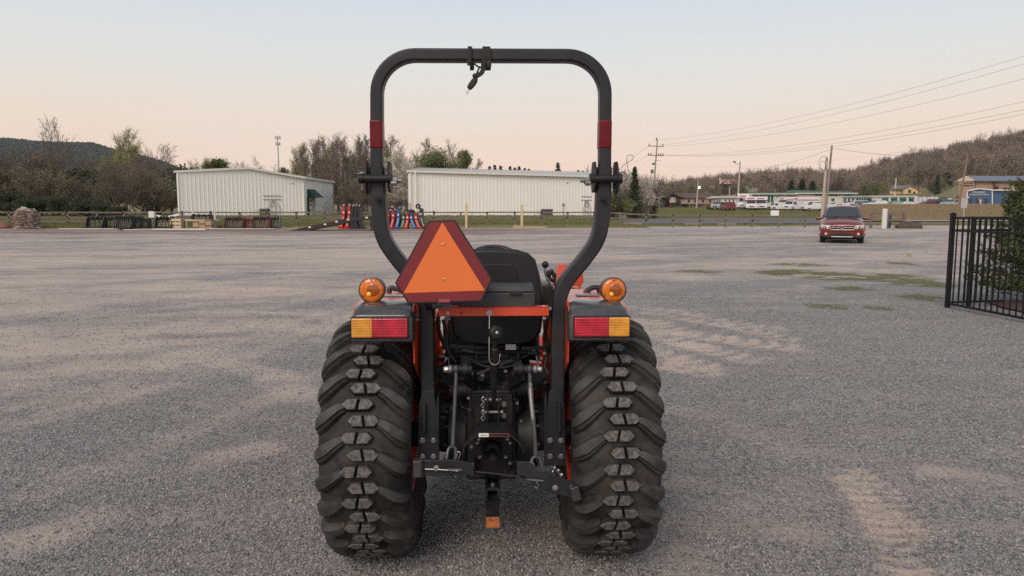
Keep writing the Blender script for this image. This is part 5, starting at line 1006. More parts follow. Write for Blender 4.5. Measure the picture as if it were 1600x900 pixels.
# town trees on the right
for kind, u, Y, v, wide, nm, lab in [('cedar', 1235, 230, 281, 1.5, 'cedar_tree', 'dark evergreen left of the pair behind the storage office'), ('cedar', 1252, 232, 279, 1.5, 'cedar_tree', 'dark evergreen in the middle of the trio behind the storage office'), ('cedar', 1268, 231, 282, 1.4, 'cedar_tree', 'dark evergreen right of the trio behind the storage office'),
    ('leafy', 1160, 300, 287, 1.0, 'leafy_tree', 'dark green tree right of the lamp pole'), ('leafy', 1122, 330, 300, .9, 'leafy_tree', 'dark rounded tree below the hillside house'), ('blossom', 1168, 300, 290, .8, 'blossoming_tree', 'pale flowering tree beside the dark tree on the slope'), ('leafy', 1370, 320, 284, 1.2, 'leafy_tree', 'dark tree left of the yellow house'),
    ('bud', 1385, 330, 280, 1.2, 'budding_tree', 'olive tree behind the yellow house'), ('leafy', 1350, 330, 286, 1.2, 'leafy_tree', 'dark tree above the storage roofs'), ('bud', 1410, 345, 276, 1.2, 'budding_tree', 'olive budding tree above the yellow house'), ('leafy', 1450, 330, 280, 1.2, 'leafy_tree', 'dark tree right of the yellow house'), ('bud', 1468, 330, 276, 1.2, 'budding_tree', 'olive tree between the yellow house and the brick building'),
    ('cedar', 1462, 325, 273, 1.1, 'cedar_tree', 'pointed dark cedar right of the yellow house'), ('bud', 1560, 300, 262, 1.4, 'budding_tree', 'olive tree above the brick building roof'), ('shrub_g', 1109, 150, 318, .8, 'bare_bush', 'small round brown bush beside the short light pole')]:
    plant(kind, u, Y, v, nm, lab, 'trees around the town on the right', wide)
# ---- wooded hills: uncountable trees, instanced on the terrain
def lowtree(name, seed, H, m, leafm=None, nl=0, ls=.3, **k):
    S, tips = grow(seed, H, **k); V1, Q1 = tubes([s[0] for s in S[0]+S[1]], [s[1] for s in S[0]+S[1]], [max(s[2], .03) for s in S[0]]+[.03]*len(S[1]), [max(s[3], .02) for s in S[0]]+[.02]*len(S[1]), 3); mats = [m]
    V1 *= H/V1[:, 2].max()
    if leafm:
        g = np.random.default_rng(seed); c = tips[g.integers(0, len(tips), nl)]+g.normal(0, .35, (nl, 3)); a = g.normal(size=(nl, 3)); a /= np.linalg.norm(a, axis=1, keepdims=True); b = np.cross(a, g.normal(size=(nl, 3))); b /= np.linalg.norm(b, axis=1, keepdims=True); s = ls*g.uniform(.5, 1.2, (nl, 1))
        V2 = np.stack([c-a*s, c+b*s, c+a*s, c-b*s], 1).reshape(-1, 3); Q2 = np.arange(4*nl).reshape(-1, 4)+len(V1); me = npmesh(name, np.concatenate([V1, V2]), np.concatenate([Q1, Q2]), [m, leafm]); mi = np.zeros(len(Q1)+len(Q2), np.int32); mi[len(Q1):] = 1; me.polygons.foreach_set('material_index', mi); return me
    return npmesh(name, V1, Q1, m)
far_bark = rnd_mat('hill_bark', [(.10, .075, .065), (.23, .17, .14), (.38, .29, .23), (.16, .115, .095)]); far_bud = rnd_mat('hill_buds', [(.11, .08, .065), (.22, .17, .12), (.16, .12, .10), (.24, .22, .12)]); far_grn = rnd_mat('hill_evergreen', [(.04, .05, .026), (.055, .065, .032), (.07, .075, .04)])
kk = dict(kids=(8, 4, 3), ang=(42, 40, 38), lr=(.42, .5, .5), nseg=(5, 2, 2, 1), first=.3, up=.3, tr=.013)
PB = [lowtree('hill_tree', 3, 11, far_bark, far_bud, 380, .22, **kk), lowtree('hill_tree', 5, 12, far_bark, far_bud, 300, .2, **kk), lowtree('hill_evergreen', 9, 9, far_bark, far_grn, 700, .38, kids=(9, 4, 2), ang=(60, 45, 40), lr=(.4, .5, .5), nseg=(5, 2, 1, 1), first=.12, up=.1, tr=.013)]
def hillpts(n, u0, u1, y0, y1, seed, fn=None):
    g = np.random.default_rng(seed); Y = np.sqrt(g.random(n)*(y1**2-y0**2)+y0**2); u = u0+g.random(n)*(u1-u0); X = (u-800)/F*Y
    if fn is not None: k = fn(u, Y, X); X, Y, u = X[k], Y[k], u[k]
    return np.stack([X, Y, ground_z(X, Y)-.3], -1), u, Y
# one real tree of each kind stands on the slope; the wood is scattered from their meshes
protos = []
for i, (me, u, Y, nm, lab) in enumerate([(PB[0], 1305, 345, 'hill_tree', 'bare brown tree at the foot of the wooded hill behind the storage roofs'), (PB[1], 1520, 420, 'hill_tree', 'bare brown tree on the slope above the brick building'), (PB[2], 1478, 350, 'hill_evergreen', 'dark evergreen at the hill foot left of the brick building')]):
    x = XP(u, Y); o = share(nm, me, None, (x, Y, float(ground_z(x, Y)))); tag(o, lab, 'tree'); protos.append(o)
def clear(u, Y, X):
    return ~((u > 1105) & (u < 1175) & (Y < 430)) & (Y > np.interp(u, [950, 1060, 1300, 1330, 1480, 1500, 1800], [330, 330, 300, 350, 350, 290, 290]))
for i, (n, sd_) in enumerate(((2900, 1), (2300, 2))):
    Pp, u, Y = hillpts(n, 960, 1830, 280, 720, 100+sd_, clear); scatter('wooded_hillside', Pp, rg.uniform(.55, 1.35, len(Pp))*(.8+.5*fbm(Pp[:, 0]/25, Pp[:, 1]/25, 12)), protos[i], rotfull=False, label='brown leafless wood covering the hillside on the right')
Pp, u, Y = hillpts(500, 1010, 1830, 300, 700, 120, lambda u, Y, X: clear(u, Y, X) & (fbm(X/45, Y/45, 44) > .53)); scatter('hillside_evergreens', Pp, rg.uniform(.5, .95, len(Pp)), protos[2], rotfull=False, label='dark evergreens scattered through the right hillside wood')
Pp, u, Y = hillpts(260, 960, 1200, 240, 420, 121, lambda u, Y, X: clear(u, Y, X) & (Y > 290)); scatter('hillside_evergreens', Pp, rg.uniform(.5, .95, len(Pp)), protos[2], rotfull=False, label='dark evergreens at the left foot of the right hill')
Pp, u, Y = hillpts(5500, -650, 640, 1050, 1600, 130); scatter('ridge_forest', Pp, rg.uniform(.5, .9, len(Pp)), protos[1], rotfull=False, label='dark forest covering the far ridge on the left')
Pp, u, Y = hillpts(19000, -650, 640, 1050, 1600, 131); scatter('ridge_forest', Pp, rg.uniform(.8, 1.3, len(Pp)), protos[2], rotfull=False, label='evergreens mixed into the far ridge on the left')
# ---- grass of the verge
tuft_m = mat('grass_blades', (.19, .19, .085), .9, var=.35, scale=.5, isl=.35, spec=.15)
g = np.random.default_rng(9); V = []; 
for i in range(14):
    a = g.random()*6.283; x, y = g.normal(0, .28, 2); h = g.uniform(.4, 1.0); l = g.normal(0, .3, 2); wv = .05; V += [(x-wv*cos(a), y-wv*sin(a), 0), (x+wv*cos(a), y+wv*sin(a), 0), (x+l[0]+.01, y+l[1], h), (x+l[0]-.01, y+l[1], h)]
tme = npmesh('grass_tuft', np.array(V)*.16, np.arange(len(V)).reshape(-1, 4), tuft_m)
tu = share('grass_tuft', tme, None, (XP(1300, 33)-1.2, 24.2, 0)); tag(tu, 'small tuft of grass growing in the gravel before the red car', 'grass tuft')
n = 42000; Y = 57+20*g.random(n)**1.3; u = -120+g.random(n)*1850; X = (u-800)/F*Y; az = np.arctan2(X, Y); ed = lot_edge(az)*np.cos(az); k = (Y > ed-1.0+1.5*fbm(X/2, Y/2, 7)) & ~((X > 10) & (Y > 71)); X, Y = X[k], Y[k]
scatter('verge_grass', np.stack([X, Y, ground_z(X, Y)-.03], -1), g.uniform(.5, 1.5, len(X)), tu, rotfull=False, label='short green grass of the verge along the wooden fence')
dry_m = mat('dry_grass_blades', (.31, .245, .16), .95, var=.4, scale=.25, isl=.4, spec=.1)
tme2 = npmesh('dry_grass_tuft', np.array(V)*.22, np.arange(len(V)).reshape(-1, 4), dry_m) if 0 else tme.copy(); tme2.materials.clear(); tme2.materials.append(dry_m)
xd = XP(1400, 92); td = share('dry_grass_tuft', tme2, None, (xd, 92, float(ground_z(xd, 92)))); tag(td, 'tuft of dry brown grass at the foot of the brown roadside bank', 'grass tuft')
Pp, u_, Y_ = hillpts(26000, 1285, 1760, 93, 128, 140); scatter('bank_grass', Pp+[0, 0, .27], g.uniform(1.0, 2.6, len(Pp)), td, rotfull=False, label='dry brown grass covering the roadside bank on the right')
Pp, u_, Y_ = hillpts(16000, 980, 1290, 108, 165, 141); scatter('field_grass', Pp+[0, 0, .27], g.uniform(1.0, 2.2, len(Pp)), tu, rotfull=False, label='olive grass in the field before the rental trucks')
n = 60000; X = g.uniform(3, 22, n); Y = g.uniform(10, 24, n); m_ = moss_f(X, Y); k = g.random(n) < m_*.42; X, Y = X[k], Y[k]
scatter('gravel_weeds', np.stack([X, Y, rut_z(X, Y)], -1), g.uniform(.12, .32, len(X)), tu, rotfull=False, label='thin green weeds growing through the gravel on the right')
# ================================================================ BUILDINGS
wallw = M('white_metal_siding', (.87, .85, .80), .5, var=.03, scale=.3, spec=.4); trimw = M('white_trim', (.76, .74, .70), .45, var=.03); roofw = M('pale_metal_roof', (.56, .54, .51), .75, var=.06, spec=.2)
conc2 = M('concrete', (.38, .36, .33), .9, var=.12, scale=2); dgreen = M('dark_green_metal', (.006, .045, .034), .6, spec=.2); dark_g = M('dark_glass', (.03, .035, .04), .15, spec=.8); creamw = M('cream_wall', (.62, .57, .49), .7, var=.04, scale=.4)
def quadwall(A, B, zb, za, zbt, peak=None, rib=.42, depth=.034, th=.12):
    """ribbed siding between plan points A and B: za and zbt are the top heights at A and B, peak=(t, z)"""
    A = Vector((A[0], A[1], 0)); B = Vector((B[0], B[1], 0)); d = B-A; Lw = d.length; d.normalize(); nrm = Vector((d.y, -d.x, 0)); mb = MB(); n = max(2, int(round(Lw/rib))); 
    def top(t):
        if peak is None: return za+(zbt-za)*t
        return za+(peak[1]-za)*t/peak[0] if t < peak[0] else peak[1]+(zbt-peak[1])*(t-peak[0])/(1-peak[0])
    st = []
    for i in range(n):
        t0 = i/n
        for k, o in ((0, 0), (.78, 0), (.83, depth), (.95, depth)): st.append((t0+k/n, o))
    st.append((1, 0)); vs = []
    for t, o in st: p = A+d*Lw*t+nrm*o; vs += [(p.x, p.y, zb), (p.x, p.y, top(t))]
    m = len(st); mb.add(vs, [(2*i, 2*i+2, 2*i+3, 2*i+1) for i in range(m-1)]); return mb
def edgebeam(parent, name, p, q, w_, h, m): mb = MB(); mb.beam(p, q, w_, h); return mb.build(name, m, parent)
def bldg_white(name, label, fl, fr, br, bl, zt, zb, peak=None, ridge=None, group=None):
    r = thing(name, label, 'building', (0, 0, 0), 0, group); P4 = [fl, fr, br, bl]
    quadwall(fl, fr, zb, zt[0], zt[1], peak).build('wall', wallw, r, sharp=20); quadwall(fr, br, zb, zt[1], zt[2]).build('wall', wallw, r, sharp=20)
    quadwall(br, bl, zb, zt[2], zt[3]).build('wall', wallw, r, sharp=20); quadwall(bl, fl, zb, zt[3], zt[0]).build('wall', wallw, r, sharp=20)
    return r
def V3(p, z): return Vector((p[0], p[1], z))
# --- left building with the green awning
fl, fr, br, bl = (XP(280, 75), 75), (XP(475, 84), 84), (XP(520, 96), 96), (XP(292, 96), 96)
pk = (fl[0]*.45+fr[0]*.55, fl[1]*.45+fr[1]*.55); zt = [ZP(268, 75), ZP(277.5, 84), ZP(284, 96), ZP(272, 96)]; zpk = ZP(262.5, pk[1]); zb = .3
b1 = bldg_white('metal_building', 'white ribbed metal building with a low gable roof, green awning and side door', fl, fr, br, bl, zt, .72, peak=(.55, zpk))
mb = MB(); mb.prism([V3(p, .0) for p in (fl, fr, br, bl)], (0, 0, .74)); mb.build('foundation', conc2, b1)
bk_ = ((bl[0]+br[0])/2, 96); zbk = zpk+.1; rf = MB(); ov = .25
F1, PK1, F2 = V3((fl[0]-ov, fl[1]-ov), zt[0]+.05), V3((pk[0], pk[1]-ov), zpk+.06), V3((fr[0]+ov, fr[1]-ov*.5), zt[1]+.05); B1, PK2, B2 = V3((bl[0]-ov, bl[1]), zt[3]+.05), V3(bk_, zbk), V3((br[0]+ov, br[1]+ov), zt[2]+.05)
dz = Vector((0, 0, -.12)); rf.add([F1, PK1, F2, B1, PK2, B2]+[p+dz for p in (F1, PK1, F2, B1, PK2, B2)], [(0, 1, 4, 3), (1, 2, 5, 4), (6, 7, 10, 9), (7, 8, 11, 10), (0, 1, 7, 6), (1, 2, 8, 7), (2, 5, 11, 8), (0, 3, 9, 6), (3, 4, 10, 9), (4, 5, 11, 10)])
rf.build('roof', roofw, b1)
for p, q in ((F1, PK1), (PK1, F2), (F2, B2)): edgebeam(b1, 'roof_trim', p+Vector((0, -.03, -.08)), q+Vector((0, -.03, -.08)), .14, .22, trimw)
for p, z_ in ((fl, zt[0]), (fr, zt[1]), (br, zt[2])): mb = MB(); mb.box((p[0], p[1]-.03, (z_+.72)/2), (.16, .16, z_-.72)); mb.build('corner_trim', trimw, b1)
# door and awning on the right hand wall
dv = Vector((br[0]-fr[0], br[1]-fr[1], 0)).normalized(); nv = Vector((dv.y, -dv.x, 0)); base = Vector((fr[0], fr[1], 0))
def SW(s, out_, z): return base+dv*s+nv*out_+Vector((0, 0, z))
zd = .75
mb = MB(); mb.prism([SW(3.0, .05, zd), SW(4.0, .05, zd), SW(4.0, .05, zd+2.1), SW(3.0, .05, zd+2.1)], nv*.03); dr = mb.build('door', M('grey_door', (.50, .51, .52), .5), b1)
for (s0, s1, z0, z1) in ((2.92, 3.0, 0, 2.18), (4.0, 4.08, 0, 2.18), (2.92, 4.08, 2.1, 2.18)): mb = MB(); mb.prism([SW(s0, .05, zd+z0), SW(s1, .05, zd+z0), SW(s1, .05, zd+z1), SW(s0, .05, zd+z1)], nv*.06); mb.build('door_frame', trimw, dr)
mb = MB(); mb.ball(SW(3.12, .12, zd+1.0), .05, 8, 6); mb.build('handle', dark_g, dr)
za0, za1 = ZP(308.5, 86), ZP(295.5, 86); mb = MB(); mb.add([SW(1.2, .03, za0), SW(1.2, 1.15, za0), SW(1.2, .03, za1), SW(4.2, .03, za0), SW(4.2, 1.15, za0), SW(4.2, .03, za1)], [(0, 1, 2), (3, 5, 4), (1, 4, 5, 2), (0, 3, 4, 1), (0, 2, 5, 3)]); mb.build('awning', dgreen, b1)
mb = MB(); a_ = SW(1.25, .12, .5); mb.beam(a_, a_+Vector((0, 0, za0-.5)), .22, .22); mb.build('dark_post', M('weathered_dark_post', (.06, .05, .045), .8), b1)
for s, z_ in ((2.5, 1.9), (2.5, 2.4), (2.0, 1.3)): mb = MB(); c_ = SW(s, .06, z_); mb.box(c_, (.18, .2, .22)); mb.build('wall_box', M('grey_box', (.2, .2, .2), .5), b1)
def FW(t, z, out_=.06): p = Vector((fl[0]+(fr[0]-fl[0])*t, fl[1]+(fr[1]-fl[1])*t, z)); d_ = Vector((fr[0]-fl[0], fr[1]-fl[1], 0)).normalized(); return p+Vector((d_.y, -d_.x, 0))*out_
def meter(parent, fn, t0, z0, k=1.0):
    m_ = M('meter_steel', (.30, .31, .30), .5, metal=.5)
    for zz in (2.15, 1.75): mb = MB(); mb.beam(fn(t0-.085*k, z0+zz), fn(t0+.085*k, z0+zz), .05, .05); mb.build('strut_rail', m_, parent)
    mb = MB(); c_ = fn(t0, z0+1.25, .12); mb.tube([c_+Vector((.26*cos(a*pi/8), 0, .26*sin(a*pi/8))) for a in range(16)], .035, 6, closed=True); mb.build('meter_ring', m_, parent)
    for dt in (-.05, -.02, .03, .07): mb = MB(); mb.tube([fn(t0+dt*k, z0-.2, .1), fn(t0+dt*k, z0+.9, .1), fn(t0+dt*k*.3, z0+1.7, .1)], .025, 6); mb.build('conduit', m_, parent)
    mb = MB(); mb.box(fn(t0, z0+.4, .12), (.5, .12, .12)); mb.build('junction_box', m_, parent)
meter(b1, FW, .725, .75, .9)
mb = MB(); c_ = FW(.90, ZP(285, 83), .05); mb.lathe([(0, .1), (.09, .08), (.14, 0)], c_, (0, -1, 0), 12); mb.build('wall_lamp', trimw, b1)
ac = thing('cooling_unit', 'dark air conditioning unit at the foot of the left white building wall', 'air conditioner', FW(.63, .55, .9)); mb = MB(); mb.bb(-.45, .45, -.4, .4, .1, .95); bd = mb.build('casing', M('dark_casing', (.05, .055, .055), .6), ac, bevel=.04)
for k in range(7): mb = MB(); mb.bb(-.4, .4, -.43, -.405, .2+k*.1, .24+k*.1); mb.build('louvre', M('louvre_grey', (.10, .105, .10), .6), ac)
mb = MB(); mb.bb(-.55, .55, -.5, .5, -.2, .1); mb.build('base_pad', conc2, ac)
# --- wide building behind the tractor
fl, fr, br, bl = (XP(640, 78), 78), (XP(936, 88.5), 88.5), (XP(960, 104), 104), (XP(672, 94), 94)
zt = [ZP(267.5, 78), ZP(276, 88.5), ZP(278, 104), ZP(270, 94)]
b2 = bldg_white('metal_building', 'wide white ribbed metal building directly beyond the tractor, seen through the roll bar', fl, fr, br, bl, zt, .72)
mb = MB(); mb.prism([V3(p, .0) for p in (fl, fr, br, bl)], (0, 0, .74)); mb.build('foundation', conc2, b2)
mf = V3(((fl[0]+bl[0])/2, (fl[1]+bl[1])/2), ZP(262.3, 86)); mr_ = V3(((fr[0]+br[0])/2, (fr[1]+br[1])/2), ZP(269.3, 96))
E0, E1, E2, E3 = V3((fl[0]-.2, fl[1]-.25), zt[0]+.05), V3((fr[0]+.2, fr[1]-.25), zt[1]+.05), V3((br[0], br[1]+.2), zt[2]), V3((bl[0], bl[1]+.2), zt[3])
mb = MB(); mb.add([E0, E1, mr_, mf, E2, E3], [(0, 1, 2, 3), (3, 2, 4, 5), (0, 3, 5), (1, 4, 2)]); n = 60
for i in range(n+1): t = i/n; mb.beam(E0.lerp(E1, t)+Vector((0, 0, .03)), mf.lerp(mr_, t)+Vector((0, 0, .03)), .06, .06)
mb.build('roof', roofw, b2)
edgebeam(b2, 'gutter', E0+Vector((0, -.04, -.07)), E1+Vector((0, -.04, -.07)), .16, .20, trimw)
for p, z_ in ((fl, zt[0]), (fr, zt[1])): mb = MB(); mb.box((p[0]+.05, p[1]-.03, (z_+.72)/2), (.28, .18, z_-.72)); mb.build('corner_trim', trimw, b2)
mb = MB(); x_ = fl[0]+.65; mb.box((x_, fl[1]-.05, (zt[0]+.72)/2), (.12, .12, zt[0]-.72)); mb.build('downspout', trimw, b2)
def FW(t, z, out_=.06): return Vector((fl[0]+(fr[0]-fl[0])*t, fl[1]+(fr[1]-fl[1])*t, z))+Vector((.1, -.99, 0))*out_
meter(b2, FW, .925, .75, .35)
mb = MB(); mb.tube([FW(.79, .5, .1), FW(.79, 2.0, .1)], .03, 6); mb.ball(FW(.79, 2.0, .12), .16, 8, 6, sy=.5); mb.build('water_riser', M('meter_steel', (.30, .31, .30)), b2)
mb = MB(); mb.lathe([(0, .1), (.1, .08), (.16, 0)], FW(.81, ZP(284, 86), .05), (0, -1, 0), 12); mb.build('wall_lamp', trimw, b2)
ac2 = dup(ac, FW(.69, .55, 1.2), .1, label='dark air conditioning unit at the foot of the wide building seen through the roll bar'); ac2.scale = (1.35, 1.1, .95)
# ================================================================ WOODEN FENCE
wood_g = M('weathered_wood', (.17, .14, .12), .9, var=.3, scale=6, bump=.4, bscale=30); wood_y = M('fresh_pine', (.60, .50, .33), .8, var=.15, scale=4); wood_t = M('tan_timber', (.42, .31, .20), .85, var=.2, scale=4)
fence = thing('wooden_fence', 'long weathered post and rail fence running along the grass behind the lot', 'fence', (0, 0, 0))
FY = 60.5
pmb = MB(); pmb.bb(-.075, .075, -.06, .06, -.3, 1.08); pme = pmb.mesh('fence_post', wood_g)
us = [-31, 14, 61, 105, 151, 193, 238, 284, 329, 374, 417, 463, 507, 552, 597, 635, 678, 720, 761, 804, 846, 887, 928, 969, 1010, 1052, 1094, 1134, 1176, 1217, 1259]
rf_ = random.Random(3); pts = []
for i, u in enumerate(us):
    x = XP(u, FY); z = float(ground_z(x, FY)); pts.append((x, z)); share('post', pme, fence, (x, FY+rf_.uniform(-.05, .05), z), (rf_.uniform(-.02, .02), rf_.uniform(-.02, .02), 0), (1, 1, rf_.uniform(.95, 1.04)))
for (x0, z0), (x1, z1) in zip(pts, pts[1:]):
    for h in ((1.0, .62, .26) if x0 < -35 else (1.0, .58)):
        mb = MB(); mb.beam((x0-.05, FY-.08, z0+h+rf_.uniform(-.02, .02)), (x1+.05, FY-.08, z1+h+rf_.uniform(-.02, .02)), .05, .11); mb.build('rail', wood_g, fence)
f2 = thing('wooden_fence', 'short two rail fence section just right of the red car', 'fence', (0, 0, 0)); FY2 = 58
for i, (u0, u1) in enumerate(((1362, 1413.5),)):
    for u in (1362, 1387, 1413.5): share('post', pme, f2, (XP(u, FY2), FY2, -.02), (0, .02, 0), (1.25, 1.2, 1.22))
    for h in (1.12, .62): mb = MB(); mb.beam((XP(u0, FY2), FY2-.08, h), (XP(u1, FY2), FY2-.08, h), .05, .14); mb.build('rail', wood_g, f2)
mb = MB(); mb.cyl((0, 0, -.1), (.0, 0, 1.45), .19, n=16); mb.cyl((0, 0, 1.45), (0, 0, 1.52), .19, .15, n=16); o = mb.build('marker_pipe', M('white_pipe', (.66, .64, .60), .5)); o.location = (XP(1383, 57), 57, 0); tag(o, 'white upright pipe in front of the short fence right of the red car', 'pipe')
mb = MB(); mb.lathe([(0, 0), (.22, 0), (.24, .3), (.24, 1.0), (.2, 1.15), (0, 1.2)], (0, 0, 0), (0, 0, 1), 16); o = mb.build('blue_barrel', M('blue_plastic', (.03, .07, .16), .5)); o.location = (XP(1388.5, 58.7), 58.7, 0); tag(o, 'dark blue upright drum partly hidden behind the white pipe', 'drum')
# hay-like brush heap at the fence end
def rock(name, label, cat, loc, size, m, seed, n=26, parent=None):
    g = np.random.default_rng(seed); mb = MB(); mb.ball((0, 0, 0), 1, n, n//2); vs = []
    for v in mb.v: f = 1+.35*(float(fbm(v[0]*1.7+9*seed, v[1]*1.7+v[2]*2.1, seed, 4))-.5)*2; vs.append((v[0]*size[0]*f, v[1]*size[1]*f, max(-.05, (v[2]*f+.25)*size[2]*.8)))
    mb.v = vs; o = mb.build(name, m, parent, sharp=60); o.location = loc; return tag(o, label, cat) if label else o
rock('tree_stump', 'big gnarled brown uprooted stump lying at the end of the short fence', 'stump', (XP(1421, 57.3), 57.3, 0), (1.0, .5, .62), M('stump_wood', (.085, .062, .05), .95, var=.6, scale=3, bump=1, bscale=8), 5, 30)
for u, Y, v0, lab in ((728.5, 58.5, 318, 'fresh pine post standing just right of the triangle emblem'), (815.5, 58.5, 320, 'fresh pine post with timbers at its foot, seen through the roll bar'), (640, 58.5, 317, 'fresh pine post behind the upright mowers')):
    x = XP(u, Y); z = float(ground_z(x, Y)); mb = MB(); mb.cyl((0, 0, -.1), (0, 0, ZP(v0, Y)-z), .10, .095, n=10); o = mb.build('pine_post', wood_y); o.location = (x, Y, z); tag(o, lab, 'post', 'fresh pine posts')
for u0, u1, Y, lab in ((801, 854, 57.6, 'long timber lying at the foot of the fresh pine post'), (975, 1003, 66, 'pale timber lying in the grass right of the roll bar'), (1071, 1098, 68, 'pale timber lying before the asphalt, left one of two'), (1123, 1152, 68, 'pale timber lying before the asphalt, right one of two'), (803, 812, 58.6, 'short stub of timber beside the fresh pine post')):
    x0, x1 = XP(u0, Y), XP(u1, Y); z = float(ground_z((x0+x1)/2, Y)); mb = MB(); mb.beam((x0, Y, z+.08), (x1, Y+.2, z+.08), .16, .16); o = mb.build('timber', wood_t); tag(o, lab, 'timber', 'timbers lying in the grass')
mb = MB(); mb.bb(-.33, .33, -.02, .02, 0, .42); o = mb.build('small_sign', white_m); x = XP(1213, 60); o.location = (x, 60.3, ZP(337, 60)); tag(o, 'small blank white sign on the wooden fence near the rental trucks', 'sign')
# ================================================================ STACKED STONE, ATTACHMENTS
sp_ = thing('stone_pallet', 'rounded heap of stacked flat brown fieldstones in front of the left fence', 'stone pile', (XP(41, 57), 57, 0.02)); rs_ = random.Random(8)
stm = [M('flagstone_%s' % n_, c, .9, var=.3, scale=5, bump=.5, bscale=15) for n_, c in (('brown', (.26, .19, .155)), ('rust', (.22, .13, .09)), ('pale', (.46, .40, .34)), ('grey', (.20, .165, .15)))]
sms = []
for k in range(4):
    mb = MB(); g = random.Random(k); n = 7; top_ = [(.27*g.uniform(.75, 1.1)*cos(2*pi*i/n), .22*g.uniform(.75, 1.1)*sin(2*pi*i/n)) for i in range(n)]; mb.prism([(x, y, -.04) for x, y in top_], (0, 0, .08)); sms.append([mb.mesh('stone', m_) for m_ in stm])
for lay in range(16):
    z = .05+lay*.094; rx = .86 if lay < 8 else .86*math.sqrt(max(.1, 1-((lay-7.5)/8.8)**2)); n = int(12*rx/.84)+1
    for i in range(n):
        a = 6.283*i/n+lay*.4; f_ = rs_.choice([0, 0, 1, 3, 0, 3]) if 1 < lay < 14 else rs_.choice([2, 0, 2]); share('stone', sms[rs_.randrange(4)][f_], sp_, (rx*.78*cos(a)+rs_.uniform(-.05, .05), rx*.7*sin(a)+rs_.uniform(-.04, .04), z+rs_.uniform(-.012, .012)), (rs_.uniform(-.15, .15), rs_.uniform(-.15, .15), rs_.random()*6), (1, 1, rs_.uniform(.7, 1.25)))
share('stone', sms[1][2], sp_, (-.12, -.1, 1.56), (.2, .1, .5), (.9, .9, 1.4)); mb = MB(); mb.cyl((0, 0, .0), (0, 0, .85), .66, .60, n=14); mb.cyl((0, 0, .85), (0, 0, 1.38), .60, .28, n=14); mb.build('core', stm[3], sp_)
o = rock('red_mound', 'reddish dirt mound at the far left frame edge beside the fence', 'mound', (XP(-6, 57), 57, 0), (.9, .6, .45), M('red_clay', (.24, .10, .075), .95, var=.2), 9, 20)
att_m = M('black_steel_paint', (.018, .019, .021), .45, var=.3, scale=5); att_r = M('dark_red_steel', (.18, .035, .035), .55, var=.6, scale=5); red_m = M('bright_red_paint', (.45, .018, .02), .35); blue_m = M('blue_paint', (.03, .09, .30), .35); grn_m = M('green_paint', (.02, .10, .035), .4)
def grapple(label, u0, u1, Y, h=.95, teeth=7, m=att_m, m2=None, dep=1.1, cat='attachment', group='tractor attachments lined up before the fence'):
    x0, x1 = XP(u0, Y), XP(u1, Y); cx = (x0+x1)/2; w_ = (x1-x0)/2; r = thing('bucket_grapple', label, cat, (cx, Y, .03), 0, group); m2 = m2 or m
    for q_ in (((.3, .06), .10, .12), ((.45, h*.72), .10, .12), ((-.35, .05), .08, .06)): mb = MB(); mb.beam((-w_, *q_[0]), (w_, *q_[0]), q_[1], q_[2]); mb.build('crossbar', m, r)
    for s in (-1, 1): mb = MB(); mb.prism([(s*w_*.98, y, z) for y, z in ((-.4, 0), (.45, 0), (.5, h*.8), (.3, h), (.1, h*.9), (-.1, .35))], (-s*.04, 0, 0)); mb.build('side_plate', m2, r)
    rr_ = random.Random(int(u0))
    for i in range(teeth):
        x = -w_+2*w_*(i+.5)/teeth; mb = MB(); mb.prism([(x-.02, y, z) for y, z in ((.45, h*.7), (.5, h*.84), (.1, h*rr_.uniform(.92, 1.02)), (-.25, h*.72), (-.45, .02), (-.36, .02), (-.18, h*.58), (.1, h*.78))], (.035, 0, 0)); mb.build('tine', m if i % 3 else m2, r)
    mb = MB(); mb.cyl((-w_*.3, .35, h*.5), (-w_*.3, -.05, h*.9), .04, n=8); mb.cyl((w_*.3, .35, h*.5), (w_*.3, -.05, h*.9), .04, n=8); mb.build('hydraulic_ram', m2, r); return r
grapple('open black grapple bucket, leftmost of the attachments', 133, 160, 57.2, .95, 4)
grapple('black bucket frame second from the left, set slightly back', 161, 181, 58.0, .9, 4)
grapple('widest black toothed grapple, third from the left and nearest', 179, 206, 55.6, 1.0, 9)
grapple('black grapple with pale hose ends right of the widest one', 206, 220, 56.6, .95, 4); grapple('small black grapple at the end of the middle cluster', 219, 231, 56.8, .8, 4)
grapple('black grapple beside the wooden crates', 241, 268, 56.6, .95, 5); 
grapple('black grapple standing on the pale table', 298, 328, 57.6, .55, 4).location.z = ZP(345, 57.6)
grapple('dark red tiller with black frame, leftmost of the two red ones', 350, 380, 56.4, .9, 8, att_m, att_r); grapple('small faded red tiller between the two dark ones', 380, 395, 57, .8, 3, att_r, att_r); grapple('dark red and black tiller right of the faded one', 394, 421, 56.2, .95, 8, att_m, att_r); grapple('grey and black rake at the right end of the tillers', 421, 436, 57, .95, 3, att_m, M('grey_steel', (.16, .16, .17), .5))
def crate(label, u0, u1, Y, h, z=.03, name='wooden_crate'):
    x0, x1 = XP(u0, Y), XP(u1, Y); w_ = x1-x0; r = thing(name, label, 'crate', ((x0+x1)/2, Y, z), 0)
    for k in range(3): mb = MB(); mb.bb(-w_/2, w_/2, -.42, -.39, k*h/3+.02, (k+.72)*h/3+.02); mb.build('slat', wood_y, r); mb = MB(); mb.bb(-w_/2, w_/2, .39, .42, k*h/3+.02, (k+.72)*h/3+.02); mb.build('slat', wood_y, r)
    for s in (-1, 0, 1): mb = MB(); mb.bb(s*w_*.46-.05, s*w_*.46+.05, -.38, .38, 0, h); mb.build('upright', wood_t, r)
    return r
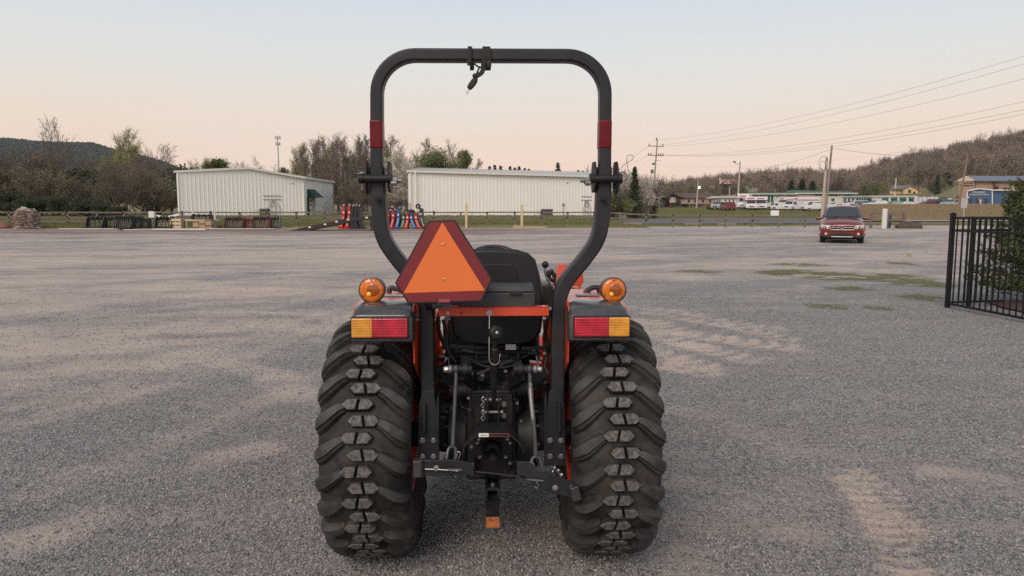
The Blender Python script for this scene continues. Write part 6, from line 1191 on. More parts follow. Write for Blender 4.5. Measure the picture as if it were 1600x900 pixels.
crate('pale wooden crate behind the black grapple, lower part showing', 246, 266, 57.6, .4); crate('stacked pale wooden crate right of the black grapple', 268, 285, 57.0, .78)
mb = MB(); mb.bb(-.2, .2, -.15, .15, 0, .5); o = mb.build('white_box', M('white_box', (.7, .7, .68), .5)); o.location = (XP(237, 59), 59, ZP(340, 59)); tag(o, 'small white box on the fence left of the crates', 'box')
mb = MB(); mb.beam((-.45, 0, 0), (.4, 0, .2), .2, .16); o = mb.build('white_roll', M('white_box', (.7, .7, .68))); o.location = (XP(272, 57), 57, .9); tag(o, 'white roll lying slanted on the wooden crate', 'roll')
mb = MB(); mb.beam((-.3, 0, 0), (.3, 0, -.05), .2, .2); o = mb.build('white_roll', M('white_box', (.7, .7, .68))); o.location = (XP(245, 59.2), 59.2, .95); tag(o, 'white roll on the fence just above the black grapple', 'roll')
tb = thing('steel_table', 'cream metal table with legs holding a black grapple', 'table', (XP(313, 57.6), 57.6, .03)); w_ = (XP(338, 57.6)-XP(288, 57.6)); zt_ = ZP(343.5, 57.6)
mb = MB(); mb.bb(-w_/2, w_/2, -.5, .5, zt_-.09, zt_); mb.build('table_top', creamw, tb)
for x_, y_ in ((-w_*.38, -.4), (-w_*.3, .4), (w_*.3, -.4), (w_*.38, .4)): mb = MB(); mb.bb(x_-.05, x_+.05, y_-.05, y_+.05, 0, zt_-.09 if y_ < 0 else zt_+.75); mb.build('leg', creamw, tb)
ps = thing('timber_stack', 'brown end-grain timber stack under the cream table', 'timber stack', (XP(317, 56.6), 56.6, .03))
for k in range(5): 
    for j in range(3): mb = MB(); mb.bb(-.7+j*.48, -.26+j*.48, -.3, .3, k*.14, k*.14+.12); mb.build('board', wood_t if (k+j) % 3 else M('brown_board', (.22, .14, .10), .85), ps)
# upright rotary mowers
def mower(label, u, Y, vt, m, lean, wheel=(0, 0), flip=1, txt=True, bw=.29):
    z = 0.02; h = ZP(vt, Y)-z; x = XP(u, Y); r = thing('rotary_mower', label, 'mower', (x, Y, z), 0, 'rotary mowers stood on end'); n = 9; L_, R_ = [], []
    for i in range(n+1):
        t = i/n; cx = lean*(t-.0)+flip*.10*sin(pi*t); w2 = bw*(.5-.17*t); zz = t*h*.84; L_.append((cx-w2, zz)); R_.append((cx+w2, zz))
    poly = L_+R_[::-1]; mb = MB(); mb.prism([(a, -.55, b) for a, b in poly], (0, .06, 0)); mb.build('side_skirt', m, r, bevel=.01); mb = MB(); mb.prism([(a*1.0, -.49, b*.98) for a, b in poly], (0, .95, 0)); mb.build('deck', att_m if m is not att_m else M('dark_deck', (.03, .03, .032), .5), r)
    mb = MB(); mb.prism([(L_[0][0]-.05, -.53, 0), (R_[0][0]+.1, -.53, 0), (R_[1][0]+.06, -.53, .18), (L_[1][0], -.53, .18)], (0, 1.1, 0)); mb.build('rear_skid', m, r)
    if txt and m is not att_m or vt == 319:
        for k in range(7): i0 = 1.2+k*.55; t = i0/n; cx = lean*t+flip*.10*sin(pi*t); zz = t*h*.84; mb = MB(); mb.bb(cx-.055, cx+.055, -.556, -.551, zz, zz+.028*h/1.8*1.3); mb.build('white_lettering', white_m, r)
        t = .72; cx = lean*t+flip*.10*sin(pi*t); mb = MB(); mb.bb(cx-.06, cx+.06, -.556, -.551, t*h*.84-.06, t*h*.84+.06); mb.build('white_emblem', white_m, r)
    wx = lean+wheel[0]; wz = h*.88+wheel[1]
    mb = MB(); mb.lathe([(.08, .07), (.15, .08), (.19, .05), (.20, 0), (.19, -.05), (.15, -.08), (.08, -.07)], (wx, -.35, wz), (0, 1, 0), 20); wl_ = mb.build('tail_wheel', rubber, r); mb = MB(); mb.cyl((wx, -.41, wz), (wx, -.29, wz), .085, n=12); mb.build('hub', M('wheel_hub_grey', (.35, .35, .35), .5), wl_)
    mb = MB(); mb.beam((lean*.8, -.2, h*.72), (wx+.02, -.2, wz+.02), .06, .05); mb.beam((wx-.02, -.2, wz), (wx-.02, -.36, wz), .05, .04); mb.build('wheel_arm', att_m, r); return r
for lab, u, vt, m_, lean, wh, fl_ in [('bright red mower stood on end, leftmost of the left five', 533, 315, red_m, .30, (0, 0), 1), ('bright red mower stood on end, second from left in the left five', 542, 315, red_m, .28, (.02, 0), 1), ('black mower stood on end beside the two red ones', 552, 316, att_m, .10, (0, 0), -1), ('black mower stood on end, fourth of the left five', 558, 315, att_m, .06, (0, 0), -1), ('black mower stood on end, rightmost of the left five', 567, 316, att_m, -.18, (0, 0), -1)]:
    mower(lab, u, 56.5, vt, m_, lean, wh, fl_)
for lab, u, vt, m_, lean, wh, fl_ in [('red mower stood on end, first of the eight right of the roll bar post', 604, 324, red_m, .15, (.2, 0), 1), ('taller red mower, second of the eight', 611, 323, red_m, .22, (.15, 0), 1), ('blue mower with white lettering between a red and a green one', 619.5, 321, blue_m, .18, (.12, .05), 1), ('green mower stood on end in the middle of the eight', 627.5, 328, grn_m, .18, (.22, 0), 1),
    ('red mower right of the green one', 633.5, 328, red_m, .18, (.3, .02), 1), ('second blue mower, leaning left towards the green one', 650, 328, blue_m, -.32, (-.15, 0), -1), ('red mower between the second blue and the black one', 657, 328, red_m, -.30, (-.25, 0), -1), ('black mower with a raised wheel, last of the eight', 664.5, 319, att_m, -.28, (-.22, .06), -1)]:
    mower(lab, u, 56.2, vt, m_, lean, wh, fl_, bw=.30)
# ramp trailer
tl = thing('ramp_trailer', 'black flatbed trailer with a long sloping ramp and red white reflector strips', 'trailer', (0, 0, 0)); YT = 51.2
def TP(u, v, dy=0): p = W(u, v, YT); return Vector((p.x, YT+dy, p.z))
tilt_poly = [(449, 361), (470, 356.5), (530, 343.5), (560, 338.5), (600, 337.5), (600, 343), (560, 344.5), (530, 350.5), (475, 361.5)]
for dy in (0, 2.0): mb = MB(); mb.prism([TP(u, v, dy) for u, v in tilt_poly], (0, .10, 0)); mb.build('side_beam', att_m, tl)
mb = MB(); mb.prism([TP(u, v-.4, .1) for u, v in ((452, 361), (475, 356.5), (530, 344.5), (560, 339.5), (600, 338.3), (600, 339.5), (560, 341), (530, 346), (475, 358))], (0, 1.9, 0)); mb.build('deck', att_m, tl)
for u, v in ((482, 355.6), (506, 351), (524, 347), (542, 343.5), (571, 340.2)):
    a = TP(u, v); d_ = Vector((1, 0, .16 if u < 560 else .0)).normalized(); mb = MB(); mb.beam(a+Vector((-.14, -.012, 0)), a+Vector((-.14, -.012, 0))+d_*.13, .01, .10); mb.build('reflector_red', redtape, tl); mb = MB(); mb.beam(a+Vector((0, -.012, .01)), a+Vector((0, -.012, .01))+d_*.17, .01, .10); mb.build('reflector_white', white_m, tl)
for u in (580.5, 586.5): mb = MB(); a = TP(u, 343); mb.bb(a.x-.09, a.x+.09, YT, YT+.15, 0, a.z); mb.build('support_leg', att_m, tl)
# ================================================================ POLES AND WIRES
pole_w = M('pole_wood', (.30, .255, .215), .9, var=.2, scale=2, bump=.3, bscale=10); pole_p = M('pole_pale', (.46, .40, .33), .9, var=.15, scale=2); wire_m = M('wire_grey', (.10, .10, .11), .6)
def pole(label, u, Y, vt, r=.16, lean=0, m=pole_w, cat='utility pole', zb=None):
    x = XP(u, Y); z0 = float(ground_z(x, Y)) if zb is None else zb; h = ZP(vt, Y)-z0; t = thing('utility_pole', label, cat, (x, Y, z0)); mb = MB(); mb.cyl((0, 0, -.3), (lean, 0, h), r, r*.62, n=10); mb.build('pole', m, t); return t, h, x, z0
YA = 135; tA, h, xA, zA = pole('tall power pole with two crossarms right of the roll bar', 1018.5, YA, 218, .17, .75)
def apx(u, v): p = W(u, v, YA); return Vector((p.x-xA, 0, p.z-zA))
for v_, u0, u1 in ((228.5, 1013, 1037), (243, 1012, 1037)):
    mb = MB(); a, b = apx(u0, v_-.3), apx(u1, v_+.4); mb.beam(a, b, .12, .14); arm = mb.build('crossarm', pole_w, tA)
    for f_ in ((.05, .95) if v_ < 240 else (.05, .2, .55, .68, .82, .95)): mb = MB(); p = a.lerp(b, f_); mb.lathe([(0, .42), (.08, .40), (.10, .28), (.06, .22), (.10, .14), (.05, .05), (.05, 0)], p, (0, 0, 1), 8); mb.build('insulator', hose_m, arm)
mb = MB(); mb.lathe([(0, .45), (.1, .4), (.11, .25), (.05, 0)], apx(1025.8, 219), (0, 0, 1), 8); mb.build('insulator', hose_m, tA); mb = MB(); mb.box(apx(1019, 268), (.5, .3, .7)); mb.beam(apx(1022, 251), apx(1033, 251), .06, .06); mb.beam(apx(1019, 256), apx(1023, 256), .08, .4); mb.build('pole_fittings', M('pole_steel', (.12, .12, .12), .6), tA)
t, h, x, z = pole('pale street light pole between the trees and the storage office', 1152, 185, 252, .26, .35, pole_p); mb = MB(); mb.tube([(.35, 0, h-.3), (-.3, 0, h-.9), (-1.0, 0, h-.2)], .07, 6); mb.build('lamp_arm', pole_w, t); mb = MB(); mb.ball((-1.1, 0, h-.15), .35, 8, 6, sz=.6); mb.build('lamp_head', hose_m, t)
t, h, x, z = pole('short light pole with a bright lamp beside the brown roofed building', 1088, 175, 283, .2, .3, pole_p)
em_ = bpy.data.materials.new('lit_lamp'); em_.use_nodes = True; em_.node_tree.nodes['Principled BSDF'].inputs['Emission Color'].default_value = (1, .98, .95, 1); em_.node_tree.nodes['Principled BSDF'].inputs['Emission Strength'].default_value = 2.5
mb = MB(); mb.ball((.55, -.2, h-1.5), .26, 8, 6); mb.build('lit_lamp', em_, t); mb = MB(); mb.tube([(.15, 0, h-1.3), (.5, -.1, h-1.2)], .06, 6); mb.build('lamp_arm', pole_w, t)
t, h, x, z = pole('bare pole rising behind the small white office', 1139, 230, 292, .22, 0, pole_p)
tD, hD, xD, zD = pole('leaning dark power pole behind the red car', 1289, 82, 227, .17, .45, pole_w); t, h, x, z = pole('pale shorter pole close to the leaning one behind the red car', 1284.5, 80, 246, .19, .25, pole_p)
mb = MB(); mb.tube([Vector((-.15+.5*cos(a*pi/7), -.2, h-.6+.75*sin(a*pi/7))) for a in range(14)], .018, 5, closed=True); mb.tube([Vector((-.2+.3*cos(a*pi/7), -.2, h-.9+.5*sin(a*pi/7))) for a in range(14)], .018, 5, closed=True); mb.build('wire_coil', hose_m, t)
t, h, xE, zE = pole('brown pole leaning right in front of the brick building', 1497.5, 118, 241, .18, .95, M('pole_brown', (.25, .17, .13), .9)); mb = MB(); mb.beam((.6, 0, h-.3), (1.3, 0, h-.25), .06, .06); mb.build('pole_fittings', hose_m, t)
pole('thin pale pole left of the yellow house', 1397, 285, 278, .28, .15, M('pole_white', (.6, .57, .5), .7)); pole('short grey pole between the yard and the brick building', 1489.5, 150, 291, .12, .05)
pole('small pole on the ridge line behind the storage roofs', 1211, 240, 296, .12, 0, pole_w)
def wire(pts, r=.02, label=None, sag=None):
    mb = MB(); mb.tube(pts, r*.5, 4); return mb.build('overhead_wire', wire_m)
wl_ = []
def span(a, b, sag, r, label, n=18):
    a = Vector(a); b = Vector(b); o = wire([a.lerp(b, i/n)-Vector((0, 0, sag*4*(i/n)*(1-i/n))) for i in range(n+1)], r); tag(o, label, 'wire', 'overhead power lines'); return o
topA = [W(1026, 219, YA), W(1014, 228, YA), W(1036, 228.5, YA)]; lowA = [W(1013, 242, YA), W(1024, 242, YA), W(1036, 242.5, YA), W(1026, 258, YA)]
off = [(1700, 58, 60), (1700, 71, 60), (1700, 97, 60)]
for a, (u, v, Y), lab in zip(topA, off, ('uppermost power line crossing the sky from the tall pole to the upper right', 'second power line below the uppermost one', 'third power line of the upper set')): span(a, W(u, v, Y), 1.3, .022, lab)
for a, (u, v, Y), lab in zip(lowA, [(1700, 136, 60), (1700, 150, 60), (1700, 158, 60), (1700, 190, 60)], ('first cable of the lower set of lines', 'second cable of the lower set of lines', 'third cable of the lower set of lines', 'lowest thin cable leaving the tall pole')): span(a, W(u, v, Y), 1.6, .022 if v < 180 else .012, lab)
span(Vector((xD+.45, 82, zD+hD-.3)), W(1680, 222, 62), 1.0, .026, 'thick cable running right from the leaning pole behind the car'); span(Vector((xD+.4, 82, zD+hD-.4)), W(1152, 262, 185), 1.0, .03, 'cable from the leaning pole down to the pale street light pole')
for a, (u, v), lab in zip(topA+lowA[:2], ((880, 300), (880, 306), (880, 300), (900, 318), (905, 322)), ('line descending left from the top of the tall pole', 'line descending left from the upper crossarm end', 'line descending left from the right end of the crossarm', 'cable descending left from the lower crossarm', 'lowest cable descending left behind the roll bar')): span(a, W(u, v, 330), 1.5, .02, lab)
ct = thing('cell_tower', 'slender distant cell phone tower between the left building and the bare trees', 'tower', (XP(437.5, 300), 300, 0)); hT = ZP(212, 300); mb = MB(); mb.cyl((0, 0, 0), (0, 0, hT), .42, .16, n=8); mb.build('mast', M('tower_grey', (.36, .37, .38), .6), ct)
for z_, r_1 in ((hT-.8, 1.0), (hT-3.2, .8)):
    for k in range(6): a = k*pi/3; mb = MB(); mb.box((r_1*cos(a), r_1*sin(a), z_), (.3, .3, 1.3)); mb.build('antenna', M('antenna_white', (.5, .5, .5), .6), ct)
mb = MB(); 
for k in range(5): mb.lathe([(.34, 0), (.46, .0), (.46, .15), (.34, .15)], (0, 0, 5+k*5), (0, 0, 1), 8)
mb.build('collars', M('tower_grey', (.36, .37, .38)), ct)
# ================================================================ THE TOWN ON THE RIGHT
def pbox(parent, name, m, u0, u1, v0, v1, Y, dep=.15, dy=0, Y2=None):
    """a block facing the camera from pixel bounds at distance Y (Y2 at its right end)"""
    Y2 = Y if Y2 is None else Y2; a = W(u0, v1, Y); b = W(u1, v1, Y2); c = W(u1, v0, Y2); d = W(u0, v0, Y); mb = MB(); kx = (a.x+b.x)/(a.y+b.y); mb.prism([p+Vector((dy*kx, dy, 0)) for p in (a, b, c, d)], (dep*kx, dep, 0)); return mb.build(name, m, parent)
def town(name, label, cat='building'): return thing(name, label, cat, (0, 0, 0))
pinkb = M('pink_brick', (.38, .26, .205), .85, var=.12, scale=1.2, bump=.2, bscale=6); brownr = M('brown_shingles', (.10, .065, .06), .9); greyr = M('grey_shingles', (.15, .155, .17), .85); greenr = M('green_trim', (.10, .17, .14), .5); rdoor = M('roll_door_green', (.01, .10, .075), .5)
# brown roofed long building and the little hut
t = town('brick_house', 'long low pinkish brick building with a dark brown hip roof'); pbox(t, 'wall', pinkb, 1064, 1121, 309, 318.5, 190, 9)
mb = MB(); a, b, c, d = W(1062, 309.6, 189.5), W(1123, 309.6, 189.5), W(1113, 301.5, 194), W(1068, 301.5, 194); mb.add([a, b, c, d, a+Vector((0, 10, 0)), b+Vector((0, 10, 0))], [(0, 1, 2, 3), (3, 2, 5, 4), (0, 3, 4), (1, 5, 2), (0, 4, 5, 1)]); mb.build('roof', brownr, t)
for u in (1075, 1085, 1097, 1108): pbox(t, 'window', dark_g, u, u+3, 312, 316, 189.9, .1)
t = town('hut', 'small pink hut with a dark gable roof behind the asphalt yard', 'hut'); pbox(t, 'wall', M('pink_wall', (.46, .33, .29), .8), 1046, 1056, 306, 316.5, 165, 3.5); pbox(t, 'post', att_m, 1066, 1066.8, 310, 316.5, 165, .12); pbox(t, 'post', att_m, 1061, 1061.8, 310, 316.5, 165, .12)
mb = MB(); mb.prism([W(u, v, 164.3) for u, v in ((1042, 308.3), (1050, 302.3), (1070, 309.3), (1070, 310.4), (1050, 304), (1042, 309.7))], (0, 5, 0)); mb.prism([W(u, v, 165) for u, v in ((1046, 307), (1050, 304), (1056, 306.2), (1056, 307))], (0, 3.5, 0)); mb.build('roof', M('black_shingles', (.035, .03, .03), .9), t)
pbox(t, 'door', M('pink_door', (.6, .5, .45), .7), 1049, 1051.5, 309, 316.5, 164.95, .05)
t = town('shed', 'low dark green shed roof left of the pink hut', 'shed'); pbox(t, 'wall', M('dark_green_wall', (.05, .06, .04), .8), 1020, 1040, 310, 318, 168, 5); mb = MB(); mb.prism([W(u, v, 167.5) for u, v in ((1018, 311), (1041, 306), (1041, 307.5), (1018, 312.5))], (0, 6, 0)); mb.build('roof', greyr, t)
# white office, storage halls
t = town('storage_office', 'small white storage office with three narrow windows left of the rental trucks'); pbox(t, 'wall', creamw, 1119, 1151, 309, 323, 172, 8); mb = MB(); mb.prism([W(u, v, 171.6) for u, v in ((1117, 309.5), (1128, 306), (1150, 305.2), (1153, 309.5))], (0, 9, 0)); mb.build('roof', M('pale_roof', (.45, .44, .42), .6), t)
for u in (1133, 1139, 1145.3): pbox(t, 'window', dark_g, u, u+1.8, 311.5, 316.5, 171.9, .1)
for u in (1120.2, 1123.8): pbox(t, 'window', dark_g, u, u+1.8, 311.5, 318, 171.9, .1)
t = town('storage_hall', 'long white storage hall with four small and three tall dark green doors'); pbox(t, 'wall', creamw, 1154, 1245, 303.5, 323, 176, 14)
mb = MB(); mb.prism([W(u, v, 175.5) for u, v in ((1152, 304.2), (1170, 301.0), (1222, 300.8), (1232, 299), (1246, 303.2), (1246, 304.6), (1152, 305.2))], (5.2, 15, 0)); mb.build('roof', greenr, t); pbox(t, 'roof_trim', trimw, 1152, 1246, 302.5, 303.6, 175.4, .1)
for u in (1172.3, 1177.5, 1182.5, 1188.3): pbox(t, 'window', rdoor, u, u+3.6, 306, 310, 175.9, .08)
for u in (1193.2, 1199, 1204.4): d_ = pbox(t, 'door', rdoor, u, u+4.2, 305.5, 316, 175.9, .08)
for u in (1192.2, 1197.8, 1203.3, 1208.8): pbox(t, 'door_frame', trimw, u, u+.8, 305, 316, 175.85, .1)
def wtext(s, u, v, Y, size, m, parent, ext=.02, align='CENTER'):
    c = bpy.data.curves.new('lettering', 'FONT'); c.body = s; c.size = size; c.align_x = align; c.extrude = ext; tmp = bpy.data.objects.new('lettering', c); C.objects.link(tmp); bpy.context.view_layer.update(); me = bpy.data.meshes.new_from_object(tmp.evaluated_get(bpy.context.evaluated_depsgraph_get())); bpy.data.objects.remove(tmp); me.materials.clear(); me.materials.append(m); o = bpy.data.objects.new('lettering', me); C.objects.link(o); o.location = W(u, v, Y); o.rotation_euler = (pi/2, 0, 0); o.parent = parent; return o
wtext('STORAGE', 1236, 308.5, 175.8, .62, M('red_letters', (.5, .05, .04), .6), t); wtext('OFFICE', 1218.5, 308, 175.8, .5, M('grey_letters', (.3, .32, .28), .6), t)
t = town('storage_hall', 'large white storage hall with long pale green trimmed roof behind the power pole'); pbox(t, 'wall', creamw, 1244, 1338, 302.5, 323, 180, 16); mb = MB(); mb.prism([W(u, v, 179.5) for u, v in ((1226, 298.2), (1238, 296.8), (1330, 299.5), (1341, 303.4), (1341, 304.8), (1250, 303), (1244, 302.5))], (7.6, 18, 0)); mb.build('roof', greenr, t); pbox(t, 'roof_trim', trimw, 1242, 1341, 301.4, 302.6, 179.3, .1)
for u0, u1, v0, v1 in ((1273, 1285, 303.3, 305.6), (1296, 1308, 303.4, 306), (1319, 1331, 303.8, 306.2), (1244.5, 1248, 308, 312.2), (1267, 1274, 311.5, 318.5), (1299, 1304, 310, 314)): pbox(t, 'window', rdoor if u0 in (1299,) else M('grey_green_glass', (.07, .10, .085), .4), u0, u1, v0, v1, 179.9, .08)
t = town('storage_hall', 'white storage row with narrow green doors seen at an angle behind the red car'); pbox(t, 'wall', creamw, 1316, 1364, 306.5, 321.5, 160, 8, Y2=152); mb = MB(); mb.prism([W(u, v, Y) for u, v, Y in ((1315, 306.6, 159.8), (1364.5, 305.8, 151.6), (1364.5, 307, 151.6), (1315, 307.6, 159.8))], (4.0, 8.5, 0)); mb.build('roof', trimw, t)
for i, u in enumerate((1318.5, 1325, 1331.5, 1338, 1342.5, 1346.3, 1350.2, 1354)): pbox(t, 'door', rdoor, u, u+3.2 if i < 4 else u+2.2, 309.3, 315.5 if i < 3 else 318.5, 157-(i*.4), .5, dy=-1.2)
t = town('storage_hall', 'white storage row with four wide green roller doors right of the red car'); pbox(t, 'wall', creamw, 1363.5, 1433, 306.8, 320.5, 150, 9); pbox(t, 'roof_trim', trimw, 1363, 1434, 305.8, 307.2, 149.7, 9.5)
for u0, u1 in ((1355.8, 1361.8), (1378.2, 1388), (1392, 1402), (1405.8, 1415.8), (1420, 1428)): pbox(t, 'roller_door', rdoor, u0, u1, 309.4, 318, 149.95 if u0 > 1360 else 151, .1)
for u in (1389.2, 1403.2, 1417): pbox(t, 'column', trimw, u, u+1.6, 307.5, 319, 149.85, .1)
t = town('white_tank_row', 'row of whitish grey storage tanks right of the roller doors', 'tank'); whm = M('tank_white', (.50, .48, .48), .6, var=.15, scale=.4)
for k in range(6): mb = MB(); p = W(1431+k*6.3, 318, 148); zt_ = W(0, 307.3+(k % 2)*.5, 148).z; mb.lathe([(0, zt_), (.28, zt_-.05), (.42, zt_-.25), (.42, p.z-1)], (p.x, p.y, 0), (0, 0, 1), 14); mb.build('tank', whm, t)
t = town('blue_container', 'blue grey container between the white tanks and the parked cars', 'container'); pbox(t, 'body', M('container_blue', (.07, .10, .16), .6), 1468.5, 1481, 308.3, 317.5, 147, 3); 
for k in range(6): pbox(t, 'rib', M('container_blue', (.07, .10, .16)), 1469+k*2, 1469.6+k*2, 308.8, 317, 146.9, .1)
t = town('white_van_body', 'small white box right of the blue container', 'box'); pbox(t, 'body', trimw, 1481, 1487.5, 310, 316.5, 146, 2.5); pbox(t, 'door', M('grey_door', (.5, .5, .5)), 1482, 1484, 311, 316.3, 145.95, .05)
# yellow house
t = town('yellow_house', 'pale yellow gabled house with a grey roof on the slope above the storage rows', 'house'); yw = M('yellow_siding', (.62, .47, .25), .75, var=.05); YH = 285
pbox(t, 'wall', yw, 1390.5, 1411, 296, 303, YH, 10); mb = MB(); mb.prism([W(u, v, YH-1) for u, v in ((1411, 303), (1434.5, 302.5), (1434.5, 295), (1423, 290), (1411, 295.5))], (5.3, 10, 0)); mb.build('gable_wall', yw, t)
mb = MB(); a, b, c, d = W(1390, 296.3, YH-.5), W(1411.5, 295.8, YH-1.5), W(1423, 289.5, YH-1.5), W(1396.5, 289.5, YH+5); mb.add([a, b, c, d], [(0, 1, 2, 3)]); mb.prism([W(u, v, YH-1.5) for u, v in ((1423, 289.3), (1436, 295.5), (1436, 296.4), (1423, 290.3), (1410, 296.4), (1410, 295.5))], (5.9, 11, 0)); mb.build('roof', greyr, t)
for u in (1394, 1397.3, 1400.6): pbox(t, 'window', M('beige_glass', (.32, .27, .18), .4), u, u+1.8, 297, 300.5, YH-.1, .08)
pbox(t, 'window', dark_g, 1419, 1423.5, 296.6, 301.2, YH-1.1, .08); pbox(t, 'window', dark_g, 1427, 1430, 299.5, 302.6, YH-1.1, .08); pbox(t, 'porch_post', trimw, 1437.5, 1438, 300, 303, YH-1, .2)
# hillside houses
t = town('hillside_house', 'pale yellow mansion with tall chimney on the wooded hillside', 'house'); hy = M('pale_mansion', (.64, .50, .36), .7); YM = 440
pbox(t, 'wall', hy, 1124.5, 1136, 281, 287, YM, 8); pbox(t, 'chimney', hy, 1124, 1126, 277.8, 287.3, YM-.5, 2); pbox(t, 'wall', hy, 1137, 1152, 283, 287.3, YM-2, 6); pbox(t, 'window', dark_g, 1128, 1131, 283.5, 287, YM-.3, .2); pbox(t, 'window', dark_g, 1132.5, 1135, 282, 284.5, YM-.3, .2); mb = MB(); mb.prism([W(u, v, YM-2.3) for u, v in ((1144, 283.5), (1149.5, 280), (1153, 284), (1140, 284))], (0, 7, 0)); mb.prism([W(u, v, YM-.3) for u, v in ((1126, 281.2), (1136.5, 281.2), (1136, 280), (1126, 280.2))], (0, 8, 0)); mb.build('roof', M('pink_roof', (.5, .30, .26), .8), t)
mb = MB(); mb.prism([W(u, v, YM-2.2) for u, v in ((1137, 283), (1142, 281), (1141, 284), (1137, 284))], (0, 5, 0)); mb.build('dormer', hy, t)
t = town('hillside_house', 'low pale house lower down on the hillside near the short light pole', 'house'); pbox(t, 'wall', hy, 1100, 1117, 290.5, 292.5, 400, 6); pbox(t, 'wall', hy, 1093, 1097, 288.5, 292, 400, 5); mb = MB(); mb.prism([W(u, v, 399.6) for u, v in ((1099, 290.8), (1108, 289.3), (1118, 290.8))], (0, 7, 0)); mb.build('roof', M('tan_roof', (.34, .27, .22), .8), t)
# brick building and blue service centre
YB = 190
t = town('brick_building', 'two storey pink brick building with long blue grey roof above the blue service centre'); mb = MB(); mb.prism([W(u, v, YB) for u, v in ((1498.5, 310), (1523, 310), (1523, 281), (1498.5, 282.5))], (7.4, 12, 0)); mb.build('gable_wall', pinkb, t)
pbox(t, 'wall', pinkb, 1523, 1610, 281.5, 305, YB, 12, dy=.3); mb = MB(); mb.prism([W(u, v, YB-.2) for u, v in ((1497.5, 283), (1511, 275), (1523.5, 281.3), (1523.5, 282.5), (1498, 283.6))], (0, 1, 0)); mb.build('gable', M('pale_gable', (.60, .50, .42), .7), t)
mb = MB(); a, b, c, d = W(1522.5, 281.7, YB-.6), W(1612, 282.3, YB-.6), W(1612, 275, YB+6), W(1511.5, 274.5, YB+5); mb.add([a, b, c, d, a+Vector((0, 0, -.25)), b+Vector((0, 0, -.25))], [(0, 1, 2, 3), (0, 4, 5, 1)]); mb.build('roof', M('blue_grey_metal', (.13, .145, .19), .5), t)
for u in (1523.4, 1552.5, 1578.5): pbox(t, 'downspout', M('dark_brown', (.06, .04, .035), .7), u, u+.8, 282, 303, YB-.1, .2)
pbox(t, 'recess', M('dark_brick', (.14, .08, .065), .8), 1553, 1557, 283, 295, YB-.05, .1); pbox(t, 'canopy', M('dark_brown', (.06, .04, .035)), 1553, 1561, 291, 293.2, YB-.8, 1.0); pbox(t, 'canopy', M('dark_brown', (.06, .04, .035)), 1567, 1574, 293, 294.5, YB-.8, 1.0)
br_m = M('dark_brown', (.06, .04, .035)); wtext('Tent of Life', 1511, 287.2, YB-.05, .62, br_m, t, .05); wtext('Foundation Inc', 1511, 291.0, YB-.05, .58, br_m, t, .05)
YC = 150; t = town('service_centre', 'blue metal service centre with white lettering and white corner trim beyond the gate'); bl_ = M('blue_siding', (.055, .11, .20), .55, var=.05, scale=.5)
mb = MB(); mb.prism([W(u, v, YC) for u, v in ((1511, 322.5), (1550.5, 322.5), (1550.5, 297.3), (1529, 295), (1511, 298.8))], (5.7, 9, 0)); mb.build('gable_wall', bl_, t); pbox(t, 'wall', bl_, 1550.5, 1600, 297.8, 322.5, YC, 9, dy=.3)
for p, q in (((1510.6, 298.4), (1529, 294.6)), ((1529, 294.6), (1551, 297)), ((1551, 297), (1601, 297.4))): edgebeam(t, 'roof_trim', W(*p, YC-.15), W(*q, YC-.15), .14, .22, trimw)
mb = MB(); a, b, c = W(1510.6, 298.4, YC), W(1529, 294.6, YC), W(1551, 297, YC); e = Vector((5.7, 9, .1)); mb.add([a, b, c, a+e, b+e, c+e, W(1601, 297.4, YC), W(1601, 297.4, YC)+e], [(0, 1, 4, 3), (1, 2, 5, 4), (2, 6, 7, 5)]); mb.build('roof', roofw, t)
for u in (1510.4, 1549.6): pbox(t, 'corner_trim', trimw, u, u+1.7, 297.5, 322.5, YC-.1, .15)
for u0, u1, v0 in ((1514.5, 1519.5, 310.5), (1525, 1531.5, 309.8), (1538, 1543.5, 310.2)):
    f_ = pbox(t, 'window' if u0 != 1525 else 'door', dark_g, u0, u1, v0, 320.5, YC-.05, .08); pbox(f_, 'mullion', bl_, (u0+u1)/2-.2, (u0+u1)/2+.2, v0, 320.5, YC-.12, .08)
wtext('STOCKDIT', 1529.5, 302.2, YC-.08, .56, white_m, t, .03); wtext('TIRE AND SERVICE CENTER', 1529.5, 305.2, YC-.08, .33, white_m, t, .03)
mb = MB(); mb.ball(W(1512.8, 308.5, YC-.3), .18, 8, 6); mb.build('wall_lamp', white_m, t)
st_ = thing('garden_statue', 'small pale statue on a pedestal before the blue service centre', 'statue', W(1531.5, 321.5, 143)); sm_ = M('pale_stone', (.62, .56, .48), .8); mb = MB(); mb.lathe([(.22, 0), (.22, .1), (.15, .2), (.12, .6), (.2, .7)], (0, 0, 0), (0, 0, 1), 10); mb.build('pedestal', sm_, st_); mb = MB(); mb.lathe([(.16, .7), (.18, .95), (.12, 1.05), (.07, 1.12), (.11, 1.22), (.09, 1.32), (0, 1.36)], (0, 0, 0), (0, 0, 1), 10); mb.beam((-.12, 0, 1.0), (-.5, 0, 1.5), .06, .06); mb.build('figure', sm_, st_)
sg = thing('back_of_sign', 'grey back of a rectangular sign on a post left of the blue service centre', 'sign', (XP(1506, 92), 92, float(ground_z(XP(1506, 92), 92)))); mb = MB(); zs0 = ZP(325, 92)-sg.location.z; zs1 = ZP(310, 92)-sg.location.z; mb.bb(-.38, .38, -.015, .015, zs0, zs1); mb.build('panel', M('sign_back_grey', (.42, .42, .40), .5), sg, bevel=.005); mb = MB(); mb.beam((.05, .03, -.3), (.05, .03, zs1), .07, .05); mb.build('post', M('sign_post', (.5, .5, .48), .5), sg)
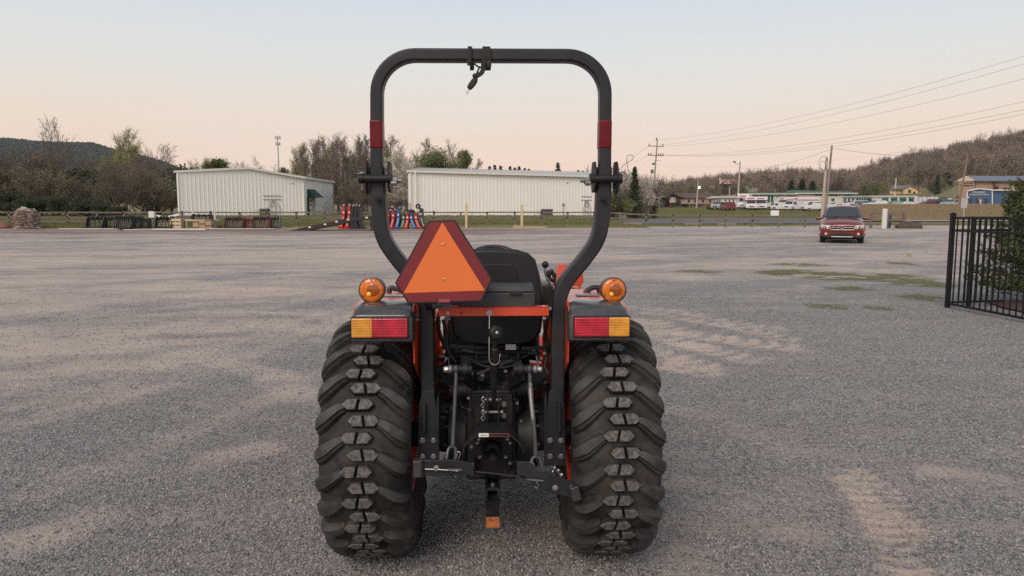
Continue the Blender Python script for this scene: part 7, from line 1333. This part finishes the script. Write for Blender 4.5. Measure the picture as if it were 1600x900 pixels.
# ================================================================ VEHICLES
glass_m = M('car_glass', (.028, .036, .05), .08, spec=.9, var=.1); tyre_b = M('tyre_black', (.02, .02, .021), .8); chrome = M('chrome', (.75, .75, .75), .15, metal=1)
def vehicle(label, u, Y, body, kind='suv', yaw=0, L_=4.7, Wd=1.85, H=1.65, cat='car', group='vehicles parked in front of the storage halls', z=None, extra=None):
    x = XP(u, Y); z0 = float(ground_z(x, Y))+.08 if z is None else z; r = thing({'suv': 'parked_car', 'car': 'parked_car', 'pickup': 'pickup_truck', 'box': 'rental_truck', 'van': 'rental_van'}[kind], label, cat, (x, Y, z0), yaw, group)
    P_ = {'suv': [(-.5, .32), (-.5, .62), (-.47, .68), (-.26, .74), (-.14, 1), (.42, 1), (.49, .66), (.5, .4), (.5, .2), (-.5, .2)], 'car': [(-.5, .3), (-.5, .58), (-.45, .66), (-.22, .70), (-.06, 1), (.22, 1), (.38, .68), (.5, .62), (.5, .2), (-.5, .2)],
          'pickup': [(-.5, .3), (-.5, .52), (-.48, .60), (-.24, .62), (-.14, 1), (.12, 1), (.17, .60), (.5, .60), (.5, .25), (-.5, .22)], 'van': [(-.5, .2), (-.5, .45), (-.46, .52), (-.36, .58), (-.26, .97), (-.2, 1), (.5, 1), (.5, .12), (-.5, .12)], 'box': [(-.5, .15), (-.5, .36), (-.46, .42), (-.36, .45), (-.28, .72), (-.16, .74), (-.16, .2), (-.5, .12)]}[kind]
    n = len(P_); vs = []
    for f_, ins in ((-1, .0), (1, .0)):
        for a, b in P_: vs.append((a*L_, f_*Wd/2*(1 if b < .72 else .84), b*H))
    mb = MB(); mb.add(vs, [tuple(range(n)), tuple(range(2*n-1, n-1, -1))]+[(i, (i+1) % n, n+(i+1) % n, n+i) for i in range(n)]); mb.build('body', body, r, bevel=.06, seg=2)
    if kind == 'box':
        mb = MB(); mb.bb(-.17*L_, .5*L_, -Wd/2*1.08, Wd/2*1.08, .24*H, H); mb.bb(-.33*L_, -.17*L_, -Wd/2*1.08, Wd/2*1.08, .74*H, H); mb.build('cargo_box', white_m, r, bevel=.04)
        mb = MB(); mb.bb(-.30*L_, .48*L_, -Wd/2*1.08-.02, Wd/2*1.08+.02, .72*H, .80*H); mb.bb(-.331*L_-.02, -.33*L_, -Wd/2*.5, Wd/2*.7, .82*H, .90*H); mb.build('red_stripe', M('faded_red', (.45, .09, .08), .5), r)
    # glass
    g = MB()
    if kind in ('suv', 'car'): 
        i = 3; a, b = P_[3], P_[4]; c, d = P_[5], P_[6]
    elif kind == 'pickup': a, b = P_[3], P_[4]; c, d = P_[5], P_[6]
    else: a, b = P_[3], P_[4]; c = d = None
    def lerp(p, q, t): return (p[0]+(q[0]-p[0])*t, p[1]+(q[1]-p[1])*t)
    p, q = lerp(a, b, .12), lerp(a, b, .9); off_ = -.02
    g.add([((p[0])*L_+off_, -Wd*.43, p[1]*H), (p[0]*L_+off_, Wd*.43, p[1]*H), (q[0]*L_+off_, Wd*.37, q[1]*H), (q[0]*L_+off_, -Wd*.37, q[1]*H), ((p[0])*L_+.02, -Wd*.43, p[1]*H-.02), (p[0]*L_+.02, Wd*.43, p[1]*H-.02), (q[0]*L_+.02, Wd*.37, q[1]*H-.02), (q[0]*L_+.02, -Wd*.37, q[1]*H-.02)], [(0, 1, 2, 3), (4, 7, 6, 5), (0, 4, 5, 1), (3, 2, 6, 7), (0, 3, 7, 4), (1, 5, 6, 2)]); g.build('windscreen', glass_m, r)
    for s in (-1, 1):
        g = MB(); x0, x1 = (q[0]+.02)*L_, ((c[0] if c else -.2)-.0)*L_; zl, zh = (.70 if kind in ('suv', 'car') else .64 if kind == 'pickup' else .55)*H, (.95 if kind != 'box' else .70)*H
        if kind in ('van', 'box'): x0 = P_[3][0]*L_+.25; x1 = (-.17 if kind == 'box' else -.10)*L_; zh = (.68 if kind == 'box' else .88)*H; zl = (.48 if kind == 'box' else .6)*H
        yy = s*(Wd/2*(.93 if kind not in ('van', 'box') else 1.0)+.005); y2 = s*(Wd/2*(.86 if kind not in ('van', 'box') else .93)+.02)
        g.add([(x0-.25*(1 if kind != 'van' else 0), yy, zl), (x1+.15, yy, zl), (x1-.02, y2, zh), (x0+.05, y2, zh), (x0-.25*(1 if kind != 'van' else 0), yy*.97, zl), (x1+.15, yy*.97, zl), (x1-.02, y2*.97, zh), (x0+.05, y2*.97, zh)], [(0, 1, 2, 3), (4, 7, 6, 5), (0, 4, 5, 1), (3, 2, 6, 7), (0, 3, 7, 4), (1, 5, 6, 2)]); g.build('side_window', glass_m, r)
        for xx in (-.33, .31):
            wr = .34 if kind != 'box' else .42; mb = MB(); mb.lathe([(.2, .1), (wr-.05, .12), (wr, .07), (wr, -.07), (wr-.05, -.12), (.2, -.1)], (xx*L_, s*(Wd/2-.10), wr), (0, 1, 0), 18); wh = mb.build('wheel', tyre_b, r); mb = MB(); mb.lathe([(0, .08), (.19, .10), (.21, .0), (0, .0)], (xx*L_, s*(Wd/2-.08), wr), (0, s, 0), 12); mb.build('rim', M('rim_grey', (.4, .4, .4), .35, metal=.8), wh)
        mb = MB(); mb.box((-.5*L_-.005, s*Wd*.36, .52*H if kind not in ('van', 'box') else .36*H*(.75 if kind == 'box' else 1)), (.06, .34, .16)); mb.build('headlight', M('headlight_glass', (.7, .7, .68), .2), r, bevel=.02)
        mb = MB(); mb.box((.5*L_+.005, s*Wd*.42, .5*H), (.04, .16, .25)); mb.build('tail_light', redl, r)
    mb = MB(); mb.box((-.5*L_-.012, 0, .36*H if kind not in ('box',) else .24*H), (.05, Wd*.42, .2)); mb.build('grille', att_m, r); return r
wpaint = M('white_car_paint', (.70, .70, .69), .3, coat=.5, var=.02); silver = M('silver_paint', (.42, .43, .44), .3, metal=.5, coat=.5); dgrey = M('dark_car_paint', (.035, .037, .042), .3, coat=.6); redp = M('dark_red_car_paint', (.12, .012, .018), .3, coat=.6)
YV = 160
for lab, u, Y, m_, k, yaw, kw in [
    ('grey suv parked left of the dark red one by the storage office', 1123, 150, silver, 'suv', 1.0, {}), ('dark maroon suv parked before the white storage office', 1136, 146, redp, 'suv', -1.57, dict(Wd=2.1)),
    ('white rental box truck, leftmost of the truck row', 1163, 158, wpaint, 'box', 1.15, dict(L_=6.5, Wd=2.2, H=3.1)), ('white rental box truck with rounded bonnet, second in the row', 1172, 151, wpaint, 'box', 1.35, dict(L_=6.0, Wd=2.2, H=2.6)), ('white rental box truck right of a red stripe, third in the row', 1187.5, 152, wpaint, 'box', 1.35, dict(L_=6.0, Wd=2.2, H=2.6)),
    ('red striped white cargo trailer in the middle of the vehicle row', 1215, 150, wpaint, 'van', 0, dict(L_=3.2, Wd=1.9, H=1.5)), ('white rental van with red side behind the trailer', 1232, 156, wpaint, 'box', .4, dict(L_=5.4, Wd=2.1, H=2.5)),
    ('white van with blue tinted windscreen right of the trailer', 1240, 148, wpaint, 'van', .6, dict(L_=4.8, Wd=1.9, H=1.9)), ('white rental box truck with red stripe left of the pale pole', 1256, 154, wpaint, 'box', .2, dict(L_=5.6, Wd=2.1, H=2.5)), ('long white pickup truck left of the pale pole', 1274, 142, wpaint, 'pickup', .15, dict(L_=5.4, Wd=1.95, H=1.85)),
    ('white car just above the red car roof, left one', 1306, 150, wpaint, 'car', .2, dict(H=1.5)), ('dark car above the red car roof', 1320, 150, redp, 'car', .1, dict(H=1.45)), ('white suv above the right side of the red car roof', 1337, 146, wpaint, 'suv', .1, dict(H=1.6)),
    ('grey sedan right of the red car at the storage doors', 1346, 138, dgrey, 'car', .4, dict(H=1.35)), ('white sedan before the first roller door', 1370, 136, wpaint, 'car', .15, dict(L_=4.9, H=1.55)), ('silver car before the second roller door', 1396, 135, silver, 'car', .2, dict(H=1.35)), ('low white car before the last roller door', 1412, 135, wpaint, 'car', .1, dict(H=1.25)),
    ('dark hatchback parked right of the white tanks', 1448, 137, redp, 'car', .2, dict(H=1.4)), ('dark grey suv left of the silver one', 1468, 137, dgrey, 'suv', 1.9, dict(H=1.75)), ('dark pickup beside the silver suv', 1480, 137, dgrey, 'pickup', 1.6, dict(H=1.7)), ('silver suv near the leaning brown pole', 1490, 132, silver, 'suv', .35, dict(H=1.65))]:
    c_ = {'box': 'truck', 'pickup': 'truck', 'van': 'van'}.get(k, 'car'); vehicle(lab, u, Y, m_, k, yaw, cat=c_, **kw)
# ---- the red car facing the camera
YS_ = 33.2; suv = thing('parked_car', 'dark copper red suv parked on the gravel facing the camera with its headlights towards us', 'car', (XP(1317.5, YS_), YS_, .0), radians(-23.5))
carp = M('copper_red_paint', (.19, .020, .014), .28, metal=.35, var=.06, coat=.9, dust=DUSTC, dustamt=.06)
# cross sections along the length (y): half outline (x, z) from sill to centre line
def sect(y, pts): return (y, pts)
S_ = [sect(-.02, [(.55, .34), (.72, .36), (.80, .50), (.79, .66), (.70, .76), (.40, .80), (.0, .81)]),
      sect(.10, [(.68, .25), (.86, .30), (.90, .50), (.89, .70), (.80, .86), (.45, .93), (.0, .95)]),
      sect(.40, [(.80, .24), (.92, .32), (.935, .56), (.93, .80), (.84, .98), (.48, 1.04), (.0, 1.06)]),
      sect(1.15, [(.80, .24), (.92, .32), (.94, .60), (.93, .90), (.84, 1.07), (.48, 1.12), (.0, 1.14)]),
      sect(1.40, [(.80, .24), (.92, .32), (.94, .60), (.93, .93), (.83, 1.12), (.46, 1.17), (.0, 1.19)]),
      sect(2.05, [(.80, .24), (.92, .32), (.94, .60), (.925, .98), (.71, 1.56), (.42, 1.67), (.0, 1.69)]),
      sect(2.6, [(.80, .24), (.92, .32), (.94, .60), (.925, .99), (.69, 1.63), (.42, 1.72), (.0, 1.74)]),
      sect(3.9, [(.80, .24), (.92, .32), (.94, .60), (.925, 1.0), (.68, 1.60), (.42, 1.69), (.0, 1.71)]),
      sect(4.5, [(.78, .28), (.90, .36), (.92, .60), (.90, .98), (.70, 1.30), (.42, 1.45), (.0, 1.47)]),
      sect(4.75, [(.65, .36), (.78, .42), (.82, .60), (.80, .92), (.66, 1.05), (.40, 1.10), (.0, 1.10)])]
def ring_of(y, h): 
    full = [(-x, y, z) for x, z in h]+[(x, y, z) for x, z in h[-2::-1]]; return full
rings = []
for (y0, h0), (y1, h1) in zip(S_, S_[1:]):
    for k in range(3): t = k/3; rings.append(ring_of(y0+(y1-y0)*t, [(a[0]+(b[0]-a[0])*t, a[1]+(b[1]-a[1])*t) for a, b in zip(h0, h1)]))
rings.append(ring_of(*S_[-1])); n = len(rings[0]); mb = MB(); mb.add([p for r_1 in rings for p in r_1], [(i*n+j, i*n+(j+1) % n, (i+1)*n+(j+1) % n, (i+1)*n+j) for i in range(len(rings)-1) for j in range(n)]+[tuple(range(n)), tuple((len(rings)-1)*n+j for j in range(n))])
body = mb.build('body', carp, suv, sharp=70); sub = body.modifiers.new('smooth', 'SUBSURF'); sub.levels = 1; sub.render_levels = 2
def sp3(name, m, poly, ext, parent=suv, bevel=.008): mb = MB(); mb.prism(poly, ext); return mb.build(name, m, parent, bevel=bevel, seg=2)
ws = [(-.77, 1.36, 1.17), (.77, 1.36, 1.17), (.62, 1.98, 1.60), (-.62, 1.98, 1.60)]
sp3('windscreen', glass_m, [(x, y-.035, z+.03) for x, y, z in ws], (0, .03, -.02)); sp3('cowl', att_m, [(-.76, 1.30, 1.17), (.76, 1.30, 1.17), (.77, 1.37, 1.20), (-.77, 1.37, 1.20)], (0, 0, -.02))
for s in (-1, 1):
    mb = MB(); mb.tube([(s*.85, 1.30, 1.10), (s*.70, 1.98, 1.60), (s*.68, 2.4, 1.68)], [.035, .03, .028], 8); mb.build('window_pillar', carp, suv)
    mb = MB(); mb.tube([(s*.60, 2.1, 1.73), (s*.60, 2.3, 1.78), (s*.60, 3.8, 1.77), (s*.60, 4.0, 1.72)], .018, 6); mb.build('roof_rail', chrome, suv)
    sp3('side_window', glass_m, [(s*.945, 1.75, 1.03), (s*.945, 3.9, 1.05), (s*.73, 3.8, 1.53), (s*.74, 2.25, 1.54)], (-s*.03, 0, 0))
    hl = sp3('headlight', M('headlight_shell', (.62, .58, .54), .15, spec=.8, coat=.6), [(s*.50, -.045, .70), (s*.56, -.045, .64), (s*.86, .06, .68), (s*.875, .10, .80), (s*.84, .06, .835), (s*.48, -.03, .815)], (0, .12, .0), bevel=.012)
    for xx, r_1 in ((.62, .055), (.76, .05)): mb = MB(); yy = -.06 if xx < .7 else -.005; mb.lathe([(0, .01), (r_1*.6, .012), (r_1, .0), (r_1, .02)], (s*xx, yy, .74), (0, -1, 0), 14); mb.build('lamp_bowl', chrome, hl)
    mb = MB(); mb.box((s*.845, .05, .70), (.03, .04, .05)); mb.build('indicator', M('clear_lens', (.6, .58, .55), .2), hl, bevel=.01)
    fg = MB(); fg.lathe([(0, .02), (.05, .018), (.062, .0), (.062, -.02)], (s*.665, -.045, .43), (0, -1, 0), 16); fg.build('fog_light', M('fog_glass', (.55, .53, .50), .2), suv)
    sp3('bumper_corner', att_m, [(s*.50, -.03, .27), (s*.80, .02, .28), (s*.84, .05, .35), (s*.46, -.05, .33)], (0, .1, 0))
    mb = MB(); mb.box((s*1.04, 1.62, 1.10), (.22, .10, .15)); mr1 = mb.build('wing_mirror', carp, suv, bevel=.04, seg=3); mb = MB(); mb.beam((s*.90, 1.62, 1.04), (s*.99, 1.62, 1.06), .05, .04); mb.build('mirror_foot', att_m, mr1)
    for yy in (.85, 3.75):
        mb = MB(); mb.lathe([(.23, .11), (.30, .12), (.35, .09), (.36, .0), (.35, -.09), (.30, -.12), (.23, -.11)], (s*.80, yy, .35), (1, 0, 0), 28); wh = mb.build('wheel', tyre_b, suv); mb = MB(); mb.lathe([(0, .06), (.06, .07), (.20, .10), (.235, .11), (.235, .0), (0, 0)], (s*.80, yy, .35), (s, 0, 0), 20); mb.build('rim', chrome, wh)
    mb = MB(); mb.tube([(s*.945, .85+.43*cos(a), .33+.43*sin(a)) for a in np.linspace(0, pi, 14)], .02, 6); mb.build('arch_trim', carp, suv)
sp3('grille_opening', att_m, [(-.44, -.055, .64), (.44, -.055, .64), (.50, -.05, .80), (-.50, -.05, .80)], (0, .05, 0))
gr = sp3('grille_surround', chrome, [(-.46, -.07, .635), (.46, -.07, .635), (.45, -.07, .60), (-.45, -.07, .60)], (0, .03, 0))
for z_ in (.715,): sp3('grille_bar', chrome, [(-.47, -.075, z_), (.47, -.075, z_), (.47, -.075, z_+.02), (-.47, -.075, z_+.02)], (0, .02, 0), bevel=.006)
sp3('grille_bar', chrome, [(-.045, -.082, .60), (.045, -.082, .60), (.045, -.082, .82), (-.045, -.082, .82)], (0, .03, 0), bevel=.006)
for s in (-1, 1): sp3('grille_surround', chrome, [(s*.46, -.07, .60), (s*.56, -.065, .80), (s*.53, -.065, .80), (s*.43, -.07, .61)], (0, .02, 0))
mb = MB(); mb.lathe([(0, .012), (.03, .01), (.045, .0)], (0, -.085, .745), (0, -1, 0), 14); mb.build('emblem', att_m, suv)
sp3('lower_intake', att_m, [(-.44, -.05, .34), (.44, -.05, .34), (.34, -.065, .47), (-.34, -.065, .47)], (0, .06, 0)); sp3('intake_bar', M('dark_bar', (.06, .06, .06), .5), [(-.40, -.07, .40), (.40, -.07, .40), (.39, -.07, .415), (-.39, -.07, .415)], (0, .02, 0), bevel=0)
sp3('skid_plate', M('silver_trim', (.55, .53, .5), .35, metal=.5), [(-.43, -.075, .285), (.43, -.075, .285), (.45, -.07, .325), (-.45, -.07, .325)], (0, .06, 0)); sp3('bumper_crease', carp, [(-.80, -.02, .575), (-.35, -.06, .555), (.35, -.06, .555), (.80, -.02, .575), (.80, -.02, .60), (.35, -.06, .59), (-.35, -.06, .59), (-.80, -.02, .60)], (0, .03, 0))
mb = MB(); mb.bb(-.74, .74, .25, 4.5, .18, .34); mb.build('underbody', tyre_b, suv)
for xx, x2 in ((-.35, .20), (.25, .68)): mb = MB(); mb.beam((xx, 1.33, 1.205), (x2, 1.36, 1.225), .012, .014); mb.build('wiper', att_m, suv)
mb = MB(); mb.bb(-.12, .12, 1.86, 1.90, 1.49, 1.56); mb.build('rear_view_mirror', att_m, suv, bevel=.01)
# ================================================================ THE BLACK GATE AND THE ARBORVITAE
alu = M('black_powder_coat', (.005, .0055, .0065), .42, var=.1, spec=.35)
def picket_mesh(h): mb = MB(); mb.bb(-.008, .008, -.008, .008, .0, h); return mb.mesh('picket', alu)
pm = picket_mesh(1.34)
def panel(label, A, B, npk, zb0=.075, zt_=1.44, extra_posts=(), endpost=(True, False), pw=.062):
    A = Vector((A[0], A[1], 0)); B = Vector((B[0], B[1], 0)); d = B-A; Lw = d.length; r = thing('metal_fence_panel', label, 'fence', A, math.atan2(d.y, d.x), 'black metal fence panels')
    for z_ in (zb0, zt_-.20, zt_): mb = MB(); mb.bb(0, Lw, -.016, .016, z_-.016, z_+.016); mb.build('rail', alu, r)
    for i in range(npk): share('picket', pm, r, (Lw*(i+1)/(npk+1), 0, zb0+.005), (0, 0, 0), (1, 1, (zt_-zb0-.01)/1.34))
    for k, x_ in ((0, 0), (1, Lw)):
        if endpost[k]: mb = MB(); mb.bb(x_-pw/2, x_+pw/2, -pw/2, pw/2, -.05, 1.49); ps_ = mb.build('post', alu, r, bevel=.004); mb = MB(); mb.bb(x_-pw/2-.006, x_+pw/2+.006, -pw/2-.006, pw/2+.006, 1.49, 1.51); mb.add([(x_-pw/2, -pw/2, 1.51), (x_+pw/2, -pw/2, 1.51), (x_+pw/2, pw/2, 1.51), (x_-pw/2, pw/2, 1.51), (x_, 0, 1.535)], [(0, 1, 4), (1, 2, 4), (2, 3, 4), (3, 0, 4)]); mb.build('post_cap', alu, ps_)
    for x_ in extra_posts: mb = MB(); mb.bb(x_-.028, x_+.028, -.028, .028, .0, 1.46); mb.build('post', alu, r)
    return r
P0 = GP(1480, 481); 
panel('black picket fence panel coming towards the camera from the thick corner post', (P0.x, P0.y), (P0.x+.20, 8.3), 27)
panel('second black picket panel set back behind the corner post, with a thinner post', (P0.x+.06, P0.y+.12), (P0.x+1.1, P0.y+.3), 9, extra_posts=(.40,), endpost=(False, False))
arb = thing('arborvitae', 'feathery green arborvitae shrub behind the black picket fence at the right edge', 'shrub', (8.95, 12.15, 0)); g = np.random.default_rng(21); segs = []; cl = []
Ht = 2.62
for i in range(760):
    t = g.random()**.9; z = .08+t*Ht*.93; R_ = 1.2*(1-t)**.62*(.66+.45*g.random())+.06; a = g.random()*6.283; st0 = np.array([.1*cos(a), .1*sin(a), z*.82]); e = np.array([R_*cos(a), R_*sin(a), z+.10+.12*g.random()]); mid = st0*.4+e*.6+np.array([0, 0, -.06]); segs += [(st0, mid, .008, .005), (mid, e, .005, .002)]
    for k in range(9):
        f = g.uniform(.35, 1.0); q = st0*(1-f)+e*f+g.normal(0, .03, 3); dr = (e-st0)/np.linalg.norm(e-st0)+g.normal(0, .5, 3)+np.array([0, 0, .35]); dr /= np.linalg.norm(dr); l = g.uniform(.06, .15); nn_ = 12; ff = np.linspace(.1, 1, nn_)[:, None]; cl.append(q+dr*l*ff+g.normal(0, .013, (nn_, 3)))
        segs.append((q, q+dr*l, .003, .0015))
V1, Q1 = tubes([s[0] for s in segs], [s[1] for s in segs], [s[2] for s in segs], [s[3] for s in segs], 3); share('branches', npmesh('arborvitae_branches', V1, Q1, M('arb_twig', (.10, .07, .045), .9)), arb); cl = np.concatenate(cl)
lf_arb = leafmat('leaf_arborvitae', (.085, .115, .045), isl=.4, var=.35, scale=2.5); share('foliage', leaves('arborvitae_foliage', cl, .026, lf_arb, g, asp=.45), arb)
mb = MB(); mb.cyl((0, 0, -.05), (0, 0, 2.0), .05, .015, n=8); mb.build('trunk', bark, arb)

# ================================================================ HAZE
hz = MB(); hz.bb(-1500, 1500, -60, 1720, -1.2, 172); hm = bpy.data.materials.new('evening_air'); hm.use_nodes = True; ht = hm.node_tree; ht.nodes.clear()
ho = ht.nodes.new('ShaderNodeOutputMaterial'); pv = ht.nodes.new('ShaderNodeVolumePrincipled'); pv.inputs['Color'].default_value = (.76, .87, 1.0, 1); pv.inputs['Density'].default_value = .0001; pv.inputs['Anisotropy'].default_value = .0
ht.links.new(pv.outputs[0], ho.inputs['Volume']); o = hz.build('haze', hm); tag(o, kind='stuff')
